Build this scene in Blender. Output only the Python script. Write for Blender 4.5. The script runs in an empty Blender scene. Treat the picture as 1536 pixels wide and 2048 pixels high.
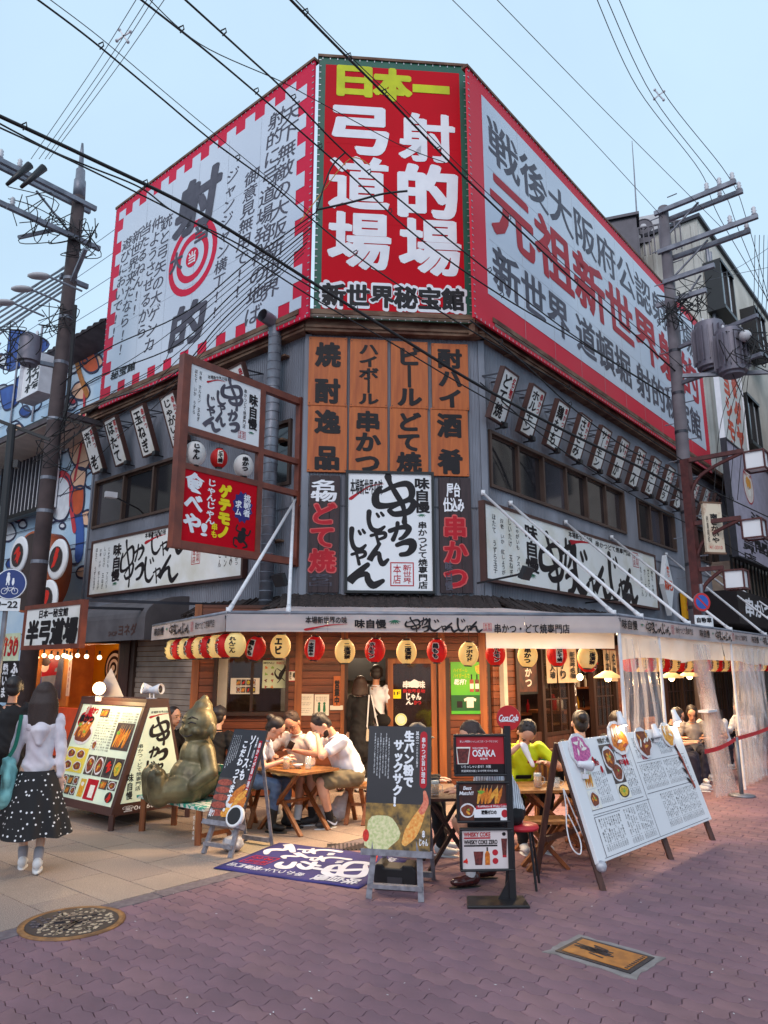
import bpy, bmesh, math, random
import numpy as np
from mathutils import Vector, Matrix, noise as mnoise
R_ = math.radians
scene = bpy.context.scene
COL = scene.collection
rnd = random.Random(7)
FPX, PITCH, HCAM = 1440.0, R_(12.38), 1.7
cam_d = bpy.data.cameras.new('camera'); cam = bpy.data.objects.new('camera', cam_d); COL.objects.link(cam)
cam_d.sensor_fit = 'VERTICAL'; cam_d.sensor_height = 32.0; cam_d.lens = FPX / 2048 * 32.0
cam_d.clip_start = 0.05; cam_d.clip_end = 3000
cam.location = (0, 0, HCAM); cam.rotation_euler = (math.pi/2 + PITCH, 0, 0)
scene.camera = cam
SUN_EL, SUN_ROT = R_(38), R_(200)
w = bpy.data.worlds.new('World'); scene.world = w; w.use_nodes = True
nt = w.node_tree; nt.nodes.clear()
out = nt.nodes.new('ShaderNodeOutputWorld'); bg = nt.nodes.new('ShaderNodeBackground')
sky = nt.nodes.new('ShaderNodeTexSky'); sky.sky_type = 'NISHITA'; sky.sun_disc = False
sky.sun_elevation = SUN_EL; sky.sun_rotation = SUN_ROT; sky.air_density = 1.0; sky.dust_density = 1.5; sky.ozone_density = 1.6
mixc = nt.nodes.new('ShaderNodeMix'); mixc.data_type = 'RGBA'
tcw = nt.nodes.new('ShaderNodeTexCoord'); cn = nt.nodes.new('ShaderNodeTexNoise'); cn.inputs['Scale'].default_value = 1.6; cn.inputs['Detail'].default_value = 5; cn.inputs['Distortion'].default_value = .6
nt.links.new(tcw.outputs['Generated'], cn.inputs['Vector']); cr_ = nt.nodes.new('ShaderNodeMapRange'); cr_.inputs[1].default_value = .3; cr_.inputs[2].default_value = .72; cr_.inputs[3].default_value = .76; cr_.inputs[4].default_value = .93
nt.links.new(cn.outputs[0], cr_.inputs[0]); nt.links.new(cr_.outputs[0], mixc.inputs[0])
mixc.inputs[7].default_value = (6.35, 8.6, 10.6, 1)          # thin even evening cloud in front of the blue
nt.links.new(sky.outputs[0], mixc.inputs[6]); nt.links.new(mixc.outputs[2], bg.inputs['Color'])
bg.inputs['Strength'].default_value = 0.108
nt.links.new(bg.outputs[0], out.inputs['Surface'])
sun_d = bpy.data.lights.new('sun', 'SUN'); sun = bpy.data.objects.new('sun', sun_d); COL.objects.link(sun)
sun_d.energy = 1.15; sun_d.angle = R_(35); sun_d.color = (1.0, .88, .87)
sun.rotation_euler = (R_(90)-SUN_EL, 0, R_(180)-SUN_ROT)
scene.view_settings.view_transform = 'Standard'; scene.view_settings.look = 'None'
scene.view_settings.gamma = 1.0; scene.view_settings.use_curve_mapping = False
scene.view_settings.exposure = 0.0
scene.cycles.use_denoising = True
scene.cycles.max_bounces = 6; scene.cycles.transparent_max_bounces = 12
scene.cycles.caustics_reflective = False; scene.cycles.caustics_refractive = False
scene.cycles.sample_clamp_indirect = 4.0
CAM = Vector((0, 0, HCAM)); CP, SP = math.cos(PITCH), math.sin(PITCH); Z = Vector((0, 0, 1))
def ray(px, py):
 u = (px-768)/FPX; v = (1024-py)/FPX
 return Vector((u, CP - v*SP, SP + v*CP))
def at(px, py, Y):
 r = ray(px, py); return CAM + r*(Y/r.y)
def gnd(px, py, z=0.0):
 r = ray(px, py); return CAM + r*((z-HCAM)/r.z)
class Frame:
 """a plane: origin O, right U, up V, outward N"""
 def __init__(s, O, U, V=None):
  s.O = Vector(O); s.U = Vector(U).normalized(); s.V = Vector(V).normalized() if V is not None else Vector((0,0,1)); s.N = s.U.cross(s.V).normalized()
 def hit(s, px, py, w=0.0):
  r = ray(px, py); o = s.O + s.N*w
  t = (o-CAM).dot(s.N)/r.dot(s.N); p = CAM + r*t - o
  return p.dot(s.U), p.dot(s.V)
 def p(s, u, v, w=0.0): return s.O + s.U*u + s.V*v + s.N*w
 def moved(s, u=0, v=0, w=0): return Frame(s.p(u, v, w), s.U, s.V)
 def tilt(s, a, u=0, v=0, w=0):     # lean top outwards by a
  f = s.moved(u, v, w); f.V = (s.V*math.cos(a) + s.N*math.sin(a)).normalized(); f.N = f.U.cross(f.V).normalized(); return f
 def roll(s, a, u=0, v=0, w=0):
  f = s.moved(u, v, w); U, V = f.U.copy(), f.V.copy()
  f.U = U*math.cos(a)+V*math.sin(a); f.V = V*math.cos(a)-U*math.sin(a); return f
 def turn(s, a, u=0, v=0, w=0):     # about V
  f = s.moved(u, v, w); U, N = f.U.copy(), f.N.copy()
  f.U = U*math.cos(a)+N*math.sin(a); f.N = f.U.cross(f.V).normalized(); return f
WLOC = {}
def wl(o): return WLOC.get(o.name, Vector((0,0,0))) if o is not None else Vector((0,0,0))
def tag(o, label=None, cat=None, group=None, kind=None):
 if label: o['label'] = label
 if cat: o['category'] = cat
 if group: o['group'] = group
 if kind: o['kind'] = kind
 return o
def thing(name, label, cat, loc=(0,0,0), group=None):
 loc = tuple(loc); loc = loc if len(loc) == 3 else (*loc, 0.0)
 o = bpy.data.objects.new(name, None); COL.objects.link(o); o.location = loc; o.empty_display_size = .1
 WLOC[o.name] = Vector(loc); return tag(o, label, cat, group)
class MB:
 def __init__(s): s.v = []; s.f = []; s.m = []; s.mats = []; s.cur = 0
 def mat(s, m):
  if m not in s.mats: s.mats.append(m)
  s.cur = s.mats.index(m); return s
 def add(s, vs, fs):
  b = len(s.v); s.v += [tuple(x) for x in vs]; s.f += [tuple(b+i for i in f) for f in fs]; s.m += [s.cur]*len(fs); return s
 def hexa(s, P):
  return s.add(P, [(0,3,2,1),(4,5,6,7),(0,1,5,4),(1,2,6,5),(2,3,7,6),(3,0,4,7)])
 def fbox(s, F, u0, u1, v0, v1, w0, w1):
  if u0 > u1: u0, u1 = u1, u0
  if v0 > v1: v0, v1 = v1, v0
  if w0 > w1: w0, w1 = w1, w0
  q = [(u0,v0),(u1,v0),(u1,v1),(u0,v1)]
  return s.hexa([F.p(a,b,w0) for a,b in q]+[F.p(a,b,w1) for a,b in q])
 def box(s, c, d, rz=0.0, M=None):
  x, y, z = d[0]/2, d[1]/2, d[2]/2
  P = [Vector(p) for p in ((-x,-y,-z),(x,-y,-z),(x,y,-z),(-x,y,-z),(-x,-y,z),(x,-y,z),(x,y,z),(-x,y,z))]
  Q = M if M is not None else Matrix.Rotation(rz, 3, 'Z')
  return s.hexa([Vector(c)+Q@p for p in P])
 def beam(s, a, b, w, h=None, up=None):
  a = Vector(a); b = Vector(b); h = h or w; d = (b-a)
  if d.length < 1e-6: return s
  d.normalize(); up = Vector(up) if up is not None else (Z if abs(d.z) < .95 else Vector((0,1,0)))
  x = d.cross(up).normalized()*w/2; y = x.cross(d).normalized()*h/2
  return s.hexa([a-x-y, a+x-y, a+x+y, a-x+y, b-x-y, b+x-y, b+x+y, b-x+y])
 def tube(s, pts, r, n=6, caps=True):
  pts = [Vector(p) for p in pts]; k = len(pts); rr = r if hasattr(r, '__len__') else [r]*k
  vs = []; fs = []; prev = None
  for i, p in enumerate(pts):
   d = (pts[min(i+1,k-1)]-pts[max(i-1,0)]).normalized()
   if prev is None:
    x = d.cross(Z) if abs(d.z) < .9 else d.cross(Vector((1,0,0)))
   else: x = prev - d*prev.dot(d)
   x.normalize(); prev = x; y = d.cross(x)
   for j in range(n):
    a = 2*math.pi*j/n; vs.append(p + (x*math.cos(a)+y*math.sin(a))*rr[i])
  for i in range(k-1):
   for j in range(n):
    a, b = i*n+j, i*n+(j+1)%n; fs.append((a, b, b+n, a+n))
  if caps: fs.append(tuple(range(n-1,-1,-1))); fs.append(tuple((k-1)*n+j for j in range(n)))
  return s.add(vs, fs)
 def lathe(s, prof, n=16, O=(0,0,0), F=None, sx=1, sy=1, tilt=None):
  O = Vector(O); vs = []; fs = []
  A = F or (Vector((1,0,0)), Vector((0,1,0)), Z)
  for r, z in prof:
   for j in range(n):
    a = 2*math.pi*j/n; vs.append(O + A[0]*(r*math.cos(a)*sx) + A[1]*(r*math.sin(a)*sy) + A[2]*z)
  k = len(prof)
  for i in range(k-1):
   for j in range(n):
    a, b = i*n+j, i*n+(j+1)%n; fs.append((a, b, b+n, a+n))
  if prof[0][0] > 1e-4: fs.append(tuple(range(n-1,-1,-1)))
  if prof[-1][0] > 1e-4: fs.append(tuple((k-1)*n+j for j in range(n)))
  return s.add(vs, fs)
 def ball(s, c, r, n=10, m=6, A=None):
  r = (r,)*3 if not hasattr(r, '__len__') else r; c = Vector(c)
  A = A or (Vector((1,0,0)), Vector((0,1,0)), Z)
  vs = [c - A[2]*r[2]]; fs = []
  for i in range(1, m):
   t = math.pi*i/m
   for j in range(n):
    a = 2*math.pi*j/n
    vs.append(c + A[0]*(r[0]*math.sin(t)*math.cos(a)) + A[1]*(r[1]*math.sin(t)*math.sin(a)) - A[2]*(r[2]*math.cos(t)))
  vs.append(c + A[2]*r[2]); T = len(vs)-1
  for j in range(n):
   fs.append((0, 1+(j+1)%n, 1+j)); fs.append((T, 1+(m-2)*n+j, 1+(m-2)*n+(j+1)%n))
  for i in range(m-2):
   for j in range(n):
    a, b = 1+i*n+j, 1+i*n+(j+1)%n; fs.append((a, b, b+n, a+n))
  return s.add(vs, fs)
 def cap(s, a, b, ra, rb, n=10):       # tapered capsule
  a = Vector(a); b = Vector(b); d = (b-a); L = d.length
  if L < 1e-5: return s.ball(a, max(ra, rb), n)
  d.normalize(); x = d.cross(Z) if abs(d.z) < .9 else d.cross(Vector((1,0,0))); x.normalize(); y = d.cross(x)
  pf = [(0.0, -ra)] + [(ra*math.sin(t), -ra*math.cos(t)) for t in (.5, 1.05, 1.57)] + [(rb*math.cos(t), L+rb*math.sin(t)) for t in (0, .52, 1.05)] + [(0.0, L+rb)]
  vs = [a + d*pf[0][1]]; fs = []
  for r, z in pf[1:-1]:
   for j in range(n):
    q = 2*math.pi*j/n; vs.append(a + d*z + (x*math.cos(q)+y*math.sin(q))*r)
  vs.append(a + d*pf[-1][1]); T = len(vs)-1; k = len(pf)-2
  for j in range(n):
   fs.append((0, 1+(j+1)%n, 1+j)); fs.append((T, 1+(k-1)*n+j, 1+(k-1)*n+(j+1)%n))
  for i in range(k-1):
   for j in range(n):
    p, q = 1+i*n+j, 1+i*n+(j+1)%n; fs.append((p, q, q+n, p+n))
  return s.add(vs, fs)
 def poly(s, F, pts, w=0.0): return s.add([F.p(a, b, w) for a, b in pts], [tuple(range(len(pts)))])
 def prism(s, F, pts, w0, w1):
  n = len(pts); vs = [F.p(a,b,w0) for a,b in pts]+[F.p(a,b,w1) for a,b in pts]
  return s.add(vs, [tuple(range(n-1,-1,-1)), tuple(range(n,2*n))]+[(i,(i+1)%n,(i+1)%n+n,i+n) for i in range(n)])
 def rect(s, F, u0, u1, v0, v1, w=0.0): return s.poly(F, [(min(u0,u1),min(v0,v1)),(max(u0,u1),min(v0,v1)),(max(u0,u1),max(v0,v1)),(min(u0,u1),max(v0,v1))], w)
 def ell(s, F, u, v, ru, rv, w=0.0, n=16, a0=0.0, wob=0.0):
  pts = []
  for j in range(n):
   a = 2*math.pi*j/n; k = 1+wob*math.sin(a*3+u*9)+wob*math.cos(a*5+v*7)
   x, y = ru*k*math.cos(a), rv*k*math.sin(a); pts.append((u+x*math.cos(a0)-y*math.sin(a0), v+x*math.sin(a0)+y*math.cos(a0)))
  return s.poly(F, pts, w)
 def sheet(s, fn, nu, nv):
  vs = [fn(i/nu, j/nv) for j in range(nv+1) for i in range(nu+1)]; W = nu+1
  return s.add(vs, [(j*W+i, j*W+i+1, (j+1)*W+i+1, (j+1)*W+i) for j in range(nv) for i in range(nu)])
 def build(s, name, mat=None, parent=None, smooth=False, label=None, bevel=0.0, kind=None, mods=None):
  off = wl(parent); me = bpy.data.meshes.new(name)
  me.from_pydata([(x-off.x, y-off.y, z-off.z) for x, y, z in s.v], [], s.f)
  if s.mats and mat is None:
   for m in s.mats: me.materials.append(m)
   me.polygons.foreach_set('material_index', s.m)
  elif mat is not None: me.materials.append(mat)
  if smooth:
   me.polygons.foreach_set('use_smooth', [True]*len(me.polygons))
  me.update()
  o = bpy.data.objects.new(name, me); COL.objects.link(o)
  if parent is not None: o.parent = parent; WLOC[o.name] = off.copy()
  else: WLOC[o.name] = Vector((0,0,0))
  if bevel:
   b = o.modifiers.new('b', 'BEVEL'); b.width = bevel; b.segments = 2; b.limit_method = 'ANGLE'; b.angle_limit = R_(35)
  if label: o['label'] = label
  if kind: o['kind'] = kind
  return o
def smooth_by_angle(o, deg=40):
 me = o.data; me.polygons.foreach_set('use_smooth', [True]*len(me.polygons))
 try: me.set_sharp_from_angle(angle=R_(deg))
 except Exception: pass
 return o
def copy_tree(o, parent=None):
 c = o.copy(); COL.objects.link(c); WLOC[c.name] = wl(o).copy(); c.parent = parent
 for ch in list(o.children): copy_tree(ch, c)
 return c
def dup(root, loc, rz=0.0, label=None, scale=None):
 c = copy_tree(root); c.location = loc; c.rotation_euler = (0, 0, rz)
 if label: c['label'] = label
 if scale: c.scale = (scale,)*3
 return c
def _mix(nt, a, b, fac):
 m = nt.nodes.new('ShaderNodeMix'); m.data_type = 'RGBA'
 if isinstance(fac, float): m.inputs[0].default_value = fac
 else: nt.links.new(fac, m.inputs[0])
 for k, x in ((6, a), (7, b)):
  if isinstance(x, tuple): m.inputs[k].default_value = (*x[:3], 1)
  else: nt.links.new(x, m.inputs[k])
 return m.outputs[2]
def mat(name, c, rough=.6, metal=0.0, c2=None, ns=4.0, nd=3.0, contrast=(.35,.65), bump=0.0, bs=60.0, stretch=None, spec=.5, stain=0.0, alpha=None, emit=None, es=1.0, trans=None, tr_w=0.0, coat=0.0):
 m = bpy.data.materials.new(name); m.use_nodes = True; nt = m.node_tree; b = nt.nodes['Principled BSDF']
 tc = nt.nodes.new('ShaderNodeTexCoord'); mp = nt.nodes.new('ShaderNodeMapping'); nt.links.new(tc.outputs['Object'], mp.inputs[0])
 if stretch: mp.inputs['Scale'].default_value = stretch
 if c2 is None: c2 = tuple(x*.82 for x in c[:3]); 
 n = nt.nodes.new('ShaderNodeTexNoise'); n.inputs['Scale'].default_value = ns; n.inputs['Detail'].default_value = nd; nt.links.new(mp.outputs[0], n.inputs['Vector'])
 mr = nt.nodes.new('ShaderNodeMapRange'); mr.inputs[1].default_value = contrast[0]; mr.inputs[2].default_value = contrast[1]; nt.links.new(n.outputs[0], mr.inputs[0])
 col = _mix(nt, c, c2, mr.outputs[0])
 if stain:
  ge = nt.nodes.new('ShaderNodeNewGeometry'); sn = nt.nodes.new('ShaderNodeTexNoise'); sn.inputs['Scale'].default_value = .9; sn.inputs['Detail'].default_value = 7; sn.inputs['Roughness'].default_value = .65; nt.links.new(ge.outputs['Position'], sn.inputs['Vector'])
  sr = nt.nodes.new('ShaderNodeMapRange'); sr.inputs[1].default_value = .42; sr.inputs[2].default_value = .68; sr.inputs[3].default_value = 0; sr.inputs[4].default_value = stain; nt.links.new(sn.outputs[0], sr.inputs[0]); col = _mix(nt, col, tuple(x*.35 for x in c[:3]), sr.outputs[0])
  oi = nt.nodes.new('ShaderNodeObjectInfo'); s2 = nt.nodes.new('ShaderNodeMapRange'); s2.inputs[3].default_value = 0; s2.inputs[4].default_value = .22; nt.links.new(oi.outputs['Random'], s2.inputs[0]); col = _mix(nt, col, tuple(x*.55 for x in c[:3]), s2.outputs[0])
 nt.links.new(col, b.inputs['Base Color'])
 b.inputs['Roughness'].default_value = rough; b.inputs['Metallic'].default_value = metal; b.inputs['Specular IOR Level'].default_value = spec
 if coat: b.inputs['Coat Weight'].default_value = coat
 if bump:
  n2 = nt.nodes.new('ShaderNodeTexNoise'); n2.inputs['Scale'].default_value = bs; n2.inputs['Detail'].default_value = 4; nt.links.new(mp.outputs[0], n2.inputs['Vector'])
  bp = nt.nodes.new('ShaderNodeBump'); bp.inputs['Strength'].default_value = bump; bp.inputs['Distance'].default_value = .01
  nt.links.new(n2.outputs[0], bp.inputs['Height']); nt.links.new(bp.outputs[0], b.inputs['Normal'])
 if emit: b.inputs['Emission Color'].default_value = (*emit, 1); b.inputs['Emission Strength'].default_value = es
 elif es != 1.0: nt.links.new(col, b.inputs['Emission Color']); b.inputs['Emission Strength'].default_value = es
 if alpha is not None: b.inputs['Alpha'].default_value = alpha
 if tr_w: b.inputs['Transmission Weight'].default_value = tr_w
 if trans:                                   # translucent paper / cloth
  t = nt.nodes.new('ShaderNodeBsdfTranslucent'); nt.links.new(col, t.inputs[0]); ms = nt.nodes.new('ShaderNodeMixShader'); ms.inputs[0].default_value = trans
  nt.links.new(b.outputs[0], ms.inputs[1]); nt.links.new(t.outputs[0], ms.inputs[2]); nt.links.new(ms.outputs[0], nt.nodes['Material Output'].inputs[0])
 return m
def srgb(r, g, b):
 f = lambda c: (c/255/12.92) if c <= 10 else ((c/255+.055)/1.055)**2.4
 return (f(r), f(g), f(b))
def wood(name, c, c2, axis='z', ns=3.0, rough=.55, bump=.15):
 st = {'z': (8,8,.7), 'x': (.7,8,8), 'y': (8,.7,8), 'xy': (1.2,1.2,14)}[axis]
 return mat(name, c, rough, c2=c2, ns=ns, nd=6, contrast=(.3,.7), bump=bump, bs=ns*6, stretch=st)
TEXTQ = []; LETTERS = {}
def letters(parent, m, name='lettering', u=0):
 k = (parent.name if parent else '', m.name, name, u)
 if k not in LETTERS: LETTERS[k] = [MB(), m, parent, name]
 return LETTERS[k][0]
def T(parent, m, F, u0, u1, v0, v1, s, bold=.015, w=.003, vert=False, brush=0.0, shear=0.0, rot=0.0, wob=0.0, warp=None, name='lettering', ls=1.0):
 if vert: s = '\n'.join(s.replace('ー', '｜'))
 TEXTQ.append((letters(parent, m, name, len(TEXTQ)+1 if max(abs(v1-v0), abs(u1-u0)) > .55 else 0), F, min(u0,u1), max(u0,u1), min(v0,v1), max(v0,v1), s, bold, w, brush, shear, rot, wob, warp, ls))
def flush_text():
 cache = {}
 for q in TEXTQ:
  k = (q[6], min(q[7], .008), q[14])
  if k in cache: continue
  c = bpy.data.curves.new('t', 'FONT'); c.body = q[6]; c.size = 1; c.align_x = 'CENTER'; c.offset = min(q[7], .008); c.resolution_u = 3; c.space_line = q[14]
  o = bpy.data.objects.new('t', c); COL.objects.link(o); cache[k] = o
 bpy.context.view_layer.update(); dg = bpy.context.evaluated_depsgraph_get(); arr = {}
 for k, o in cache.items():
  e = o.evaluated_get(dg); me = e.to_mesh(); n = len(me.vertices)
  co = np.empty(n*3, 'f'); me.vertices.foreach_get('co', co); co = co.reshape(-1, 3)[:, :2].astype(float)
  fs = [tuple(p.vertices) for p in me.polygons]; e.to_mesh_clear()
  if n:
   lo, hi = co.min(0), co.max(0); co = (co-lo)/np.maximum(hi-lo, 1e-6)
  arr[k] = (co, fs)
 for o in cache.values():
  c = o.data; bpy.data.objects.remove(o); bpy.data.curves.remove(c)
 for mb, F, u0, u1, v0, v1, s, bold, w, brush, shear, rot, wob, warp, ls in TEXTQ:
  co, fs = arr[(s, min(bold, .008), ls)]
  if not len(co): continue
  W, H = u1-u0, v1-v0; x = co[:,0]*W; y = co[:,1]*H
  if wob:
   fq = 9/max(min(W, H), 1e-6); x = x + wob*min(W,H)*np.sin(y*fq+W*3)*.5; y = y + wob*min(W,H)*np.sin(x*fq*1.3+1)*.5
  x = x + shear*(y-H/2)
  if rot:
   cx, cy = W/2, H/2; X = (x-cx)*math.cos(rot)-(y-cy)*math.sin(rot)+cx; y = (x-cx)*math.sin(rot)+(y-cy)*math.cos(rot)+cy; x = X
  d = bold if bold > .012 else 0
  if d > .024: shifts = [(0,0)]+[(d*math.cos(q*math.pi/4+.3), d*math.sin(q*math.pi/4+.3)) for q in range(8)]
  elif d: shifts = [(0,0), (d*.8,d*.5), (-d*.8,-d*.5), (d*.5,-d*.8), (-d*.5,d*.8)]
  else: shifts = [(0,0)]
  if brush: shifts = [(a+c*brush, b-c*brush*.45) for a, b in shifts for c in ((-1, 1) if d else (-.9, 0, .9))]
  nch = max(1, len([l for l in s.split('\n') if l])); nc = max(1, max(len(l) for l in s.split('\n'))); em = min(W/nc, H/nch)
  for i, (dx, dy) in enumerate(shifts):
   xs, ys = x+dx*em+u0, y+dy*em+v0; ww = w + i*.00015
   if warp: vs = [warp(a, c_, ww) for a, c_ in zip(xs.tolist(), ys.tolist())]
   else:
    P = np.outer(xs, F.U)+np.outer(ys, F.V)+np.array(F.O+F.N*ww); vs = P.tolist()
   mb.add(vs, fs)
def flush_letters():
 flush_text()
 for mb, m, par, name in LETTERS.values():
  if mb.v: mb.build(name, m, par)
def cr(pts, n=6):
 P = [pts[0]] + list(pts) + [pts[-1]]; o = []
 for i in range(1, len(P)-2):
  a, b, c, d = P[i-1], P[i], P[i+1], P[i+2]
  for k in range(n):
   t = k/n; o.append(tuple(.5*((2*b[j])+(-a[j]+c[j])*t+(2*a[j]-5*b[j]+4*c[j]-d[j])*t*t+(-a[j]+3*b[j]-3*c[j]+d[j])*t**3) for j in range(len(b))))
 o.append(tuple(pts[-1])); return o
def stroke(mb, F, pts, w=.003, warp=None):
 """pts: (u, v, width) - a brush stroke laid as a flat ribbon on the plane F"""
 q = cr(pts, 5); L = []; n = len(q)
 for i in range(n):
  a = q[max(i-1,0)]; b = q[min(i+1,n-1)]; dx, dy = b[0]-a[0], b[1]-a[1]; l = math.hypot(dx, dy) or 1; h = max(q[i][2], 1e-4)/2
  L.append((q[i][0]-dy/l*h, q[i][1]+dx/l*h, q[i][0]+dy/l*h, q[i][1]-dx/l*h))
 f = warp or F.p; b0 = len(mb.v); vs = []; fs = []
 for i, l in enumerate(L):
  ww = w+i*.00002; vs += [f(l[0], l[1], ww), f(l[2], l[3], ww)]
 for i in range(n-1): fs.append((2*i, 2*i+1, 2*i+3, 2*i+2))
 mb.add(vs, fs)
 for e in (0, -1):
  r = q[e][2]/2
  if r > .0005:
   mb.add([f(q[e][0]+r*math.cos(a*math.pi/4), q[e][1]+r*math.sin(a*math.pi/4), w-.0002) for a in range(8)], [tuple(range(8))])
G_KUSHI = [[(655,1120,20),(632,1175,34),(642,1228,36),(700,1236,26),(790,1215,22),(862,1180,26),(868,1120,34),(835,1085,30),(760,1100,22),(690,1135,16),(655,1150,10)],
           [(722,1268,22),(760,1290,26),(850,1270,30),(882,1215,30),(850,1195,22),(780,1225,18),(730,1255,14)],
           [(714,1040,34),(728,1085,22),(770,1160,26),(808,1225,24),(822,1290,18),(820,1342,26)]]
G_KA = [[(732,1400,22),(790,1378,20),(845,1372,28),(850,1400,26),(820,1440,20),(795,1455,14)], [(782,1345,20),(775,1400,18),(752,1460,22)], [(828,1350,16),(858,1378,22),(862,1400,12)]]
G_TSU = [[(778,1500,18),(820,1484,22),(862,1482,34),(868,1515,32),(840,1548,22),(800,1556,18)]]
G_JI = [[(590,1280,24),(588,1340,20),(608,1390,22),(650,1402,22),(690,1375,12)], [(640,1292,12),(652,1310,14)], [(668,1285,12),(682,1302,14)]]
G_YA = [[(605,1438,14),(650,1425,14),(690,1420,18),(692,1445,16),(655,1462,12)], [(632,1415,14),(645,1460,14),(655,1500,16)]]
G_N = [[(660,1490,16),(628,1540,22),(600,1595,28),(625,1565,16),(655,1550,18),(662,1590,22),(680,1620,24),(712,1592,14)]]
def norm(g):
 xs = [p[0] for s in g for p in s]; ys = [p[1] for s in g for p in s]; return min(xs), max(xs), min(ys), max(ys)
def glyph(mb, F, g, u0, u1, v0, v1, w=.003, warp=None, fat=1.0):
 a, b, c, d = norm(g); sx = (u1-u0)/(b-a); sy = (v1-v0)/(d-c); k = math.sqrt(abs(sx*sy))*fat*1.45
 for i, s in enumerate(g): stroke(mb, F, [(u0+(x-a)*sx, v1-(y-c)*sy, t*k) for x, y, t in s], w+i*.0006, warp)
def logo(mb, F, boxes, w=.003, warp=None, fat=1.0):
 """boxes: dict glyph -> list of (u0,u1,v0,v1)"""
 for i, (g, bx) in enumerate(boxes): glyph(mb, F, g, *bx, w=w+.0002*(i % 3), warp=warp, fat=fat)
def swoosh(mb, F, u0, u1, v0, v1, w=.003, warp=None, t=1.0):
 d = u1-u0; k = d*.1*t
 stroke(mb, F, [(u0+k*.3, v0+(v1-v0)*.05, k*.7), (u0+d*.08, v0+(v1-v0)*.1, k*.95), (u0+d*.3, v0+(v1-v0)*.45, k*.55), (u0+d*.6, v0+(v1-v0)*.85, k*.4), (u1, v1, k*.08)], w, warp)
def bamboo(mb, F, u, v, s, w=.003, warp=None):
 for a, l in ((200,1.0),(225,.95),(255,.7),(290,.75),(320,.95),(345,1.0)):
  a = R_(a); stroke(mb, F, [(u,v,s*.03),(u+math.cos(a)*s*l*.5, v+math.sin(a)*s*l*.5, s*.16),(u+math.cos(a)*s*l, v+math.sin(a)*s*l, s*.01)], w+abs(a)*.0001, warp)
def seal(parent, m, F, u0, u1, v0, v1, w=.003, warp=None, t=None):
 mb = letters(parent, m); f = warp or F.p; t = t or (u1-u0)*.045
 for a, b, c, d in ((u0,u1,v0,v0+t),(u0,u1,v1-t,v1),(u0,u0+t,v0+t,v1-t),(u1-t,u1,v0+t,v1-t)):
  mb.add([f(a,c,w), f(b,c,w), f(b,d,w), f(a,d,w)], [(0,1,2,3)])
 W, H = u1-u0, v1-v0
 T(parent, m, F, u0+W*.54, u1-W*.1, v0+H*.1, v1-H*.1, '新世界', .01, w, True, warp=warp)
 T(parent, m, F, u0+W*.12, u0+W*.46, v0+H*.1, v1-H*.1, '本店', .01, w, True, warp=warp)
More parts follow.
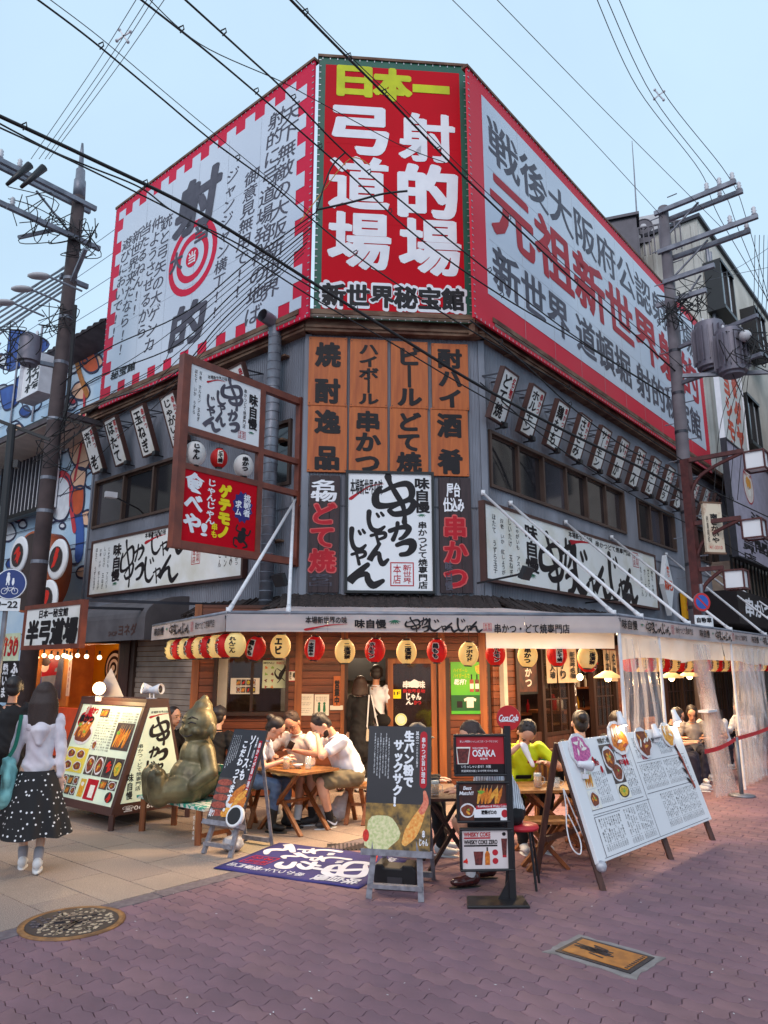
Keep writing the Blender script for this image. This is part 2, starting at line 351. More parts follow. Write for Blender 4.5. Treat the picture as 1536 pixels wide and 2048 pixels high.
def food(mb, F, u0, u1, v0, v1, kind, w=.002, bgm=None, seed=0):
 r = random.Random(seed); W, H = u1-u0, v1-v0; cx, cy = (u0+u1)/2, (v0+v1)/2
 if bgm: mb.mat(bgm).rect(F, u0, u1, v0, v1, w)
 w += .0006
 if kind == 'skewers':
  for i in range(7):
   a = R_(70+r.uniform(-14,14)); x = u0+W*(.18+.1*i); l = H*.34; k = W*.055
   mb.mat(r.choice([PR['fry'], PR['fry2']])); stroke(mb, F, [(x-math.cos(a)*l, cy-H*.05-math.sin(a)*l, k),(x, cy, k*1.9),(x+math.cos(a)*l*.8, cy+math.sin(a)*l*.8, k*.8)], w+i*.0003)
   mb.mat(PR['stick']); stroke(mb, F, [(x+math.cos(a)*l*.8, cy+math.sin(a)*l*.8, k*.3),(x+math.cos(a)*l*1.3, cy+math.sin(a)*l*1.3, k*.2)], w)
  mb.mat(PR['leaf']).ell(F, u0+W*.22, cy+H*.12, W*.1, H*.08, w+.002, 10, wob=.2)
 elif kind == 'plate':
  mb.mat(PR['dish']).ell(F, cx, cy, W*.46, H*.44, w, 20)
  mb.mat(PR['stew']).ell(F, cx, cy, W*.38, H*.35, w+.0004, 16, wob=.06)
  for i in range(9):
   a = r.uniform(0,6.28); d = r.uniform(0,.24); mb.mat(r.choice([PR['fry'], PR['meat'], PR['meat'], PR['fry2']])).ell(F, cx+math.cos(a)*W*d, cy+math.sin(a)*H*d, W*.1, H*.06, w+.0008+i*.0002, 8, r.uniform(0,3), .15)
  mb.mat(PR['leaf']).ell(F, cx+W*.05, cy+H*.05, W*.07, H*.06, w+.004, 8, wob=.2)
 elif kind == 'red':
  mb.mat(PR['black']).ell(F, cx, cy, W*.44, H*.42, w, 18)
  for i in range(7):
   mb.mat(PR['red']).ell(F, cx+r.uniform(-.15,.15)*W, cy+r.uniform(-.18,.18)*H, W*.24, H*.07, w+.0005+i*.0002, 8, R_(60+r.uniform(-30,30)), .08)
 elif kind == 'green':
  mb.mat(PR['black']).ell(F, cx, cy, W*.45, H*.43, w, 18); mb.mat(PR['egg']).ell(F, cx, cy, W*.36, H*.34, w+.0005, 16, wob=.05)
  mb.mat(PR['leaf']).ell(F, cx, cy, W*.12, H*.1, w+.001, 8, wob=.2)
  for i in range(8): mb.mat(PR['leaf2']).ell(F, cx+r.uniform(-.25,.25)*W, cy+r.uniform(-.22,.22)*H, W*.05, H*.02, w+.0012+i*.0001, 6, r.uniform(0,3))
 elif kind == 'beer':
  mb.mat(PR['beer']).rect(F, cx-W*.25, cx+W*.25, v0+H*.12, v0+H*.68, w); mb.mat(PR['foam']).ell(F, cx, v0+H*.72, W*.28, H*.12, w+.0005, 12, wob=.05)
 elif kind == 'cola':
  mb.mat(PR['cola']).poly(F, [(cx-W*.2,v0+H*.08),(cx+W*.2,v0+H*.08),(cx+W*.28,v0+H*.8),(cx-W*.28,v0+H*.8)], w); mb.mat(PR['foam']).ell(F, cx, v0+H*.82, W*.28, H*.04, w+.0005, 12)
  for i in range(4): mb.mat(PR['fry2']).ell(F, cx+r.uniform(-.12,.12)*W, cy+r.uniform(-.1,.25)*H, W*.08, H*.06, w+.0007+i*.0002, 5, r.uniform(0,3))
def rows(parent, m, F, u0, u1, v0, v1, n, items, vert=True, w=.003, bold=.01, seed=0, price=None):
 """menu columns: n columns of small items between u0..u1, right to left when vertical"""
 r = random.Random(seed)
 for i in range(n):
  it = items[(seed+i) % len(items)]
  if vert:
   a = u1-(u1-u0)*(i+.85)/n; b = u1-(u1-u0)*(i+.2)/n; it = it+' '+items[(seed+i*5+3) % len(items)]+(' '+items[(seed+i*7+1) % len(items)] if v1-v0 > .25 else ''); L = (v1-v0)*(.76 if i % 3 else .70)
   T(parent, m, F, a, b, v1-L, v1, it, bold, w, True)
   if price: T(parent, price, F, a, b, v0, v0+(v1-v0)*.2, ['一五〇','二〇〇','一八〇','三〇〇'][(seed+i) % 4], bold, w, True)
  else:
   a = v1-(v1-v0)*(i+.8)/n; b = v1-(v1-v0)*(i+.2)/n; it = it+' '+items[(seed+i*5+3) % len(items)]; L = (u1-u0)*(.78 if i % 4 else .6)
   T(parent, m, F, u0, u0+L, a, b, it, bold, w)
   if price: T(parent, price, F, u1-(u1-u0)*.16, u1, a, b, ['150','200','180','300'][(seed+i) % 4], bold, w)
ITEMS = ['じゃがいも','玉ねぎ','しいたけ','アスパラ','海老','いか','紅しょうが','ほたて','うずら玉子','れんこん','さつまいも','鶏もも','ささみ','サーモン','牛串かつ','ホルモン','どて焼','キス','にんにく','チーズ','豚バラ','もち','なす','ししとう']
REMESH = []
def remesh(mb, name, mat_, parent, vox=.009, sm=3, label=None, disp=0.0):
 o = mb.build(name, mat_, parent, smooth=True, label=label)
 m = o.modifiers.new('r', 'REMESH'); m.mode = 'VOXEL'; m.voxel_size = vox; m.use_smooth_shade = True
 s = o.modifiers.new('s', 'SMOOTH'); s.factor = .5; s.iterations = sm
 REMESH.append((o, disp)); return o
def flush_remesh():
 bpy.context.view_layer.update(); dg = bpy.context.evaluated_depsgraph_get(); new = []
 for o, disp in REMESH:
  me = bpy.data.meshes.new_from_object(o.evaluated_get(dg)); new.append((o, me, disp))
 for o, me, disp in new:
  old = o.data; o.modifiers.clear(); o.data = me; me.name = old.name
  if disp:
   n = len(me.vertices); co = np.empty(n*3, 'f'); no = np.empty(n*3, 'f'); me.vertices.foreach_get('co', co); me.vertices.foreach_get('normal', no)
   co = co.reshape(-1,3); no = no.reshape(-1,3)
   a = np.sin(co[:,0]*31+co[:,2]*17+3*np.sin(co[:,1]*13+co[:,2]*9)); b = np.sin(co[:,2]*43+co[:,1]*29+2*np.sin(co[:,0]*23))
   d = disp*(np.sign(a)*np.abs(a)**1.5*.6+b*a*.6); co += no*d[:,None]; me.vertices.foreach_set('co', co.reshape(-1)); me.update()
  me.polygons.foreach_set('use_smooth', [True]*len(me.polygons))
def ik(a, b, l1, l2, pole):
 a = Vector(a); b = Vector(b); d = b-a; L = d.length; mx = (l1+l2)*.995
 if L > mx: b = a+d*(mx/L); d = b-a; L = mx
 x = (l1*l1-l2*l2+L*L)/(2*L); h = math.sqrt(max(l1*l1-x*x, 0)); dn = d.normalized(); p = Vector(pole); p = (p-dn*p.dot(dn)).normalized()
 return a+dn*x+p*h, b
def person(label, pos, yaw, H=1.7, pose='stand', lean=0.0, hands=None, feet=None, head=(0,0), skin=None, shirt=None, sleeve='short', bottom=None, btype='long', shoes=None, socks=None, hair=None, hstyle='short', seat=.45, vox=.009, girth=1.0, elbow=None, beard=None, cap=None, parts=(), knees=None, hidden_legs=False, hairm=None):
 """pos: pelvis ground point, yaw: heading (0 faces -Y towards the camera), local axes: x = person's left, f = forward"""
 s = H/1.7; pos = Vector(pos); f = Vector((math.sin(yaw), -math.cos(yaw), 0)); l = Vector((math.cos(yaw), math.sin(yaw), 0))
 P = thing('person', label, 'person', (pos.x, pos.y, pos.z))
 W_ = lambda a, b, c: pos + l*a + f*b + Z*c
 pelz = (.93*s if pose == 'stand' else seat+.10)
 pel = W_(0, 0, pelz); up = (Z*math.cos(lean)+f*math.sin(lean)); fw = (f*math.cos(lean)-Z*math.sin(lean))
 chest = pel + up*.34*s; neck = pel + up*.50*s; 
 sh = [neck - up*.035*s + l*(k*.175*s*girth) for k in (1,-1)]
 hp, hy = head; hup = (up*math.cos(hp*.5)+fw*math.sin(hp*.5)).normalized(); 
 hz = (up*math.cos(hp)+fw*math.sin(hp)).normalized(); hf0 = (fw*math.cos(hp)-up*math.sin(hp)).normalized()
 hf = (hf0*math.cos(hy)+l*math.sin(hy)).normalized(); hl = hz.cross(hf).normalized()*-1; hl = hf.cross(hz).normalized()*-1
 hc = neck + hup*.085*s + hz*.10*s + hf*.02*s; s0 = s
 hps = [pel + l*(k*.09*s) for k in (1,-1)]
 B = MB(); g = girth
 B.ball(pel+Z*.02, (.155*s*g, .115*s*g, .12*s), 14, 8, (l, fw, up)); B.cap(pel+up*.08*s, chest, .115*s*g, .125*s*g, 14)
 B.ball(chest, (.16*s*g, .115*s*g, .15*s), 14, 8, (l, fw, up)); B.ball(neck-up*.06*s, (.13*s*g, .075*s, .06*s), 12, 6, (l, fw, up))
 B.cap(neck-up*.03, neck+hup*.09*s, .058*s, .052*s)
 s = s0*1.13
 A = (hl, hf, hz)
 B.ball(hc+hz*.025*s, (.074*s, .092*s, .095*s), 16, 10, A); B.ball(hc-hz*.045*s+hf*.022*s, (.056*s, .062*s, .062*s), 12, 8, A); B.ball(hc-hz*.088*s+hf*.055*s, (.024*s,.022*s,.02*s), 8, 6, A)
 B.cap(hc+hf*.088*s+hz*.012*s, hc+hf*.104*s-hz*.022*s, .009*s, .014*s, 8); B.ball(hc+hf*.082*s-hz*.052*s, (.022*s,.012*s,.009*s), 8, 5, A)
 for k in (1,-1): B.ball(hc+hl*(k*.077*s)-hz*.005*s-hf*.005*s, (.012*s,.02*s,.032*s), 8, 6, A); B.ball(hc+hl*(k*.03*s)+hf*.080*s+hz*.030*s, (.02*s,.01*s,.008*s), 8, 5, A)
 s = s0
 hd = []; el = []
 for i, k in enumerate((1,-1)):
  t = hands[i] if hands and hands[i] is not None else None
  tgt = W_(*t) if t is not None else sh[i] + l*(k*.07) - Z*.52*s + f*.06
  pole = (elbow[i] if elbow and elbow[i] is not None else None); pole = (l*pole[0]+f*pole[1]+Z*pole[2]) if pole else (l*k*.5 - f*.6 - Z*.5)
  e, h = ik(sh[i], tgt, .29*s, .26*s, pole); el.append(e); hd.append(h)
  B.ball(sh[i]-Z*.01*s, .052*s*g, 10, 6); B.cap(sh[i], e, .046*s*g, .038*s*g); B.cap(e, h, .04*s*g, .025*s)
  fd = (h-e).normalized(); side = fd.cross(Z if abs(fd.z) < .8 else f).normalized(); nrm = side.cross(fd)
  pc = h+fd*.045*s; B.ball(pc, (.036*s,.05*s,.016*s), 10, 6, (side, fd, nrm))
  for j, (o, ln) in enumerate(((-.027,.068),(-.009,.078),(.009,.074),(.026,.058))):
   b0 = pc+side*(o*s)+fd*.035*s; m_ = b0+fd*(ln*.5*s)-nrm*(.006*s); B.cap(b0, m_, .0085*s, .008*s, 6); B.cap(m_, m_+fd*(ln*.35*s)-nrm*(.024*s), .008*s, .0065*s, 6)
  b0 = pc-side*.028*s*k-fd*.015*s; B.cap(b0, b0-side*.02*s*k+fd*.03*s-nrm*.01*s, .011*s, .009*s, 6); B.cap(b0-side*.02*s*k+fd*.03*s-nrm*.01*s, b0-side*.018*s*k+fd*.055*s-nrm*.022*s, .009*s, .007*s, 6)
 kn = []; ft = []
 for i, k in enumerate((1,-1)):
  if feet and feet[i] is not None: t = W_(feet[i][0], feet[i][1], feet[i][2] if len(feet[i]) > 2 else .08)
  else: t = W_(k*.10, 0 if pose == 'stand' else .42, .08)
  pole = knees[i] if knees and knees[i] else ((k*.1, 1, .2) if pose == 'stand' else (k*.25, .8, 1)); pole = l*pole[0]+f*pole[1]+Z*pole[2]
  K, a = ik(hps[i], t, .44*s, .43*s, pole); kn.append(K); ft.append(a)
  B.cap(hps[i], K, .082*s*g, .052*s*g); B.cap(K, K+(a-K)*.35, .053*s*g, .056*s*g); B.cap(K+(a-K)*.3, a, .054*s*g, .034*s)
  fy = f if pose == 'stand' else (f*1.0+l*k*.15).normalized()
  B.cap(a-Z*.03+fy*.0, a-Z*.045+fy*.13*s, .034*s, .026*s)
 remesh(B, 'body', skin, P, vox, 2)
 s = s0*1.13
 e = MB(); 
 for k in (1,-1): e.ball(hc+hl*(k*.03*s)+hf*.084*s+hz*.012*s, (.011*s,.006*s,.0055*s), 8, 5, A)
 e.build('eye', M['eye'], P, True)
 e = MB()
 for k in (1,-1): e.tube([hc+hl*(k*.014*s)+hf*.094*s+hz*.034*s, hc+hl*(k*.032*s)+hf*.092*s+hz*.039*s, hc+hl*(k*.05*s)+hf*.078*s+hz*.033*s], .0035*s, 5)
 e.build('eyebrow', hairm, P, True)
 e = MB(); e.ball(hc+hf*.090*s-hz*.053*s, (.022*s,.006*s,.006*s), 8, 5, A); e.build('mouth', M['lips'], P, True)
 hb = MB(); rr = random.Random(len(label))
 if hstyle != 'none':
  hb.ball(hc+hz*.045*s-hf*.022*s, (.084*s,.094*s,.088*s), 16, 10, A)
  if hstyle in ('short', 'fade', 'mop'):
   hb.ball(hc-hf*.05*s-hz*.01*s, (.076*s,.055*s,.075*s), 12, 8, A)
   n = 26 if hstyle != 'mop' else 40
   for q in range(n):
    a = rr.uniform(0, 6.28); t = rr.uniform(0, 1.2 if hstyle != 'mop' else 1.5); d = hl*math.cos(a)*math.sin(t)+hf*(math.sin(a)*math.sin(t)*.8-.15)+hz*math.cos(t)
    p0 = hc+hz*.045*s-hf*.02*s+d*.075*s; hb.cap(p0, p0+d*.022*s+hf*.012*s*(1 if hstyle=='short' else -.3)-hz*(.02*s if hstyle=='mop' else 0), .014*s, .006*s, 5)
   if hstyle == 'mop':
    for q in range(14):
     a = rr.uniform(-2.6, 2.6); d = (-hf*math.cos(a)+hl*math.sin(a)); p0 = hc+hz*.04*s+d*.075*s; hb.cap(p0, p0-hz*.07*s+d*.012*s, .018*s, .009*s, 6)
  if hstyle in ('long', 'curly', 'bob'):
   L = {'long':.30,'curly':.34,'bob':.17}[hstyle]
   for q in range(34):
    a = -1.75+3.5*q/33; d = (-hf*math.cos(a)+hl*math.sin(a)); p0 = hc+hz*.05*s+d*.07*s; p1 = hc-hz*.07*s+d*(.095*s)-hf*.015*s; ll = L*s*(1-.25*abs(a)/1.75)*rr.uniform(.85,1.05)
    p2 = hc-Z*ll+d*(.10*s+(.05*s if hstyle=='curly' else .015*s))-f*.03*s
    if hstyle == 'curly':
     p1 += Vector((rr.uniform(-1,1),rr.uniform(-1,1),0))*.02*s; p2 += Vector((rr.uniform(-1,1),rr.uniform(-1,1),rr.uniform(-.5,1)))*.05*s
    hb.cap(p0, p1, .028*s, .030*s, 6); hb.cap(p1, p2, .030*s, .014*s, 6)
  if hstyle == 'bun':
   hb.ball(hc-hf*.055*s+hz*.0*s, (.07*s,.06*s,.085*s), 12, 8, A); hb.ball(hc-hf*.12*s+hz*.05*s, .046*s, 10, 7); hb.ball(hc-hf*.125*s+hz*.055*s+hl*.02*s, .036*s, 8, 6)
  remesh(hb, 'hair', hairm, P, .0095, 1)
 if beard:
  b_ = MB(); 
  for q in range(15):
   a = -1.25+2.5*q/14; d = hf*math.cos(a)*.9+hl*math.sin(a); b_.cap(hc-hz*.012*s*abs(a)-hz*.045*s+d*.062*s, hc-hz*.092*s+d*.047*s+hf*.02*s, .015*s, .013*s, 6)
  b_.tube([hc+hf*.092*s-hz*.05*s+hl*.028*s, hc+hf*.099*s-hz*.04*s, hc+hf*.092*s-hz*.05*s-hl*.028*s], .006*s, 5)
  b_.build('beard', beard, P, True)
 if cap:
  c = MB(); c.ball(hc+hz*.055*s-hf*.012*s, (.09*s,.104*s,.085*s), 16, 10, A); c.ball(hc+hz*.045*s+hf*.10*s, (.068*s,.07*s,.010*s), 12, 6, A); c.ball(hc+hz*.142*s-hf*.012*s, .009*s, 6, 4)
  remesh(c, 'cap', cap, P, .007, 1)
 s = s0
 if shirt:
  S = MB(); o_ = .02*s
  S.ball(chest, (.172*s*g+.006, .128*s*g+.004, .155*s), 16, 10, (l, fw, up)); S.ball(neck-up*.065*s, (.155*s*g, .09*s, .062*s), 12, 8, (l, fw, up)); S.cap(pel+up*.02*s, chest, .14*s*g, .14*s*g, 16)
  S.ball(pel+up*.03*s, (.172*s*g, .142*s*g, .14*s), 16, 8, (l, fw, up))
  if sleeve == 'coat': S.cap(pel-Z*.05, pel-Z*.38*s, .17*s, .20*s, 16)
  for i in (0,1):
   fr = .62 if sleeve == 'short' else 1.0; e2 = sh[i]+(el[i]-sh[i])*fr
   S.cap(sh[i]-up*.015*s, e2, .072*s*g, .060*s*g, 12)
   if sleeve != 'short': S.cap(el[i], el[i]+(hd[i]-el[i])*.93, .056*s, .042*s, 12)
  remesh(S, 'shirt', shirt, P, .0125, 2, disp=.010)
  ck = MB(); ck.lathe([(.062*s, 0), (.070*s, .004), (.070*s, .014), (.062*s, .018)], 16, neck-up*.005*s, (l, fw, (up*.9+fw*.2).normalized())); ck.build('collar', shirt, P, True)
 if bottom:
  S = MB(); 
  if btype == 'skirt': pass
  else:
   S.ball(pel+Z*.01, (.168*s*g, .135*s*g, .12*s), 14, 8, (l, fw, up))
   for i in (0,1):
    S.cap(hps[i], hps[i]+(kn[i]-hps[i])*(.95 if btype != 'shorts' else .82), .098*s*g, .078*s*g, 12)
    if btype == 'shorts': S.cap(hps[i]+(kn[i]-hps[i])*.7, hps[i]+(kn[i]-hps[i])*.84, .088*s*g, .086*s*g, 12)
    if btype in ('long', 'capri'): e2 = kn[i]+(ft[i]-kn[i])*(.93 if btype == 'long' else .68); S.cap(kn[i], e2, .074*s*g, .056*s, 12)
   remesh(S, 'shorts' if btype == 'shorts' else 'trousers', bottom, P, .0125, 2, disp=.009)
 for i, k in enumerate((1,-1)):
  a = ft[i]; fy = f if pose == 'stand' else (f*1.0+l*k*.15).normalized(); ly = Z.cross(fy)
  if socks: 
   q = MB(); q.cap(a+(kn[i]-a)*.02, a+(kn[i]-a)*(.30 if socks is M['sock_white'] else .22), .042*s, .047*s, 12); q.build('sock', socks, P, True)
  if shoes:
   q = MB(); q.ball(a-Z*.018*s-fy*.03*s, (.045*s,.05*s,.055*s), 12, 8, (ly, fy, Z)); q.ball(a-Z*.04*s+fy*.10*s, (.048*s,.085*s,.036*s), 14, 8, (ly, fy, Z)); q.cap(a-Z*.03*s, a-Z*.04*s+fy*.08*s, .045*s, .040*s, 12)
   if shoes is M['boot']: q.cap(a, a+(kn[i]-a)*.33, .052*s, .056*s, 12)
   remesh(q, 'shoe', shoes, P, .008, 2)
   q = MB(); q.prism(Frame(a-Z*.08*s, ly, fy), [(math.cos(t)*.05*s*(1 if math.sin(t)>0 else .85), .055*s+math.sin(t)*.14*s) for t in [x*math.pi/8 for x in range(16)]], 0, .022*s)
   q.build('sole', M['sole_white'] if shoes is not M['boot'] and shoes is not M['loafer'] else M['boot'], P, True)
 P_ = dict(o=P, pel=pel, chest=chest, neck=neck, sh=sh, el=el, hd=hd, hc=hc, hf=hf, hz=hz, hl=hl, kn=kn, ft=ft, l=l, f=f, up=up, fw=fw, s=s)
 return P_
M = {}
def dm(k, *a, **kw): M[k] = mat(k, *a, **kw)
dm('siding', srgb(142,146,158), .55, c2=srgb(112,114,124), ns=1.6, nd=8, metal=.1, stain=.25, stretch=(1,1,.35))
dm('siding_dark', srgb(96,100,112), .6, c2=srgb(72,74,84), ns=1.5, nd=5)
dm('rust', srgb(132,104,84), .8, c2=srgb(84,48,34), ns=3, nd=8, bump=.3, stretch=(1,1,2))
dm('eave', srgb(150,138,128), .8, c2=srgb(104,84,70), ns=2.5, nd=8)
dm('alu_brown', srgb(98,78,70), .4, metal=.4)
dm('glass_dark', srgb(22,22,28), .06, spec=.8, c2=srgb(34,30,34), ns=.8)
dm('glass_mid', srgb(70,66,74), .08, spec=.9, c2=srgb(40,38,44), ns=.6)
dm('white_panel', srgb(236,236,238), .35, c2=srgb(224,226,230), ns=.8, spec=.3)
dm('white_old', srgb(232,232,230), .4, c2=srgb(205,200,180), ns=1.6, nd=7, contrast=(.5,.8), spec=.3)
dm('frame_brown', srgb(78,48,42), .5); dm('frame_red', srgb(128,66,48), .5, c2=srgb(104,52,40), ns=5); dm('frame_black', srgb(24,22,24), .4)
dm('ink', srgb(30,24,28), .5, spec=.3); dm('ink_grey', srgb(88,84,96), .5, c2=srgb(72,68,80), spec=.3); dm('ink_red', srgb(186,22,40), .5, spec=.3); dm('ink_white', srgb(240,240,244), .5, c2=srgb(230,230,236), spec=.3)
dm('ink_yellow', srgb(250,225,20), .5, spec=.3); dm('ink_lime', srgb(205,212,24), .5, spec=.3); dm('ink_green', srgb(30,110,80), .5, spec=.3); dm('ink_pink', srgb(212,86,84), .5)
dm('ink_orange', srgb(232,84,40), .5)
dm('sheet_red', srgb(206,0,30), .5, c2=srgb(188,0,24), ns=.5, spec=.12); dm('sheet_pink', srgb(220,34,74), .5, c2=srgb(206,28,60), ns=.4, spec=.15); dm('sheet_white', srgb(214,222,234), .34, c2=srgb(196,206,222), ns=.35, nd=2, spec=.45)
dm('sheet_side', srgb(216,22,54), .5, c2=srgb(222,60,76), ns=.25, nd=2, spec=.2); dm('sheet_green', srgb(0,92,72), .45, c2=srgb(0,80,62)); dm('grommet', srgb(190,190,196), .4, metal=.7)
M['board_wood'] = wood('board_wood', srgb(196,104,40), srgb(164,78,28), 'z', ns=2.2, rough=.5, bump=.1)
M['dark_board'] = wood('dark_board', srgb(62,42,46), srgb(40,26,30), 'z', ns=3, rough=.6, bump=.25)
M['plank'] = wood('plank', srgb(132,68,36), srgb(84,40,22), 'xy', ns=1.0, rough=.5, bump=.12); M['plank2'] = wood('plank2', srgb(112,56,30), srgb(74,36,20), 'xy', ns=1.0, rough=.5, bump=.12)
M['post_wood'] = wood('post_wood', srgb(158,92,46), srgb(118,62,30), 'z', ns=2, rough=.5); M['post_dark'] = wood('post_dark', srgb(62,34,26), srgb(38,20,16), 'z', ns=2)
M['table_wood'] = wood('table_wood', srgb(176,120,66), srgb(132,82,42), 'y', ns=3, rough=.45); M['leg_wood'] = wood('leg_wood', srgb(150,88,46), srgb(112,60,30), 'z', ns=4, rough=.5)
M['old_dark_wood'] = wood('old_dark_wood', srgb(86,52,42), srgb(52,28,24), 'z', ns=4)
dm('thatch', srgb(66,54,52), .95, c2=srgb(34,28,28), ns=30, nd=6, bump=.8, bs=60, stretch=(1,1,.3))
dm('canvas', srgb(206,198,198), .7, c2=srgb(182,174,176), ns=1.6, nd=6, trans=.25); dm('canvas_dirty', srgb(190,182,184), .7, c2=srgb(158,150,152), ns=2.4, nd=7, trans=.22)
dm('vinyl_white', srgb(236,232,226), .35, c2=srgb(222,214,206), ns=2, trans=.3, spec=.5)
dm('arm_white', srgb(226,226,230), .35, c2=srgb(210,208,212), ns=6)
dm('steel', srgb(150,150,158), .35, metal=.7); dm('steel_dark', srgb(70,70,78), .45, metal=.6); dm('galv', srgb(140,142,152), .5, metal=.5, c2=srgb(112,114,124), ns=5)
dm('pole_grey', srgb(118,112,118), .8, c2=srgb(98,92,98), ns=3, nd=6, bump=.25, bs=30); dm('pole_brown', srgb(84,70,70), .8, c2=srgb(64,52,54), ns=3, nd=6, bump=.2, bs=30)
dm('cable', srgb(22,20,24), .6); dm('cable_grey', srgb(80,80,88), .6); dm('cable_white', srgb(225,225,230), .4); dm('cable_yellow', srgb(206,150,50), .5); dm('insulator', srgb(214,214,220), .3)
dm('black_plastic', srgb(30,28,32), .45); dm('dark_grey', srgb(62,60,66), .5); dm('white_plastic', srgb(228,228,234), .3); dm('grey_awning', srgb(92,88,92), .75, c2=srgb(78,74,78), ns=3)
dm('glass_clear', srgb(40,30,26), .05, alpha=.42, spec=.8); dm('trafo', srgb(122,118,130), .5, metal=.3)
dm('shutter', srgb(196,172,152), .5, c2=srgb(146,128,118), ns=2, metal=.2); dm('inner_wall', srgb(196,188,176), .8)
dm('mat_blue', srgb(44,40,118), .75, c2=srgb(36,34,100), ns=3, bump=.3, bs=300); dm('mat_white', srgb(214,216,230), .8)
dm('paver', srgb(142,106,116), .8, stain=.4, c2=srgb(122,94,104), ns=2.2, nd=8, bump=.25, bs=220); dm('paver2', srgb(135,101,111), .8, stain=.4, c2=srgb(116,90,100), ns=2.6, nd=8, bump=.25, bs=220); dm('paver3', srgb(148,111,118), .8, stain=.4, c2=srgb(126,96,102), ns=3, nd=8, bump=.25, bs=220)
dm('joint', srgb(104,80,88), .95, c2=srgb(88,68,76), ns=12); dm('granite', srgb(186,164,148), .6, c2=srgb(136,120,112), ns=150, nd=3, contrast=(.42,.58), bump=.1, bs=200, stain=.4); dm('granite2', srgb(174,154,140), .6, c2=srgb(120,104,100), ns=150, nd=3, contrast=(.42,.58))
dm('granite_y', srgb(178,164,140), .7, c2=srgb(150,136,116), ns=90); dm('kerb', srgb(118,106,110), .8, c2=srgb(96,84,90), ns=20, nd=6); dm('asphalt', srgb(66,62,66), .9, c2=srgb(52,48,52), ns=60, nd=6, bump=.4, bs=150)
dm('concrete', srgb(150,142,140), .85, c2=srgb(120,112,110), ns=8, nd=7)
dm('bronze', srgb(134,122,88), .42, metal=.25, c2=srgb(70,62,42), ns=5, nd=8, spec=.5, bump=.15, bs=40)
dm('iron_brown', srgb(168,120,72), .55, metal=.2, c2=srgb(120,84,56), ns=10); dm('iron_dark', srgb(56,50,56), .55, metal=.3); dm('paint_orange', srgb(190,122,50), .6, c2=srgb(160,100,44), ns=15); dm('iron_pale', srgb(206,184,156), .6, c2=srgb(130,112,100), ns=20)
dm('red_paint', srgb(196,34,40), .35); dm('seat_red', srgb(206,36,52), .4)
dm('skin', srgb(222,172,146), .5, c2=srgb(206,152,126), ns=6, spec=.4); dm('skin2', srgb(206,152,124), .5, c2=srgb(190,132,106), ns=6); dm('skin3', srgb(228,184,160), .5, c2=srgb(214,164,140), ns=6)
dm('lips', srgb(178,96,88), .5); dm('eye', srgb(30,22,20), .2)
dm('hair_black', srgb(28,22,24), .5, c2=srgb(44,34,34), ns=50, stretch=(6,6,1)); dm('hair_brown', srgb(62,40,34), .5, c2=srgb(40,26,24), ns=50, stretch=(6,6,1), bump=.4, bs=200); dm('beard', srgb(52,36,30), .8)
dm('cl_white', srgb(232,232,240), .85, c2=srgb(222,222,232), ns=4); dm('cl_cream', srgb(232,218,210), .85); dm('cl_grey', srgb(150,144,144), .85); dm('cl_hoodie', srgb(234,226,232), .9, c2=srgb(204,194,204), ns=5)
dm('cl_black', srgb(24,22,26), .85); dm('cl_navy', srgb(38,38,58), .85); dm('cl_olive', srgb(128,116,92), .85, c2=srgb(112,100,78), ns=6); dm('cl_denim', srgb(96,116,150), .85, c2=srgb(80,98,132), ns=20); dm('cl_yellow', srgb(214,232,28), .7, c2=srgb(204,222,20)); dm('cl_green', srgb(52,62,58), .85); dm('cl_lblue', srgb(196,206,226), .85)
dm('boot', srgb(22,20,22), .5); dm('sneaker', srgb(228,228,232), .6); dm('sneaker_b', srgb(40,38,42), .6); dm('loafer', srgb(66,26,26), .25, coat=.3); dm('sole_white', srgb(232,232,234), .6); dm('sock_white', srgb(234,234,238), .9); dm('sock_grey', srgb(160,156,164), .9)
dm('tote', srgb(150,206,204), .8, c2=srgb(128,190,190), ns=6); dm('strap_green', srgb(24,112,92), .8); dm('bag_beige', srgb(206,190,170), .6); dm('phone', srgb(30,30,36), .2)
dm('lant_red', srgb(222,34,34), .6, c2=srgb(208,24,26), ns=8, trans=.35); dm('lant_cream', srgb(246,226,160), .6, c2=srgb(240,214,140), ns=6, trans=.35, emit=(1,.78,.36), es=.22); dm('lant_white', srgb(236,234,232), .5, c2=srgb(226,222,220), ns=6, trans=.3)
dm('bulb', (1,.85,.6), .3, emit=(1,.70,.34), es=9.0); dm('bulb_white', (1,.95,.85), .3, emit=(1,.86,.6), es=14.0); dm('lamp_glow', (1,.95,.85), .3, emit=(1,.80,.5), es=5.0); dm('shade_white', srgb(240,220,180), .5, trans=.5, emit=(1,.72,.35), es=.5)
dm('box_light', srgb(232,240,232), .4, emit=(.9,1,.9), es=.25); dm('lightbox', srgb(200,214,196), .4, c2=srgb(222,232,206), emit=(.80,.98,.74), es=.14)
dm('yellow_wall', srgb(246,180,10), .7, c2=srgb(236,170,14), ns=3); dm('orange_wall', srgb(224,140,60), .7, c2=srgb(190,110,50), ns=3, nd=6)
dm('paper', srgb(236,228,214), .7); dm('paper_green', srgb(214,224,190), .7); dm('poster_green', srgb(50,156,50), .4, c2=srgb(110,190,40), ns=1.5); dm('poster_dark', srgb(20,84,40), .4); dm('cloth_cream', srgb(222,196,166), .85, trans=.2)
dm('foodboard', srgb(34,30,36), .4, c2=srgb(40,36,42)); dm('easel', srgb(140,138,146), .6, c2=srgb(112,108,116), ns=20); dm('bubbles', srgb(170,130,60), .5, c2=srgb(60,48,30), ns=16, nd=8); dm('tray_dark', srgb(92,44,30), .5, c2=srgb(44,26,24), ns=9)
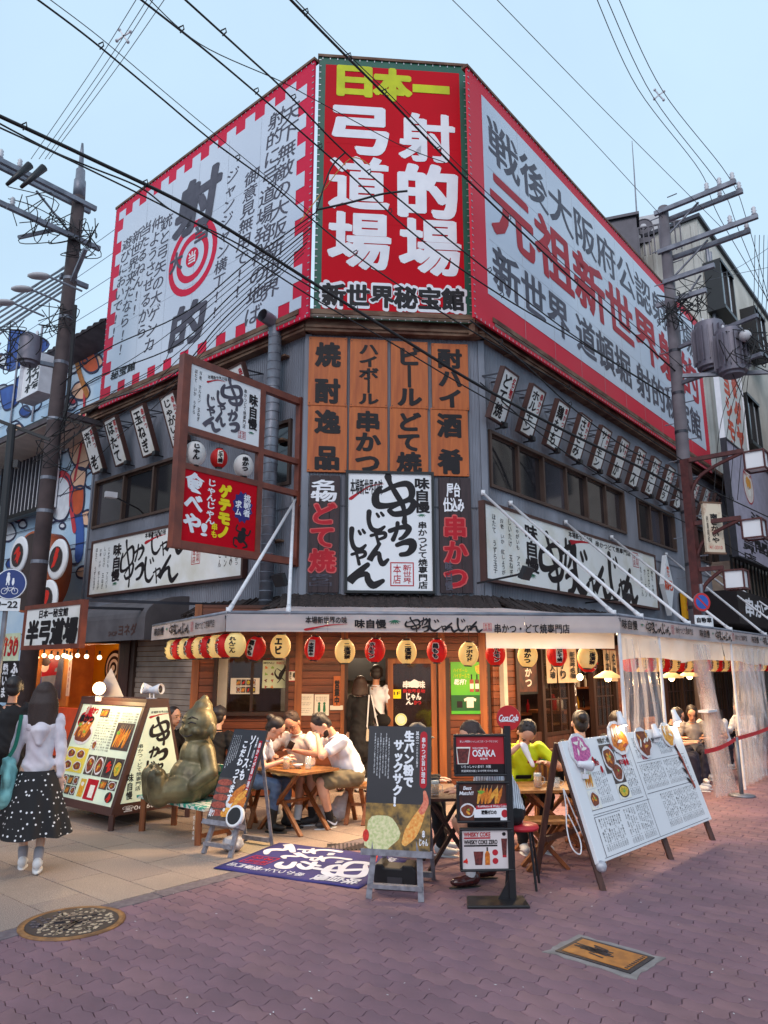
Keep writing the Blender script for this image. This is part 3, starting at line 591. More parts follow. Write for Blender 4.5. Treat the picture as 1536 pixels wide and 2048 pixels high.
dm('beer', srgb(232,160,30), .15, c2=srgb(240,180,50), spec=.6); dm('clear', srgb(220,228,230), .04, alpha=.25, spec=.9); dm('foam', srgb(240,236,224), .8)
dm('purple_dish', srgb(150,60,120), .5, c2=srgb(190,120,170), ns=30); dm('poster_red', srgb(186,34,48), .4); dm('poster_pale', srgb(226,214,214), .4)
dm('mural_blue', srgb(160,196,226), .7, c2=srgb(204,224,238), ns=.8, nd=5); dm('mural_navy', srgb(40,70,140), .7, c2=srgb(60,96,170), ns=2); dm('mural_skin', srgb(238,196,166), .7, c2=srgb(228,180,150)); dm('mural_orange', srgb(206,92,52), .7); dm('mural_red', srgb(206,64,76), .7); dm('mural_white', srgb(228,234,242), .7); dm('mural_line', srgb(52,54,84), .7)
dm('orange_ring', srgb(176,92,54), .45, c2=srgb(150,74,44), ns=2); dm('dark_brown', srgb(62,50,48), .6)
dm('tile_roof', srgb(96,88,92), .7, c2=srgb(74,66,70), ns=4, nd=5); dm('blue_sign', srgb(24,52,120), .4); dm('no_blue', srgb(36,88,176), .4); dm('lv_wall', srgb(176,172,168), .7, c2=srgb(156,150,146), ns=2); dm('metal_wall', srgb(206,202,194), .6, c2=srgb(184,180,172), ns=1.2, nd=5, stain=.15)
dm('bracket_red', srgb(92,44,42), .6, c2=srgb(72,32,32), ns=10); dm('rust_sign', srgb(222,206,182), .6, c2=srgb(160,96,52), ns=5, nd=8, contrast=(.55,.75)); dm('sticker', srgb(40,150,130), .5, c2=srgb(210,210,200), ns=18, nd=2, contrast=(.47,.5))
dm('ac_white', srgb(196,194,198), .5); dm('tape_red', srgb(214,40,48), .5); dm('plastic_bag', srgb(226,224,232), .3, trans=.4); dm('sand_bag', srgb(206,206,212), .5, c2=srgb(150,150,160), ns=20)
PR = {k: mat('print_'+k, c, .5, c2=c2, ns=50, nd=6) for k, c, c2 in (
 ('fry', srgb(226,136,44), srgb(184,92,26)), ('fry2', srgb(240,180,70), srgb(206,120,40)), ('stick', srgb(206,176,130), srgb(186,150,100)), ('leaf', srgb(90,150,50), srgb(150,190,70)), ('leaf2', srgb(120,170,60), srgb(80,130,40)),
 ('dish', srgb(232,230,232), srgb(210,206,210)), ('stew', srgb(142,72,40), srgb(100,46,28)), ('meat', srgb(176,84,64), srgb(128,50,40)), ('black', srgb(40,34,34), srgb(60,50,48)), ('red', srgb(230,44,26), srgb(190,30,20)), ('egg', srgb(226,196,70), srgb(196,150,40)),
 ('beer', srgb(236,170,40), srgb(220,140,24)), ('foam', srgb(244,240,230), srgb(230,226,216)), ('cola', srgb(72,30,30), srgb(120,50,46)), ('yellow', srgb(240,220,90), srgb(230,206,70)), ('pink', srgb(222,120,170), srgb(160,60,130)), ('prawn', srgb(230,130,40), srgb(246,190,100)), ('prawn_tail', srgb(214,96,72), srgb(230,140,110)), ('onion', srgb(232,222,176), srgb(190,196,130)), ('tray', srgb(60,50,50), srgb(90,76,70)))}
def corr(mb, F, u0, u1, v0, v1, pitch=.05, d=.012, w=0.0):
 n = max(1, round((u1-u0)/pitch)); p = (u1-u0)/n; U = []
 for i in range(n): U += [(u0+i*p, 0), (u0+(i+.5)*p, 0), (u0+(i+.62)*p, d), (u0+(i+.88)*p, d)]
 U.append((u1, 0)); vs = [F.p(u, v0, w+k) for u, k in U]+[F.p(u, v1, w+k) for u, k in U]; m = len(U)
 mb.add(vs, [(i, i+1, i+1+m, i+m) for i in range(m-1)])
def holes_rects(u0, u1, v0, v1, holes):
 """split the rectangle into rectangles round the holes (column strips)"""
 xs = sorted({u0, u1, *[h[0] for h in holes], *[h[1] for h in holes]}); xs = [x for x in xs if u0 <= x <= u1]; o = []
 for a, b in zip(xs, xs[1:]):
  if b-a < 1e-4: continue
  m = (a+b)/2; hs = sorted([(h[2], h[3]) for h in holes if h[0] < m < h[1]]); y = v0
  for c, d in hs:
   if c > y: o.append((a, b, y, c))
   y = max(y, d)
  if y < v1: o.append((a, b, y, v1))
 return o
FC = Frame((0, 10.6, 0), (.9965, .0839, 0))
CL = FC.p(FC.hit(612, 900)[0], 0); CRn = FC.p(FC.hit(967, 900)[0], 0)
FR = Frame(CRn, (.648, .762, 0)); FL = Frame(CL, (.766, -.643, 0))
uL, uR = FC.hit(612, 900)[0], FC.hit(967, 900)[0]
bld = thing('restaurant_building', 'grey corrugated two storey corner restaurant with timber ground floor front', 'building', (CL.x, CL.y, 0))
WT = FC.hit(780, 676)[1]                        # underside of the eave, chamfer
ZB = 2.45                                       # foot of the cladding
LEND, REND = FL.hit(172, 1150)[0], 13.2
wl_ = []
def win(F, px, u0, u1, v0, v1, n, parent=bld, gm=None, seed=0, d=.09):
 r = random.Random(seed); f = MB()
 f.fbox(F, u0, u1, v0-.05, v0, -d, .05).fbox(F, u0, u1, v1, v1+.05, -d, .05).fbox(F, u0-.05, u0, v0-.05, v1+.05, -d, .05).fbox(F, u1, u1+.05, v0-.05, v1+.05, -d, .05)
 for i in range(1, n):
  x = u0+(u1-u0)*i/n; f.fbox(F, x-.025, x+.025, v0, v1, -d*.8, .03)
 fo = f.build('window', M['alu_brown'], parent)
 for i in range(n):
  a, b = u0+(u1-u0)*i/n, u0+(u1-u0)*(i+1)/n; ww = -.05 if i % 2 else -.03
  MB().fbox(F, a+.03, b-.03, v0+.03, v1-.03, ww-.006, ww).build('pane', gm or M['glass_dark' if (i+seed) % 3 else 'glass_mid'], fo)
  MB().fbox(F, a+.0, a+.03, v0, v1, ww-.012, ww+.012).fbox(F, b-.03, b, v0, v1, ww-.012, ww+.012).fbox(F, a+.03, b-.03, v0, v0+.03, ww-.012, ww+.012).fbox(F, a+.03, b-.03, v1-.03, v1, ww-.012, ww+.012).build('sash', M['alu_brown'], fo)
 return fo
a = FR.hit(978, 867); b = FR.hit(1248, 1064); zt1 = a[1]; zb1 = b[1]
RW = [(a[0], b[0], zb1, zt1, 6, 1)]
a = FR.hit(1272, 1000); b = FR.hit(1352, 1128); RW.append((a[0], b[0], zb1, zt1, 3, 2))
RW.append((b[0]+1.2, b[0]+3.4, zb1, zt1, 4, 3))
a = FL.hit(196, 968); b = FL.hit(352, 926); c = FL.hit(196, 1052)
LW = [(a[0], b[0]+.35, (c[1]), a[1], 3, 0)]
LW.append((FL.hit(545, 860)[0], FL.hit(581, 860)[0], FL.hit(560, 968)[1], FL.hit(560, 852)[1], 1, 5))
sid = MB()
for F, u0, u1, hs in ((FR, 0.0, REND, RW), (FL, LEND, 0.0, LW)):
 for r in holes_rects(u0, u1, ZB, WT, [(h[0]-.05, h[1]+.05, h[2]-.05, h[3]+.05) for h in hs]): corr(sid, F, *r)
corr(sid, FC, uL, uR, ZB, WT)
sid.build('corrugated_wall', M['siding'], bld)
for F, a_, b_ in ((FC, uL-.05, uL+.05), (FC, uR-.05, uR+.05), (FL, LEND-.06, LEND)): MB().fbox(F, a_, b_, ZB, WT, -.03, .03).build('corner_trim', M['siding'], bld)
for h in RW: win(FR, None, *h[:5], seed=h[5])
for h in LW: win(FL, None, *h[:5], seed=h[5])
s2 = MB()
for F, u0, u1 in ((FR, 0, REND), (FL, LEND, 0), (FC, uL, uR)): s2.fbox(F, u0, u1, zb1-.42, zb1-.40, 0, .018)
s2.build('joint_strip', M['siding_dark'], bld)
back = MB(); pr = FR.p(REND, 0); pl = FL.p(LEND, 0); far = pr+Vector((-.762,.648,0))*9; farl = pl+Vector((.643,.766,0))*9
pts = [pl, CL, CRn, pr, far, farl]
back.add([p+Z*(WT+.30) for p in pts], [tuple(range(6))]); back.add([far, farl, farl+Z*WT, far+Z*WT], [(0,1,2,3)]); back.add([pl+Z*2.75, farl+Z*2.75, farl+Z*WT, pl+Z*WT], [(0,1,2,3)]); back.add([pr, far, far+Z*WT, pr+Z*WT], [(0,1,2,3)])
back.build('roof_deck', M['siding_dark'], bld)
ev = MB()
for F, u0, u1 in ((FR, -.06, REND+.4), (FL, LEND-.3, .06), (FC, uL-.05, uR+.05)):
 ev.fbox(F, u0, u1, WT, WT+.22, -.1, .16); ev.fbox(F, u0-.0, u1+.0, WT+.222, WT+.30, -.1, .30); ev.fbox(F, u0, u1, WT+.05, WT+.09, .162, .185)
ev.build('eave', M['rust'], bld)
gt = MB()
for F, u0, u1 in ((FR, 0, REND+.4), (FL, LEND-.3, 0), (FC, uL, uR)):
 gt.tube([F.p(u0, WT+.20, .26), F.p(u1, WT+.20, .26)], .035, 8)
gt.build('gutter_pipe', M['eave'], bld)
def billboard(name, label, F, u0, u1, v0, v1, m_border, m_face, bx):
 t = thing(name, label, 'billboard', tuple(F.p((u0+u1)/2, v0, .3)))
 MB().fbox(F, u0, u1, v0, v1, .24, .28).build('backing_sheet', m_border, t)
 fr = MB(); 
 for a in range(int((v1-v0)/.55)+1):
  z = v0+.15+a*.55; fr.fbox(F, u0+.2*(F is not FC), u1-.2*(F is not FC), z, z+.05, .12, .236)
 n = int((u1-u0)/1.1)+1
 for i in range(n+1):
  x = u0+(.30 if F is not FC else .12)+(u1-u0-(.6 if F is not FC else .24))*i/n; fr.fbox(F, x-.04, x+.04, v0-.12, v1, .0, .118)
 fr.fbox(F, u0-.02, u1+.02, v1, v1+.05, .18, .30)
 fr.build('support_frame', M['rust'], t)
 g = MB(); st = .12
 for (a, b, horiz) in ((u0, u1, True), (v0, v1, False)):
  n = int((b-a)/st)
  for i in range(n):
   x = a+(i+.5)*(b-a)/n
   for e in (0, 1):
    if horiz: z = (v0+.02 if e == 0 else v1-.02); g.fbox(F, x-.007, x+.007, z-.02, z+.02, .281, .287)
    else: z = (u0+.02 if e == 0 else u1-.02); g.fbox(F, z-.02, z+.02, x-.007, x+.007, .281, .287)
 g.build('lacing', M['grommet'], t, kind='stuff'); return t
o3 = .28
def fcw(px, py): return FC.hit(px, py, o3)
c0, c1 = fcw(628, 637), fcw(935, 133)
BU0, BU1, BV0, BV1 = fcw(632, 400)[0], fcw(938, 400)[0], fcw(780, 640)[1], fcw(785, 124)[1]
bc = billboard('billboard', 'red billboard with green border and yellow heading over the chamfered corner', FC, BU0, BU1, BV0, BV1, M['sheet_green'], None, None)
W_, H_ = BU1-BU0, BV1-BV0
f = MB(); f.fbox(FC, BU0+W_*.045, BU1-W_*.045, BV0+H_*.03, BV1-H_*.03, .281, .286).build('printed_sheet', M['sheet_red'], bc)
def bbx(x0, x1, y0, y1):    # coordinates from the billboard crop: x 115..1240, y 60..1985
 return BU0+W_*(x0-118)/(1228-118), BU0+W_*(x1-118)/(1228-118), BV1-H_*(y1-85)/(1965-85), BV1-H_*(y0-85)/(1965-85)
k = M['ink_lime']
for ch, b in (('日', (265,505,150,370)), ('本', (535,805,150,385)), ('一', (825,1098,255,312))): T(bc, k, FC, *bbx(*b), ch, .05, .290, brush=.012)
for ch, b in (('弓', (240,625,465,805)), ('道', (215,635,835,1210)), ('場', (215,645,1240,1630)), ('射', (722,1125,480,835)), ('的', (722,1130,870,1240)), ('場', (722,1150,1262,1650))):
 T(bc, M['ink_white'], FC, *bbx(*b), ch, .035 if ch in '弓的' else .016, .290, brush=.016)
T(bc, M['ink_white'], FC, *bbx(165,1180,1722,1902), '新世界秘宝館', .06, .289, brush=.028); T(bc, M['ink'], FC, *bbx(178,1168,1738,1886), '新世界秘宝館', .03, .2925, brush=.01)
def flw(px, py): return FL.hit(px, py, o3)
u_r = flw(622, 400)[0]; u_l = flw(215, 620)[0]; LV0 = BV0-.05; LV1 = flw(627, 122)[1]
bl = billboard('billboard', 'pale blue billboard with pink battlement border and round archery target', FL, u_l, u_r, LV0, LV1, M['sheet_pink'], None, None)
W2, H2 = u_r-u_l, LV1-LV0; n1 = 9; bw = .20; pts = []
def side(pa, pb, n, depth, nrm):
 o = []; d = (pb[0]-pa[0], pb[1]-pa[1])
 for i in range(n):
  t0, t1, t2 = i/n, (i+.5)/n, (i+1)/n
  o += [(pa[0]+d[0]*t0, pa[1]+d[1]*t0), (pa[0]+d[0]*t1, pa[1]+d[1]*t1), (pa[0]+d[0]*t1+nrm[0]*depth, pa[1]+d[1]*t1+nrm[1]*depth), (pa[0]+d[0]*t2+nrm[0]*depth, pa[1]+d[1]*t2+nrm[1]*depth)]
 return o
a0, a1, b0, b1 = u_l+.16, u_r-.16, LV0+.20, LV1-.16
body_ = MB(); body_.fbox(FL, a0+bw, a1-bw, b0+bw, b1-bw, .281, .286)
n = 11
for i in range(n):
 p = (a1-a0)/n; x = a0+p*i; body_.fbox(FL, x, x+p*.5, b1-bw, b1, .281, .2855).fbox(FL, x+p*.5, x+p, b0, b0+bw, .281, .2855)
n = 7
for i in range(n):
 p = (b1-b0-2*bw)/n; z = b0+bw+p*i; body_.fbox(FL, a0, a0+bw, z, z+p*.5, .281, .2855).fbox(FL, a1-bw, a1, z+p*.5, z+p, .281, .2855)
body_.build('printed_sheet', M['sheet_white'], bl)
def col(F, wv, parent, m, px0, py0, px1, py1, wd, s, bold=.0, shear=.0, brush=.014, w=.290):
 """a vertical text column whose top centre and bottom centre are given in pixels"""
 u0_, v1_ = F.hit(px0, py0, wv); u1_, v0_ = F.hit(px1, py1, wv); u = (u0_+u1_)/2
 T(parent, m, F, u-wd/2, u+wd/2, v0_, v1_, s, bold, w, True, brush=brush, shear=shear, wob=.015)
g = M['ink_grey']; gg = M['ink_grey']
for a_ in ((571,222,553,590,.46,'天下無敵の大阪新世界',), (540,232,520,640,.42,'射的に弓道場発祥の地ば'), (498,345,482,592,.40,'御意見無用で!!'), (458,345,438,632,.36,'ジャンジャン横丁!!'), (322,440,312,695,.40,'銃と弓矢の大ゲンカ'), (307,440,292,670,.38,'仲ようさせるから'), (288,450,276,625,.38,'当たるねん!!'), (268,465,250,705,.38,'新世界来たなら!!'), (250,480,234,670,.38,'遊びにおいで!!')):
 col(FL, o3, bl, g, a_[0], a_[1], a_[2], a_[3], a_[4], a_[5], shear=.12)
a_, b_ = flw(372, 470), flw(412, 345); T(bl, g, FL, a_[0]-.35, b_[0]+.45, a_[1], b_[1], '射', .03, .293, brush=.02, shear=.15)
a_, b_ = flw(345, 702), flw(408, 592); T(bl, g, FL, a_[0]-.05, b_[0]+.05, a_[1], b_[1], '的', .03, .293, brush=.02, shear=.15)
a_, b_ = flw(222, 762), flw(272, 722); T(bl, M['ink'], FL, a_[0], b_[0], a_[1], b_[1], '秘宝館', .02, .293, brush=.01, shear=.1)
cx, cy = flw(385, 515); ring = MB(); rr_ = abs(flw(340, 515)[0]-cx)
for r0, r1 in ((1.0,.82),(.66,.48),(.26,0)):
 n = 32; R0, R1 = rr_*r0, rr_*r1
 if r1: ring.add([FL.p(cx+R0*math.cos(q*6.2832/n), cy+R0*math.sin(q*6.2832/n), .289) for q in range(n)]+[FL.p(cx+R1*math.cos(q*6.2832/n), cy+R1*math.sin(q*6.2832/n), .289) for q in range(n)], [(q, (q+1)%n, n+(q+1)%n, n+q) for q in range(n)])
 else: ring.ell(FL, cx, cy, R0, R0, .289, 24)
ring.build('target_print', M['sheet_pink'], bl)
T(bl, M['ink_white'], FL, cx-.11, cx+.11, cy-.12, cy+.12, '当', .02, .292); T(bl, g, FL, cx+.05, cx+.45, cy+.25, cy+.62, '当', .02, .293, brush=.012); T(bl, g, FL, cx-.72, cx-.32, cy-.1, cy+.3, '大', .02, .293, brush=.012)
def frw(px, py): return FR.hit(px, py, o3)
r_l = frw(942, 400)[0]; r_r = frw(1406, 760)[0]; RV1 = frw(942, 143)[1]; RV0 = BV0-.06
br = billboard('billboard', 'long white and red billboard above the row of small slanted signs', FR, r_l, r_r, RV0, RV1, M['sheet_side'], None, None)
W3, H3 = r_r-r_l, RV1-RV0
MB().fbox(FR, r_l+W3*.035, r_r-W3*.03, RV0+H3*.125, RV1-H3*.055, .281, .286).build('printed_sheet', M['sheet_white'], br)
vline = lambda v: RV0+H3*v
n = 11; s1 = '戦後大阪府公認射的場'; 
x0_, x1_ = r_l+W3*.05, r_r-W3*.05
T(br, g, FR, x0_, x1_, vline(.695), vline(.885), s1, .0, .290, brush=.026, shear=-.05)
T(br, M['ink_red'], FR, x0_, x1_, vline(.395), vline(.665), '元祖新世界射的', .02, .290, brush=.012, shear=-.05)
T(br, g, FR, x0_, x1_-.1, vline(.165), vline(.345), '新世界 道頓堀 射的秘宝館', .01, .290, brush=.026)
for par, F, u0, u1, v0, v1, n in ((bc, FC, BU0+.15, BU1-.15, BV0+.2, BV1-.2, 1), (bl, FL, u_l+.4, u_r-.4, LV0+.4, LV1-.4, 5), (br, FR, r_l+.5, r_r-.5, RV0+.2, RV1-.2, 9)):
 for i in range(n):
  x = u0+(u1-u0)*(i+1)/(n+1); MB().fbox(F, x-.003, x+.003, v0, v1, .2865, .2880).build('seam', M['sheet_red' if par is bc else 'grommet'], par)
 for i in range(1, 3): z_ = v0+(v1-v0)*i/3; MB().fbox(F, u0, u1, z_-.0025, z_+.0025, .2865, .2878).build('seam', M['sheet_red' if par is bc else 'grommet'], par)
ORD = 'first second third fourth fifth sixth seventh eighth ninth tenth eleventh twelfth thirteenth fourteenth fifteenth sixteenth seventeenth eighteenth nineteenth twentieth'.split() + [f'{n}th' if n % 10 not in (1,2,3) else f'{n}'+{1:'st',2:'nd',3:'rd'}[n%10] for n in range(21, 45)]
def sign(name, label, cat, F, u0, u1, v0, v1, w0=.02, d=.08, face='white_panel', frame='frame_brown', fw=.05, group=None):
 t = thing(name, label, cat, tuple(F.p((u0+u1)/2, v0, w0)), group)
 f = MB(); f.fbox(F, u0, u1, v0, v0+fw, w0, w0+d).fbox(F, u0, u1, v1-fw, v1, w0, w0+d).fbox(F, u0, u0+fw, v0+fw, v1-fw, w0, w0+d).fbox(F, u1-fw, u1, v0+fw, v1-fw, w0, w0+d)
 if fw: f.build('frame', M[frame], t)
 MB().fbox(F, u0+fw, u1-fw, v0+fw, v1-fw, w0, w0+d*.8).build('panel', M[face], t)
 return t, w0+d*.8+.003
def pxbox(F, x0, x1, y0, y1, w): # pixel box -> (u0,u1,v0,v1)
 a = F.hit(x0, (y0+y1)/2, w)[0]; b = F.hit(x1, (y0+y1)/2, w)[0]; c = F.hit((x0+x1)/2, y1, w)[1]; d = F.hit((x0+x1)/2, y0, w)[1]; return a, b, c, d
def logo_v(mb, F, X, w, warp=None, fat=1.0):
 """tall version; X maps crop pixels (x0,x1,y0,y1) of the centre sign to plane boxes"""
 logo(mb, F, [(G_KUSHI, X(632,888,1040,1345)), (G_KA, X(728,862,1352,1462)), (G_TSU, X(775,878,1478,1560)), (G_JI, X(588,692,1280,1405)), (G_YA, X(603,695,1415,1500)), (G_N, X(596,715,1492,1622)), (G_JI, X(475,568,1395,1532)), (G_YA, X(478,562,1540,1625)), (G_N, X(468,682,1628,1760))], w, warp, fat)
LOGO_H = [(G_KUSHI, (0,.19,0,1)), (G_KA, (.20,.29,.46,1)), (G_TSU, (.22,.30,0,.36)), (G_JI, (.31,.44,.05,.9)), (G_YA, (.45,.52,0,.42)), (G_N, (.51,.68,0,.62)), (G_JI, (.68,.78,.05,.95)), (G_YA, (.78,.85,0,.45)), (G_N, (.84,1.0,0,.72))]
def logo_h(mb, F, u0, u1, v0, v1, w, warp=None, fat=1.0):
 W, H = u1-u0, v1-v0; logo(mb, F, [(g, (u0+a*W, u0+b*W, v0+c*H, v0+d*H)) for g, (a, b, c, d) in LOGO_H], w, warp, fat)
b = pxbox(FC, 690, 869, 943, 1187, .12); cs, cw = sign('shop_sign', 'tall white sign with big black brush characters and red seal above the entrance', 'sign', FC, *b, .03, .12, 'white_panel', 'frame_black', .04)
def XC(x0, x1, y0, y1): # crop3 px -> plane
 f = lambda x: b[0]+(b[1]-b[0])*(x-432)/(1026-432); g_ = lambda y: b[3]-(b[3]-b[2])*(y-1003)/(1812-1003)
 return f(x0), f(x1), g_(y1), g_(y0)
ink = letters(cs, M['ink']); logo_v(ink, FC, XC, cw)
T(cs, M['ink'], FC, *XC(895,995,1045,1280), '味自慢', .03, cw, True, brush=.012); T(cs, M['ink'], FC, *XC(915,975,1340,1780), '串かつどて焼専門店', .02, cw, True, brush=.01)
T(cs, M['ink'], FC, *XC(465,680,1060,1165), '本場新世界の味', .02, cw, rot=.0, shear=0, brush=.01)
swoosh(letters(cs, M['ink_red']), FC, *XC(455,690,1090,1200), w=cw); x_ = XC(940,990,1290,1330); bamboo(letters(cs, M['ink_green']), FC, x_[0], x_[3], .07, cw)
seal(cs, M['ink_red'], FC, *XC(730,885,1610,1765), w=cw)
cols_ = ((617,694,'焼酎','逸品'), (700,775,'ハイボール','串かつ'), (782,856,'ビール','どて焼'), (864,937,'酎ハイ','酒肴'))
pos_ = ('far left','second from left','third from left','far right')
for i, (x0, x1, s_u, s_l) in enumerate(cols_):
 dy = i*4.5
 for s, y0, y1, ww, nm in ((s_l, 809+dy*.55, 944+dy*.6, .05, 'lower'), (s_u, 674+dy, 811+dy*.6, .06, 'upper')):
  q = pxbox(FC, x0-(2 if nm == 'lower' else 0), x1, y0, y1, ww)
  t = thing('menu_board', f'orange wooden board, {pos_[i]} of the {nm} row, above the tall white sign', 'sign', tuple(FC.p(q[0], q[2], ww)), 'orange wooden menu boards on the corner')
  MB().fbox(FC, q[0], q[1], q[2], q[3], .02, ww).build('board', M['board_wood'], t, bevel=.004)
  Hh = q[3]-q[2]; n = len(s); wd = (q[1]-q[0])*(.62 if n <= 3 else .5)
  cm = (q[0]+q[1])/2; T(t, M['ink'], FC, cm-wd/2, cm+wd/2, q[2]+Hh*.04, q[3]-Hh*.09, s, .035, ww+.003, True, brush=.015, wob=.01, ls=1.0 if n > 2 else 1.45)
  nb = MB()
  for a_, c_ in ((.04,.03),(.96,.03),(.04,.97),(.96,.97)): nb.ball(FC.p(q[0]+(q[1]-q[0])*a_, q[2]+Hh*c_, ww), .008, 6, 4)
  nb.build('nail', M['steel_dark'], t, kind='stuff')
for x0, x1, y0, y1, nm, parts in ((617,679,951,1185,'left', (('名物', (200,370,1060,1200), 'ink_white', .03), ('どて焼', (200,365,1215,1665), 'ink_red', .02), ('あり〼', (200,350,1680,1760), 'ink_grey', .02))), (879,944,956,1186,'right', (('屋台\n仕込み', (1085,1222,1080,1270), 'ink_white', .03), ('串かつ', (1090,1235,1300,1765), 'ink_red', .02), ('味自慢', (1088,1138,1600,1790), 'ink_grey', .02)))):
 q = pxbox(FC, x0, x1, y0, y1, .05)
 t = thing('dark_menu_board', f'dark stained board with red white-edged characters {nm} of the white sign'.replace('left of','on the left of').replace('right of','on the right of'), 'sign', tuple(FC.p(q[0], q[2], .05)))
 n = 3
 for i in range(n): MB().fbox(FC, q[0]+(q[1]-q[0])*i/n+.003, q[0]+(q[1]-q[0])*(i+1)/n-.003, q[2], q[3], .03, .06).build('plank', M['dark_board'], t)
 MB().fbox(FC, q[0], q[1], q[2]+.02, q[3]-.02, .01, .029).build('batten', M['dark_board'], t)
 def XD(a0, a1, c0, c1): 
  f_ = lambda x: FC.hit(560+x/3.31, (y0+y1)/2, .06)[0]; g_ = lambda y: FC.hit((x0+x1)/2, 640+y/3.31, .06)[1]; return f_(a0), f_(a1), g_(c1), g_(c0)
 for s, bx_, m_, bo in parts:
  X_ = XD(*bx_)
  if m_ == 'ink_red': T(t, M['ink_pink'], FC, X_[0]-.008, X_[1]+.008, X_[2]-.008, X_[3]+.008, s, .055, .0630, True, brush=.02)
  T(t, M[m_], FC, *X_, s, bo, .0660, '\n' not in s, brush=.02)
def long_sign(F, q, label, side_):
 t, w = sign('shop_sign', label, 'sign', F, *q, .03, .1, 'white_old', 'frame_brown', .045)
 W, H = q[1]-q[0], q[3]-q[2]; u = lambda a: q[0]+W*a; v = lambda a: q[2]+H*a
 mb = letters(t, M['ink']); fx = (.245,.83,.05,.80) if side_ == 'R' else (.24,.66,.10,.92)
 if side_ == 'R': logo_h(mb, F, u(fx[0]), u(fx[1]), v(fx[2]), v(fx[3]), w, fat=.92)
 else:
  L2 = [(G_KUSHI, (0,.22,0,.95)), (G_KA, (.22,.38,.50,.82)), (G_TSU, (.26,.38,.12,.40)), (G_JI, (.42,.56,.05,.52)), (G_YA, (.56,.66,0,.28)), (G_N, (.66,.93,0,.48)), (G_JI, (.50,.64,.58,1.0)), (G_YA, (.64,.74,.52,.78)), (G_N, (.74,1.0,.52,1.0))]
  W4, H4 = u(fx[1])-u(fx[0]), v(fx[3])-v(fx[2]); logo(mb, F, [(g_, (u(fx[0])+a*W4, u(fx[0])+b_*W4, v(fx[2])+c*H4, v(fx[2])+d*H4)) for g_, (a, b_, c, d) in L2], w, None, .66)
 T(t, M['ink'], F, u(.175), u(.235), v(.22), v(.86), '味自慢', .03, w, True, brush=.012)
 bamboo(letters(t, M['ink_green']), F, u(.205), v(.2), H*.09, w)
 T(t, M['ink'], F, u(.40), u(.54), v(.86), v(.95), '本場新世界の味', .02, w); swoosh(letters(t, M['ink_red']), F, u(.40), u(.54), v(.78), v(.86), w)
 if side_ == 'R': T(t, M['ink'], F, u(.56), u(.80), v(.84), v(.93), '串かつどて焼専門店', .02, w)
 seal(t, M['ink_red'], F, u(.71 if side_ == 'L' else .815), u(.76 if side_ == 'L' else .86), v(.3 if side_ == 'L' else .68), v(.55 if side_ == 'L' else .93), w)
 for i, s in enumerate(('ほたて うずら玉子', '海老 いか 紅しょうが', 'しいたけ 玉ねぎ', 'じゃがいも アスパラ')): T(t, M['ink'], F, u(.035+.033*i), u(.050+.033*i), v(.12), v(.86-.03*(i%2)), s, .012, w, True)
 for i, s in enumerate(('れんこん', 'サーモン', 'ささみ', '鶏もも 牛串かつ')): T(t, M['ink'], F, u(.865+.030*i), u(.880+.030*i), v(.2), v(.72-.03*(i%2)), s, .012, w, True)
 return t
q1 = FR.hit(964, 1000, .1); q2 = FR.hit(964, 1160, .1); q3 = FR.hit(1313, 1170, .1)
RSZ0 = FR.hit(964, 1160, .1)[1]; RSZ1 = q1[1]
long_sign(FR, (q1[0], q3[0], (RSZ0+FR.hit(1312, 1221, .1)[1])/2, RSZ1), 'long white sign with black brush characters below the strip window, beside the corner', 'R')
q1 = FL.hit(184, 1084, .1); q2 = FL.hit(176, 1198, .1); q3 = FL.hit(489, 1110, .1)
long_sign(FL, (q2[0], q3[0], (q2[1]+FL.hit(489, 1152, .1)[1])/2, q1[1]), 'wide white sign with two rows of brush characters above the grey awning', 'L')
def small_sign(F, u, vb, vt, wd, top, s, heading, label, d=1, w0=.10, tilt=.34):
 fr_ = F.tilt(tilt, u, vb, w0).roll(-.06*d); hgt = (vt-vb)
 t = thing('slanted_menu_sign', label, 'sign', tuple(F.p(u, vb, w0)), 'small slanted menu signs under the eave')
 a = wd/2; f = MB(); k = .028
 f.fbox(fr_, -a, a, 0, k, 0, .09).fbox(fr_, -a, a, hgt-k, hgt, 0, .09).fbox(fr_, -a, -a+k, k, hgt-k, 0, .09).fbox(fr_, a-k, a, k, hgt-k, 0, .09); f.build('frame', M['frame_brown'], t)
 MB().fbox(fr_, -a+k, a-k, k, hgt-k, .01, .08).build('panel', M['white_old'], t)
 n = len(s); T(t, M['ink'], fr_, -a*.68, a*.28, hgt*.08, hgt*.90, s, .014, .083, True, brush=.018, ls=1.0 if n > 2 else 1.5)
 T(t, M['ink_red'], fr_, a*.42, a*.80, hgt*.52, hgt*.92, heading, .02, .083, True, brush=.01)
 br_ = MB(); tp = fr_.p(0, hgt*.93, 0); wt = F.p(u, vt+.05, .0)
 for e in (-.6, .6):
  p_ = fr_.p(a*e, hgt*.9, 0); q_ = F.p(u+a*e, F.hit(0,0,0)[1]*0+p_.z+.02, .015); br_.beam(p_, q_, .02); br_.beam(p_+Z*-.12, q_, .014)
 br_.build('bracket', M['steel_dark'], t)
 l = MB(); c0 = F.p(u+a*.9, vb-.06, .02); l.beam(c0, c0+F.N*.14, .02); hd_ = c0+F.N*.16+Z*.03; l.box(hd_, (.10,.09,.08), math.atan2(F.U.y, F.U.x)); l.box(hd_+Z*.03-F.U*.03, (.12,.05,.03), math.atan2(F.U.y, F.U.x))
 l.build('spot_lamp', M['black_plastic'], t)
vb_ = FR.hit(987, 842, .12)[1]; vt_ = FR.hit(1008, 733, .42)[1]; hgt_ = (vt_-vb_)/math.cos(.34)
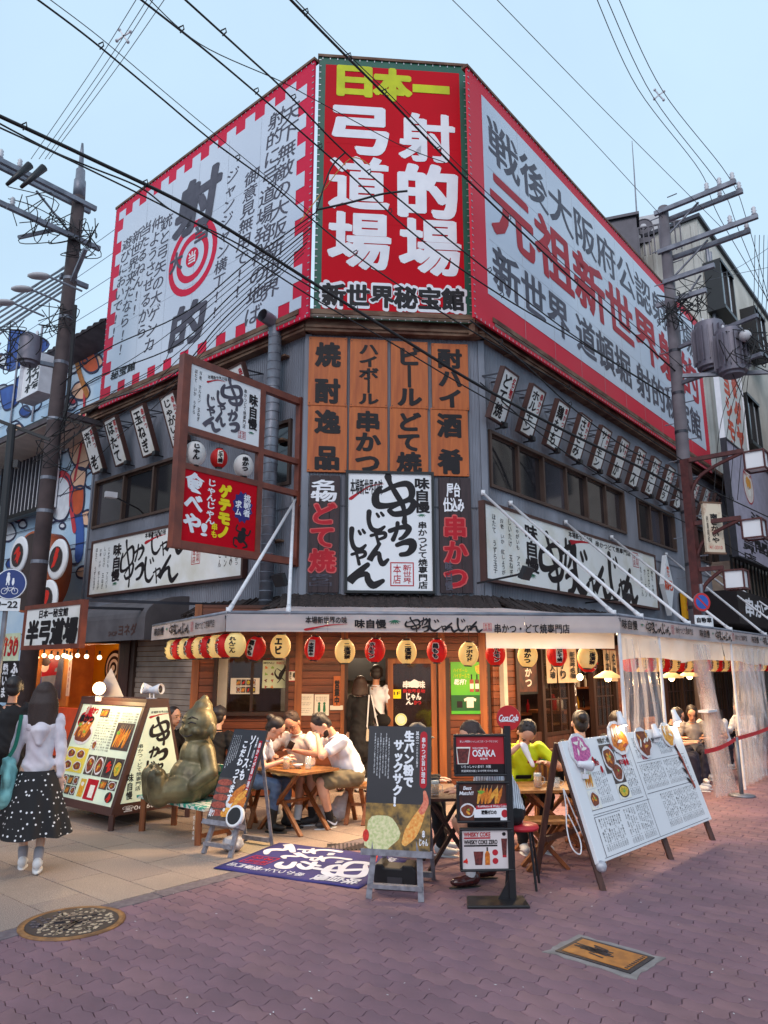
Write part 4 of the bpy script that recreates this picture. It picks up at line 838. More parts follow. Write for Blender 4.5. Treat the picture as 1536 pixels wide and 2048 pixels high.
ua, ub = FR.hit(987, 842, .12)[0], FR.hit(1319, 998, .12)[0]
names_ = ['どて焼','ホルモン','鶏もも','ささみ','サーモン','いか','キス','れんこん','アスパラ','にんにく','紅しょうが','ししとう','なす']
step_ = (ub-ua)/8
for i, s in enumerate(names_):
 small_sign(FR, ua+step_*i, vb_, vb_+hgt_, .46, None, s, '名物' if i == 0 else '串かつ', 'slanted white sign nearest the orange boards, first of the long row' if i == 0 else f'slanted white sign, {ORD[i]} from the orange boards under the long billboard')
vb2 = FL.hit(200, 944, .12)[1]; vt2 = FL.hit(185, 853, .40)[1]; hg2 = (vt2-vb2)/math.cos(.34)
for i, (px, py, s) in enumerate(((202,943,'海老'), (249,926,'ほたて'), (305,905,'玉ねぎ'), (366,885,'じゃがいも'), (430,862,'しいたけ'), (502,838,'牛串'))):
 small_sign(FL, FL.hit(px, py, .12)[0], vb2, vb2+hg2, .46, None, s, '串かつ', f'slanted white sign, {ORD[i]} from the far left under the pale blue billboard', d=-1)
pw = FL.hit(597, 965)[0]; FP = Frame(FL.p(pw, 0, 0), (.643, .766, 0)); 
pf = thing('projecting_sign', 'brown steel frame sign sticking out from the left wall with white and red panels', 'sign', tuple(FP.p(0, 4, 0)))
ul = FP.hit(360, 900)[0]; um = FP.hit(519, 900)[0]
ztop_l = FP.hit(362, 716)[1]; zA = FP.hit(519, 785)[1]; zB0 = FP.hit(515, 897)[1]; zB1 = FP.hit(366, 936)[1]; zC = FP.hit(350, 1083)[1]
ztop = (ztop_l+zA)/2
f = MB(); k = .06
f.fbox(FP, ul-k, ul+k, zC-.08, ztop+.10, -k, k)
for z in (ztop+.05, zC-.03): f.fbox(FP, ul+k, 0, z-.05, z+.05, -.045, .045)
f.fbox(FP, um-.045, um+.045, zC+.02, ztop, -.044, .044)
for z in (zB0-.03, zB1+.03): f.fbox(FP, ul+k, um-.045, z-.04, z+.04, -.043, .043); f.fbox(FP, um+.045, -.05, z-.04, z+.04, -.043, .043)
f.fbox(FP, -.05, .01, zC-.1, ztop+.12, -.05, .05)
f.build('frame', M['frame_red'], pf)
pa = (ul+k, um-.045)
MB().fbox(FP, pa[0], pa[1], zB0+.01, ztop, -.03, .03).build('white_panel', M['white_panel'], pf); MB().fbox(FP, pa[0], pa[1], zC+.02, zB1-.01, -.03, .03).build('red_panel', M['sheet_red'], pf)
PW = pa[1]-pa[0]; mb = letters(pf, M['ink_grey'])
def XP(x0, x1, y0, y1, z0=zB0, z1=ztop):
 f_ = lambda x: pa[0]+PW*(x-100)/(600-100); H = z1-z0; g_ = lambda y: z1-H*(y-360)/(800-360); return f_(x0), f_(x1), g_(y1), g_(y0)
logo(mb, FP, [(G_KUSHI, XP(320,460,375,575)), (G_KA, XP(370,430,590,665)), (G_TSU, XP(385,440,680,735)), (G_JI, XP(290,345,490,570)), (G_YA, XP(295,340,580,625)), (G_N, XP(290,350,630,720)), (G_JI, XP(225,270,540,620)), (G_YA, XP(225,270,630,675)), (G_N, XP(210,315,685,770))], .034)
T(pf, M['ink'], FP, *XP(515,580,420,680), '味自慢', .03, .033, True, brush=.01); T(pf, M['ink'], FP, *XP(475,497,400,690), '串かつどて焼専門店', .012, .033, True)
T(pf, M['ink'], FP, *XP(130,148,390,700), 'ほたて いか うずら', .012, .033, True); T(pf, M['ink'], FP, *XP(160,178,390,740), '海老 ホルモン 玉ねぎ', .012, .033, True)
swoosh(letters(pf, M['ink_red']), FP, *XP(210,340,400,450), w=.034); T(pf, M['ink'], FP, *XP(215,350,380,410), '本場新世界の味', .012, .033, rot=.2)
seal(pf, M['ink_red'], FP, *XP(445,500,715,770), w=.033); x_ = XP(540,560,700,720); bamboo(letters(pf, M['ink_green']), FP, x_[0], x_[3], .06, .033)
def XQ(x0, x1, y0, y1):
 f_ = lambda x: pa[0]+PW*(x-75)/(585-75); g_ = lambda y: (zB1-.01)-(zB1-zC-.03)*(y-1060)/(1500-1060); return f_(x0), f_(x1), g_(y1), g_(y0)
T(pf, M['ink_white'], FP, *XQ(90,205,1075,1440), '食べや', .03, .033, True, brush=.03); T(pf, M['ink_white'], FP, *XQ(205,245,1375,1450), '!', .05, .033)
T(pf, M['ink_white'], FP, *XQ(232,290,1090,1370), 'じゃんじゃん', .03, .033, True); T(pf, M['ink_yellow'], FP, *XQ(315,395,1105,1440), 'ゲテモノ', .07, .033, True, brush=.02); T(pf, M['ink_yellow'], FP, *XQ(275,310,1360,1450), '串も', .04, .033, True)
q = XQ(408,560,1115,1330); cx, cy = (q[0]+q[1])/2, (q[2]+q[3])/2; pts = []
for i in range(24):
 a_ = i*math.pi/12; r_ = 1.0 if i % 2 else .82; pts.append((cx+(q[1]-q[0])/2*r_*math.cos(a_), cy+(q[3]-q[2])/2*r_*math.sin(a_)))
MB().poly(FP, pts, .032).build('blue_burst', M['mat_blue'], pf); T(pf, M['ink_white'], FP, *XQ(490,540,1135,1280), '挑戦者', .03, .035, True); T(pf, M['ink_white'], FP, *XQ(430,475,1185,1280), '求ム', .03, .035, True)
fg = letters(pf, M['ink'], 'frog_print'); q = XQ(430,540,1350,1480); c_, d_ = (q[0]+q[1])/2, (q[2]+q[3])/2
fg.ell(FP, c_, d_, .07, .10, .033, 12, -.4); fg.ell(FP, c_+.03, d_+.10, .045, .035, .0332, 10)
for pts in ([(c_+.03,d_+.05,.03),(c_+.11,d_+.03,.02),(c_+.15,d_+.10,.03)], [(c_-.03,d_+.06,.03),(c_-.1,d_+.09,.02),(c_-.08,d_+.15,.025)], [(c_-.02,d_-.06,.035),(c_-.12,d_-.03,.03),(c_-.13,d_-.12,.02),(c_-.08,d_-.15,.03)], [(c_+.04,d_-.06,.035),(c_+.1,d_-.12,.03),(c_+.03,d_-.15,.02)]): stroke(fg, FP, pts, .0335)
def lantern(C, r, color, s, yaw=0.0, label='', group=None, box=False, hang=.12, tiltx=0.0, txt_yaw=0.0):
 C = Vector(C); t = thing('paper_lantern', label, 'lantern', tuple(C), group); h = r*1.2
 b_ = MB(); prof = []; n = 14
 for i in range(n*2+1):
  a = -1.25+2.5*i/(n*2); prof.append((r*math.cos(a)*(1.0 if i % 2 else .985), h*math.sin(a)))
 ax = (Vector((math.cos(tiltx),0,math.sin(tiltx))), Vector((0,1,0)), Vector((-math.sin(tiltx),0,math.cos(tiltx))))
 b_.lathe(prof, 20, C, ax); o = b_.build('paper_body', M[color], t, True)
 for z in (1, -1): MB().lathe([(r*.30,0),(r*.40,.0),(r*.42,.014),(r*.30,.014)], 14, C+ax[2]*(z*h*.955-.007), ax).build('cap_ring', M['black_plastic'], t, True)
 MB().tube([C+ax[2]*h, C+Z*(h+hang)], .003, 4).build('cord', M['cable'], t)
 yy = yaw+txt_yaw
 def warp(u, v, w_):
  q = math.asin(max(-.99, min(.99, v/h*.96))); lon = u/r+yy; rad = r*math.cos(q)+.004+w_
  p = ax[0]*(rad*math.sin(lon))-ax[1]*(rad*math.cos(lon))+ax[2]*v; return C+p
 wd = r*.62
 if s:
  if color == 'lant_red':
   m2 = letters(t, M['ink_white' if not box else 'paper'])
   if box:
    for i in range(6):
     for j in range(3): 
      z0, z1 = -h*.66+h*1.32*i/6, -h*.66+h*1.32*(i+1)/6; u0_, u1_ = -wd*.55+wd*1.1*j/3, -wd*.55+wd*1.1*(j+1)/3
      m2.add([warp(u0_,z0,0), warp(u1_,z0,0), warp(u1_,z1,0), warp(u0_,z1,0)], [(0,1,2,3)])
   else: T(t, M['paper'], None, -wd/2, wd/2, -h*.62, h*.62, s, .12, .001, True, warp=warp)
   T(t, M['ink'], None, -wd*.42, wd*.42, -h*.58, h*.58, s, .05, .0035, True, brush=.02, warp=warp)
  else: T(t, M['ink'], None, -wd/2, wd/2, -h*.6, h*.6, s, .05, .002, True, brush=.02, warp=warp)
 return t
A1 = Vector((-1.64, 7.55, 0)); A2 = Vector((2.56, 7.90, 0)); AL = Vector((-3.15, 9.9, 0)); RD = Vector((.648, .762, 0))
AZT, AZB, AZW = 2.285, 2.09, 2.62
FA = Frame(A1, A2-A1); FAR = Frame(A2, RD); FAL = Frame(AL, A1-AL); LA = (A2-A1).length; LL = (A1-AL).length; LR = 15.0
aw = thing('awning', 'pale canvas awning running round the corner above the lanterns', 'awning', tuple(A1+Z*AZT))
def quadsheet(mb, a, b, c, d, nu, nv, sag=.0, th=.012):
 def fn(u, v):
  p = (a*(1-u)+b*u)*(1-v)+(d*(1-u)+c*u)*v; return p - Z*(sag*math.sin(math.pi*v)*(.6+.4*abs(math.sin(u*nu/2))))
 mb.sheet(fn, nu, nv)
wallR = [FR.p(u, AZW, .02) for u in (0, LR)]; 
for i in range(4):
 m_ = MB(); e0, e1 = A1.lerp(A2, i/4)+Z*AZT, A1.lerp(A2, (i+1)/4)+Z*AZT; f0, f1 = (CL.lerp(CRn, i/4)+FC.N*.02)+Z*AZW, (CL.lerp(CRn, (i+1)/4)+FC.N*.02)+Z*AZW
 quadsheet(m_, e0, e1, f1, f0, 6, 6, .03); m_.build('roof_sheet', M['canvas'], aw, True)
for i in range(5):
 m_ = MB(); quadsheet(m_, A2+RD*LR*i/5+Z*AZT, A2+RD*LR*(i+1)/5+Z*AZT, FR.p(LR*(i+1)/5, AZW, .02), FR.p(LR*i/5, AZW, .02), 6, 6, .04); m_.build('roof_sheet', M['canvas'], aw, True)
lw = FL.p(-1.9, AZW, .02); m_ = MB(); quadsheet(m_, AL+Z*AZT, A1+Z*AZT, CL+FC.N*.02+Z*AZW, lw, 6, 6, .03); m_.build('roof_sheet', M['canvas'], aw, True)
def valance(F, L, n, name, v0, v1, m_, amp=.008, seed=0, ragged=0.0):
 r = random.Random(seed); mb = MB(); ph = [r.uniform(0, 6) for _ in range(6)]
 def fn(u, v):
  x = u*L; return F.p(x, v1-(v1-v0)*v - ragged*v*(.5+.5*math.sin(x*2.1+ph[0]))*abs(math.sin(x*.9+ph[1])), .004+amp*v*(math.sin(x*7+ph[2])+math.sin(x*17+ph[3])*.5+math.sin(x*31+v*5+ph[4])*.25))
 mb.sheet(fn, n, 6); o = mb.build(name, m_, aw, True); return o
for i in range(4): valance(Frame(A1+(A2-A1)*i/4, A2-A1), LA/4-.002, 14, 'valance', AZB, AZT, M['canvas'], .004, i)
valance(FAL, LL, 20, 'valance', AZB, AZT, M['canvas_dirty'], .004, 9)
for i in range(8): valance(Frame(A2+RD*LR*i/8, RD), LR/8-.002, 14, 'valance', AZB, AZT, M['canvas'], .006, 20+i)
for i in range(8): valance(Frame(A2+RD*(LR*i/8)-FAR.N*.03, RD), LR/8-.004, 24, 'vinyl_skirt', AZB-.25, AZB+.02, M['vinyl_white'], .022, 40+i, .06)
uw0, uw1 = FA.hit(972, 1290, -.12)[0], LA-.02
valance(Frame(FA.p(uw0, 0, -.12), FA.U), uw1-uw0, 30, 'vinyl_skirt', AZB-.16, AZB+.06, M['vinyl_white'], .014, 77, .02)
b_ = MB()
for F, L in ((FA, LA), (FAR, LR), (FAL, LL)): b_.tube([F.p(0, AZT, -.012), F.p(L, AZT, -.012)], .022, 8); b_.tube([F.p(0, AZB+.03, -.03), F.p(L, AZB+.03, -.03)], .014, 6)
b_.build('front_bar', M['galv'], aw, True)
b_ = MB()
for F, L, n_ in ((FA, LA, 5),): 
 for i in range(n_+1): e = A1.lerp(A2, i/n_); w_ = CL.lerp(CRn, i/n_)+FC.N*.05; b_.beam(e+Z*(AZT-.05), w_+Z*(AZW-.06), .03, .04)
for i in range(8): b_.beam(A2+RD*(LR*i/7)+Z*(AZT-.05), FR.p(LR*i/7, AZW-.06, .05), .03, .04)
b_.build('rafter', M['steel_dark'], aw)
def vx(F, x0, x1, y0, y1, w=.012): q = pxbox(F, x0, x1, y0, y1, w); return q
T(aw, M['ink'], FA, *vx(FA, 611,694,1233,1247), '本場新世界の味', .02, .014); swoosh(letters(aw, M['ink_red']), FA, *vx(FA, 608,696,1248,1260), w=.013, t=.6)
T(aw, M['ink'], FA, *vx(FA, 710,772,1239,1256), '味自慢', .03, .014, brush=.01); q = vx(FA, 778,800,1240,1252); bamboo(letters(aw, M['ink_green']), FA, (q[0]+q[1])/2, q[3], .07, .014)
q = vx(FA, 811,964,1236,1263); logo_h(letters(aw, M['ink']), FA, *q, w=.014, fat=.8); q = vx(FA, 967,983,1246,1262); seal(aw, M['ink_red'], FA, *q, w=.013)
T(aw, M['ink'], FA, *vx(FA, 989,1139,1248,1267), '串かつ・どて焼専門店', .015, .014)
def fascia_set(F, u, L):
 z0, z1 = AZB+.05, AZT-.04; T(aw, M['ink'], F, u, u+L*.18, z0, z1, '味自慢', .02, .014); bamboo(letters(aw, M['ink_green']), F, u+L*.24, z0+.08, .05, .014)
 logo_h(letters(aw, M['ink']), F, u+L*.29, u+L*.62, z0-.01, z1+.01, .014, fat=.8); seal(aw, M['ink_red'], F, u+L*.64, u+L*.68, z0, z1, .013); T(aw, M['ink'], F, u+L*.71, u+L*.98, z0+.01, z1-.01, '串かつどて焼専門店', .012, .014)
u0_ = FAR.hit(1243, 1262)[0]; u1_ = FAR.hit(1388, 1282)[0]; Ls = u1_-u0_
i = 0
while u0_+i*Ls*1.1+Ls < LR: fascia_set(FAR, u0_+i*Ls*1.1, Ls*1.0); i += 1
q0 = FAL.hit(310, 1270)[0]; q1 = FAL.hit(434, 1250)[0]; fascia_set(FAL, q0, q1-q0)
arms = MB()
def arm(a, b): 
 a = Vector(a); b = Vector(b); m_ = MB(); m_.tube([a, b], .021, 8); m_.tube([b-(b-a).normalized()*.12, b], .026, 8); m_.box(b, (.05,.05,.07)); m_.box(a, (.06,.06,.08)); m_.build('stay_arm', M['arm_white'], aw, True)
za = FR.hit(965, 986, .05)
for px0, py0, px1 in ((966,986,1229), (1021,1007,1286), (1131,1045,1380), (1223,1075,1462), (1332,1109,1530), (1385,1125,1590), (1415,1134,1640)):
 u_ = FR.hit(px0, py0, .05)[0]
 if px1 <= 1240: e = FA.p(FA.hit(px1, 1238)[0], AZT+.02, -.02)
 else: e = FAR.p(FAR.hit(px1, 1250)[0], AZT+.02, -.02)
 arm(FR.p(u_, FR.hit(px0, py0, .05)[1], .05), e)
wp = FL.p(FL.hit(588, 998, .05)[0], FL.hit(588, 998, .05)[1], .05)
arm(wp, FA.p(FA.hit(577, 1222)[0], AZT+.02, -.02)); arm(wp+Vector((.03,0,0)), FA.p(.02, AZT+.02, -.02))
for F, u0, u1, k_ in ((FC, uL-.3, uR+.1, 0), (FR, .0, LR*.85, 1), (FL, -2.3, .0, 2)):
 m_ = MB(); r = random.Random(k_); n_ = int((u1-u0)/.06)
 m_.sheet(lambda u, v: F.p(u0+(u1-u0)*u, AZW+.16-.22*v+.012*math.sin(u*(u1-u0)*40), .02+.42*v), n_, 3)
 for i in range(n_*2):
  x = u0+(u1-u0)*r.random(); m_.beam(F.p(x, AZW+.17-.1*r.random(), .06), F.p(x+r.uniform(-.02,.02), AZW-.06-.05*r.random(), .44+.05*r.random()), .014)
 t_ = m_.build('thatch_edge', M['thatch'], bld, kind='stuff')
front = [(511,1297,'red','鶏もも',True,.25), (561,1293,'cream','エビ',False,0), (629,1297,'red','一本堂串本',True,.15), (690,1303,'cream','二度漬禁',False,-.35), (750,1301,'red','ホルモン',False,.25), (813,1304,'cream','二度漬禁',False,-.2), (874,1302,'red','鶏もも',False,.15), (937,1308,'cream','アボカド',False,-.05), (991,1308,'red','ホルモン',False,-.05), (1055,1311,'cream','串かつ',False,.1), (1114,1309,'red','串どて焼',True,-.1), (1175,1314,'cream','二度漬禁',False,-.3)]
lanY = FA.moved(0, 0, -.30)
ord_ = ['above the bench statue side','beside the window','left of the entrance','by the open sign','over the doorway','over the sliding door','right of the sliding door','over the green poster','left of the vinyl skirt','third from the right','second from the right','at the right end']
for i, (px, py, c, s, bx_, ty) in enumerate(front):
 u_, z_ = lanY.hit(px, py); r_ = .112
 lantern(lanY.p(u_, z_), r_, 'lant_'+c, s, -.08, f'{"red" if c == "red" else "cream"} paper lantern of the front row, {ord_[i]}', 'lanterns hung along the front of the awning', bx_, hang=max(.03, AZB+.05-z_-.135), tiltx=rnd.uniform(-.08, .08) if i != 0 else -.2, txt_yaw=-ty)
lanL = FAL.moved(0, 0, -.12); n9 = 9; uA = LL-.02
for i in range(n9):
 c = 'cream' if i % 2 == 0 else 'red'; u_ = uA-i*.27
 lantern(lanL.p(u_, 1.955), .112, 'lant_'+c, ['れんこん','ししとう','鶏もも'][i % 3], -.95 if i else -.3, f'{c} lantern {["nearest the corner","second from the corner","third from the corner","fourth from the corner","fifth from the corner","sixth from the corner","seventh from the corner","eighth from the corner","farthest from the corner"][i]} in the row along the left awning edge', 'lanterns hung along the left side of the awning', False, hang=.05, txt_yaw=.2 if i == 0 else 0)
lanR = FAR.moved(0, 0, -.45); u_ = .12; i = 0
while u_ < 9.8:
 if i not in (1, 2, 3):
  c = 'red' if i % 2 == 0 else 'cream'
  lantern(lanR.p(u_, 1.80), .112, 'lant_'+c, ['串かつ','なんこつ','れんこん'][i % 3], .62, f'{c} lantern, {ORD[i]} from the corner in the row along the right awning edge', 'lanterns hung along the right side of the awning', False, hang=.25)
 u_ += .30; i += 1
for i, (px, py, c, s, r_) in enumerate(((390,908,'white','じゃん',.145), (438,917,'red','どて焼',.118), (487,932,'white','串かつ',.14))):
 u_, z_ = FP.hit(px, py); lantern(FP.p(u_, z_, 0), r_, 'lant_'+c, s, .4, ['white lantern by the outer post of the projecting sign','small red lantern inside the projecting sign frame','white lantern with red and black characters inside the projecting sign'][i], 'lanterns inside the projecting sign', c == 'red', hang=.08)
RA, RB = Vector((.648, .762, 0)), Vector((-.762, .648, 0)); K0 = Vector((-1.11, 6.72, 0))
def ab(a, b, z=0): return K0+RA*a+RB*b+Z*z
tag(MB().add([(-300,-60,-.016),(300,-60,-.016),(300,400,-.016),(-300,400,-.016)], [(0,1,2,3)]).build('ground', M['joint']), kind='structure')
PV = thing('paved_street', None, None, tuple(K0)); PV['kind'] = 'structure'
def inview(p, m=40):
 d = p-CAM; y = d.y*CP+d.z*SP
 if y < .3: return 0
 px = 768+FPX*d.x/y; py = 1024-FPX*(d.z*CP-d.y*SP)/y
 return FPX/y if (-m < px < 1536+m and py < 2048+m) else 0
PL, PWd = .236, .118; gap = .004
def paver_outline(L=PL, W=PWd, g=gap):
 w_ = lambda s: .010*(1-4*abs((((s/(L/2)) % 1.0))-.5)); e_ = lambda t: .010*math.sin(2*math.pi*t/W)
 o = []
 for i in range(9): s = L*i/8; o.append((s, w_(s)))
 for j in (1,2,3): t = W*j/4; o.append((L+e_(t), t+w_(L)))
 for i in range(8, -1, -1): s = L*i/8; o.append((s, W+w_(s)))
 for j in (3,2,1): t = W*j/4; o.append((e_(t), t+w_(0)))
 c = (L/2, W/2); k1 = g/2/(W/2)
 return [((x-c[0])*(1-g/L)+0, (y-c[1])*(1-g/W)) for x, y in o]
po = paver_outline(); n_ = len(po)
def paver_geo(M4=None):
 vs = [(x, y, -.013) for x, y in po]+[(x, y, -.0025) for x, y in po]+[(x*.975, y*.95, 0) for x, y in po]
 fs = [(i, (i+1)%n_, (i+1)%n_+n_, i+n_) for i in range(n_)]+[(i+n_, (i+1)%n_+n_, (i+1)%n_+2*n_, i+2*n_) for i in range(n_)]+[tuple(range(2*n_, 3*n_))]
 return vs, fs
pvs, pfs = paver_geo(); pmesh = []
for k_ in ('paver', 'paver2', 'paver3'):
 me = bpy.data.meshes.new('brick'); me.from_pydata(pvs, [], pfs); me.materials.append(M[k_]); me.update(); pmesh.append(me)
cells = []
PLATE = [gnd(1105,1902), gnd(1165,1877), gnd(1312,1918), gnd(1262,1952)]
pc_ = sum(PLATE, Vector())/4; MHC = gnd(145, 1846)
for j in range(-10, 150):
 for i in range(-2, 70):
  a_ = -5+j*PWd; b_ = -.10-(i+(.5 if j % 2 else 0))*PL
  c = ab(a_, b_)
  if c.y > 19 or c.y < 2.5: continue
  if b_ > -.09: continue
  if abs((c-pc_).dot(RA)) < .26 and abs((c-pc_).dot(RB)) < .19: pass
  s_ = inview(c)
  if s_ > 0: cells.append((s_, c, j*977+i*31))
  elif inview(c, 520) > 0 and c.y < 15: cells.append((1.0, c, j*977+i*31))
cells.sort(key=lambda t: -t[0]); R3 = Matrix(((RB.x, RA.x, 0), (RB.y, RA.y, 0), (0, 0, 1)))
rot3 = math.atan2(RB.y, RB.x)
rest = MB()
for q, (s_, c, sd) in enumerate(cells):
 r = random.Random(sd); dz = r.uniform(-.0010, .0006); rx, ry = r.uniform(-.006,.006), r.uniform(-.006,.006)
 if q < 300:
  o = bpy.data.objects.new('brick', pmesh[r.choice((0,0,1,2))]); COL.objects.link(o); o.parent = PV; o.location = c-K0+Z*dz; o.rotation_euler = (rx, ry, rot3+r.uniform(-.008,.008))
 else:
  rest.mat(M[r.choice(('paver','paver','paver2','paver3'))]); Mx = Matrix.Rotation(rot3, 3, 'Z'); far_ = s_ < 130
  if far_: vs = [Mx @ Vector((x, y, z+dz))+c for x, y, z in pvs[2*n_:]]; rest.add(vs, [tuple(range(n_))])
  else: rest.add([Mx @ Vector((x, y, z+dz+x*ry+y*rx))+c for x, y, z in pvs], pfs)
for j in range(-9, 120, 2):
 c = ab(-5+j*PWd, -.052); sk = inview(c)
 if sk and c.y < 17: rest.mat(M['paver2']).add([Matrix.Rotation(rot3, 3, 'Z') @ Vector((x*.40, y, z))+c for x, y, z in pvs], pfs)
rest.build('brick_field', None, PV, kind='stuff')
tag(MB().add([ab(-30,-.12,-.009), ab(-30,-60,-.009), ab(-5.0,-60,-.009), ab(-5.0,-.12,-.009)], [(0,1,2,3)]).build('street_surface', M['paver']), kind='structure')
tag(MB().add([ab(12,-.12,-.006), ab(12,-60,-.006), ab(90,-60,-.006), ab(90,-.12,-.006)], [(0,1,2,3)]).build('street_surface', M['paver']), kind='structure')
GS = thing('granite_pavement', None, None, tuple(K0)); GS['kind'] = 'structure'
gcells = []
SA, SB = .41, .82
for j in range(-14, 26):
 for i in range(0, 12):
  a_ = -.03+j*SA; b_ = .16+(i+(.5 if j % 2 else 0)-.5)*SB; c = ab(a_+SA/2, b_+SB/2)
  if b_ < .1 and i > 0 and not j % 2: continue
  if inview(c, 200) and c.y < 17: gcells.append((inview(c, 200), a_, b_, j*31+i))
gcells.sort(key=lambda t: -t[0])
gm_ = MB()
for q, (s_, a_, b_, sd) in enumerate(gcells[:300]):
 r = random.Random(sd); b0 = max(b_, .165); b1 = b_+SB
 if b1-b0 < .1: continue
 dz = r.uniform(-.0015, .001); m_ = MB(); k = .003
 P = [ab(a_+k, b0+k, -.012), ab(a_+SA-k, b0+k, -.012), ab(a_+SA-k, b1-k, -.012), ab(a_+k, b1-k, -.012)]; k2 = .006
 Q = [ab(a_+k2, b0+k2, dz), ab(a_+SA-k2, b0+k2, dz), ab(a_+SA-k2, b1-k2, dz), ab(a_+k2, b1-k2, dz)]
 m_.add(P+Q, [(7,6,5,4),(4,5,1,0),(5,6,2,1),(6,7,3,2),(7,4,0,3)])
 yel = abs(a_-.40) < .3 and b_ < .2 and b_ > -.3
 m_.build('slab', M['granite_y'] if yel else M[r.choice(('granite','granite','granite2'))], GS)
for i in range(-6, 14): 
 MB().add([ab(i*.9+.004, -.0, -.012), ab(i*.9+.896, 0, -.012), ab(i*.9+.896, .155, -.012), ab(i*.9+.004, .155, -.012), ab(i*.9+.006, .004, .002), ab(i*.9+.894, .004, .002), ab(i*.9+.894, .151, .002), ab(i*.9+.006, .151, .002)], [(4,5,6,7),(0,1,5,4),(1,2,6,5),(2,3,7,6),(3,0,4,7)]).build('kerb_stone', M['kerb'], GS)
tag(MB().add([ab(7.6, -3.1, .004), ab(7.6, -60, .004), ab(10.6, -60, .004), ab(10.6, -3.1, .004)], [(0,1,2,3)]).build('asphalt_road', M['asphalt']), kind='structure')
lt = MB(); r = random.Random(5)
for q in range(46):
 c = gnd(r.uniform(150, 1500), r.uniform(1770, 2040)); s_ = r.uniform(.002, .006); a = r.uniform(0, 3); e = Vector((math.cos(a), math.sin(a), 0)); f_ = Z.cross(e); lt.add([c+e*s_*2+Z*.003, c+f_*s_+Z*.003, c-e*s_*2+Z*.003, c-f_*s_+Z*.003], [(0,1,2,3)])
lt.build('litter', M['sole_white'], None, kind='stuff')
mh = thing('manhole_cover', 'round cast iron manhole cover with raised pattern at the edge of the granite', 'manhole cover', tuple(MHC))
MB().lathe([(.345,-.004),(.345,.008),(.31,.011),(.305,.006),(0,.006)], 40, MHC).build('rim', M['iron_brown'], mh, True)
m_ = MB(); m2 = MB(); r = random.Random(3); Fm = Frame(MHC, (1,0,0), (0,1,0))
m_.ell(Fm, 0, 0, .30, .30, .0085, 32)
m_.build('cover_plate', M['iron_dark'], mh)
for q in range(150):
 a = r.uniform(0, 6.28); d = .27*math.sqrt(r.random()); x, y = d*math.cos(a), d*math.sin(a); cold = x < -.17; m2.mat(M['iron_pale' if not cold else 'ink_grey']).prism(Fm, [(x+.016*math.cos(t)*r.uniform(.6,1.3), y+.016*math.sin(t)*r.uniform(.6,1.3)) for t in (0,1.05,2.1,3.14,4.2,5.2)], .009, .0115)
for a0_, a1_ in (((-.12,.05),(.12,.16)), ((-.05,-.12),(.10,.06)), ((-.12,-.02),(.05,.05)), ((.02,-.16),(.03,.02))): m2.mat(M['iron_dark']).beam(MHC+Vector((*a0_,.012)), MHC+Vector((*a1_,.012)), .03, .006)
m2.build('relief_pattern', None, mh, kind='stuff')
pl_ = thing('utility_cover', 'rectangular orange painted utility cover set in rough concrete', 'utility cover', tuple(pc_))
ux = (PLATE[2]-PLATE[1]).normalized(); Fp = Frame(pc_, ux, Z.cross(ux)); pw_ = (PLATE[2]-PLATE[1]).length/2; ph_ = (PLATE[1]-PLATE[0]).length/2
m_ = MB(); r = random.Random(2); pts = []
for (x0, y0), (x1, y1) in zip([(-1,-1),(1,-1),(1,1),(-1,1)], [(1,-1),(1,1),(-1,1),(-1,-1)]):
 for k in range(8): t = k/8; pts.append(((x0+(x1-x0)*t)*(pw_+r.uniform(.03,.06)), (y0+(y1-y0)*t)*(ph_+r.uniform(.03,.06))))
m_.prism(Fp, pts, -.01, .004); m_.build('concrete_collar', M['concrete'], pl_)
m_ = MB(); m_.prism(Fp, [(-pw_,-ph_),(pw_,-ph_),(pw_,ph_),(-pw_,ph_)], .0045, .009); m_.build('cover_frame', M['iron_dark'], pl_)
m_ = MB(); m_.prism(Fp, [(-pw_+.03,-ph_+.03),(pw_-.03,-ph_+.03),(pw_-.03,ph_-.03),(-pw_+.03,ph_-.03)], .0095, .012); m_.build('painted_plate', M['paint_orange'], pl_)
m_ = MB(); r = random.Random(8)
for q in range(26): x = -pw_*.3+r.gauss(0,.05); y = r.gauss(0,.03); m_.beam(Fp.p(x-.05, y, .013), Fp.p(x+.05, y+r.uniform(-.03,.03), .013), .012, .003)
for q in range(9): m_.fbox(Fp, pw_-.055, pw_-.035, -ph_+.04+q*.028, -ph_+.052+q*.028, .0125, .0145)
m_.build('raised_print', M['iron_dark'], pl_, kind='stuff')
gr = thing('floor_grate', 'small square dark drain grate in front of the entrance step', 'drain grate', tuple(gnd(695, 1694)))
c = gnd(695, 1694)
for i in range(9): MB().box(c+FC.U*(-.16+i*.04)+Z*.004, (.012,.26,.012), .084).build('bar', M['iron_dark'], gr)
MB().box(c+Z*-.002, (.40,.30,.006), .084).build('grate_frame', M['iron_dark'], gr)
m0 = Vector((-1.05, 7.77, 0)); FM = Frame(m0, (-.427, -.904, 0), (.904, -.427, 0)); MW, MH = 1.04, 1.43
mt = thing('floor_mat', 'dark blue printed floor mat with white brush characters lying on the paving', 'mat', tuple(m0))
def matfn(u, v): return FM.p(MW*u, MH*v, .008+.0025*math.sin(u*9+v*5)+.002*math.sin(v*17))
m_ = MB(); m_.sheet(matfn, 14, 18); o_ = m_.build('mat_sheet', M['mat_blue'], mt, True); sm_ = o_.modifiers.new('s', 'SOLIDIFY'); sm_.thickness = .006; sm_.offset = -1
def mwarp(u, v, w): return matfn(u/MW, v/MH)+Z*w
def XM(x0, x1, y0, y1): f_ = lambda x: MW*(x-432)/594; g_ = lambda y: MH*(1-(y-1003)/809); return f_(x0), f_(x1), g_(y1), g_(y0)
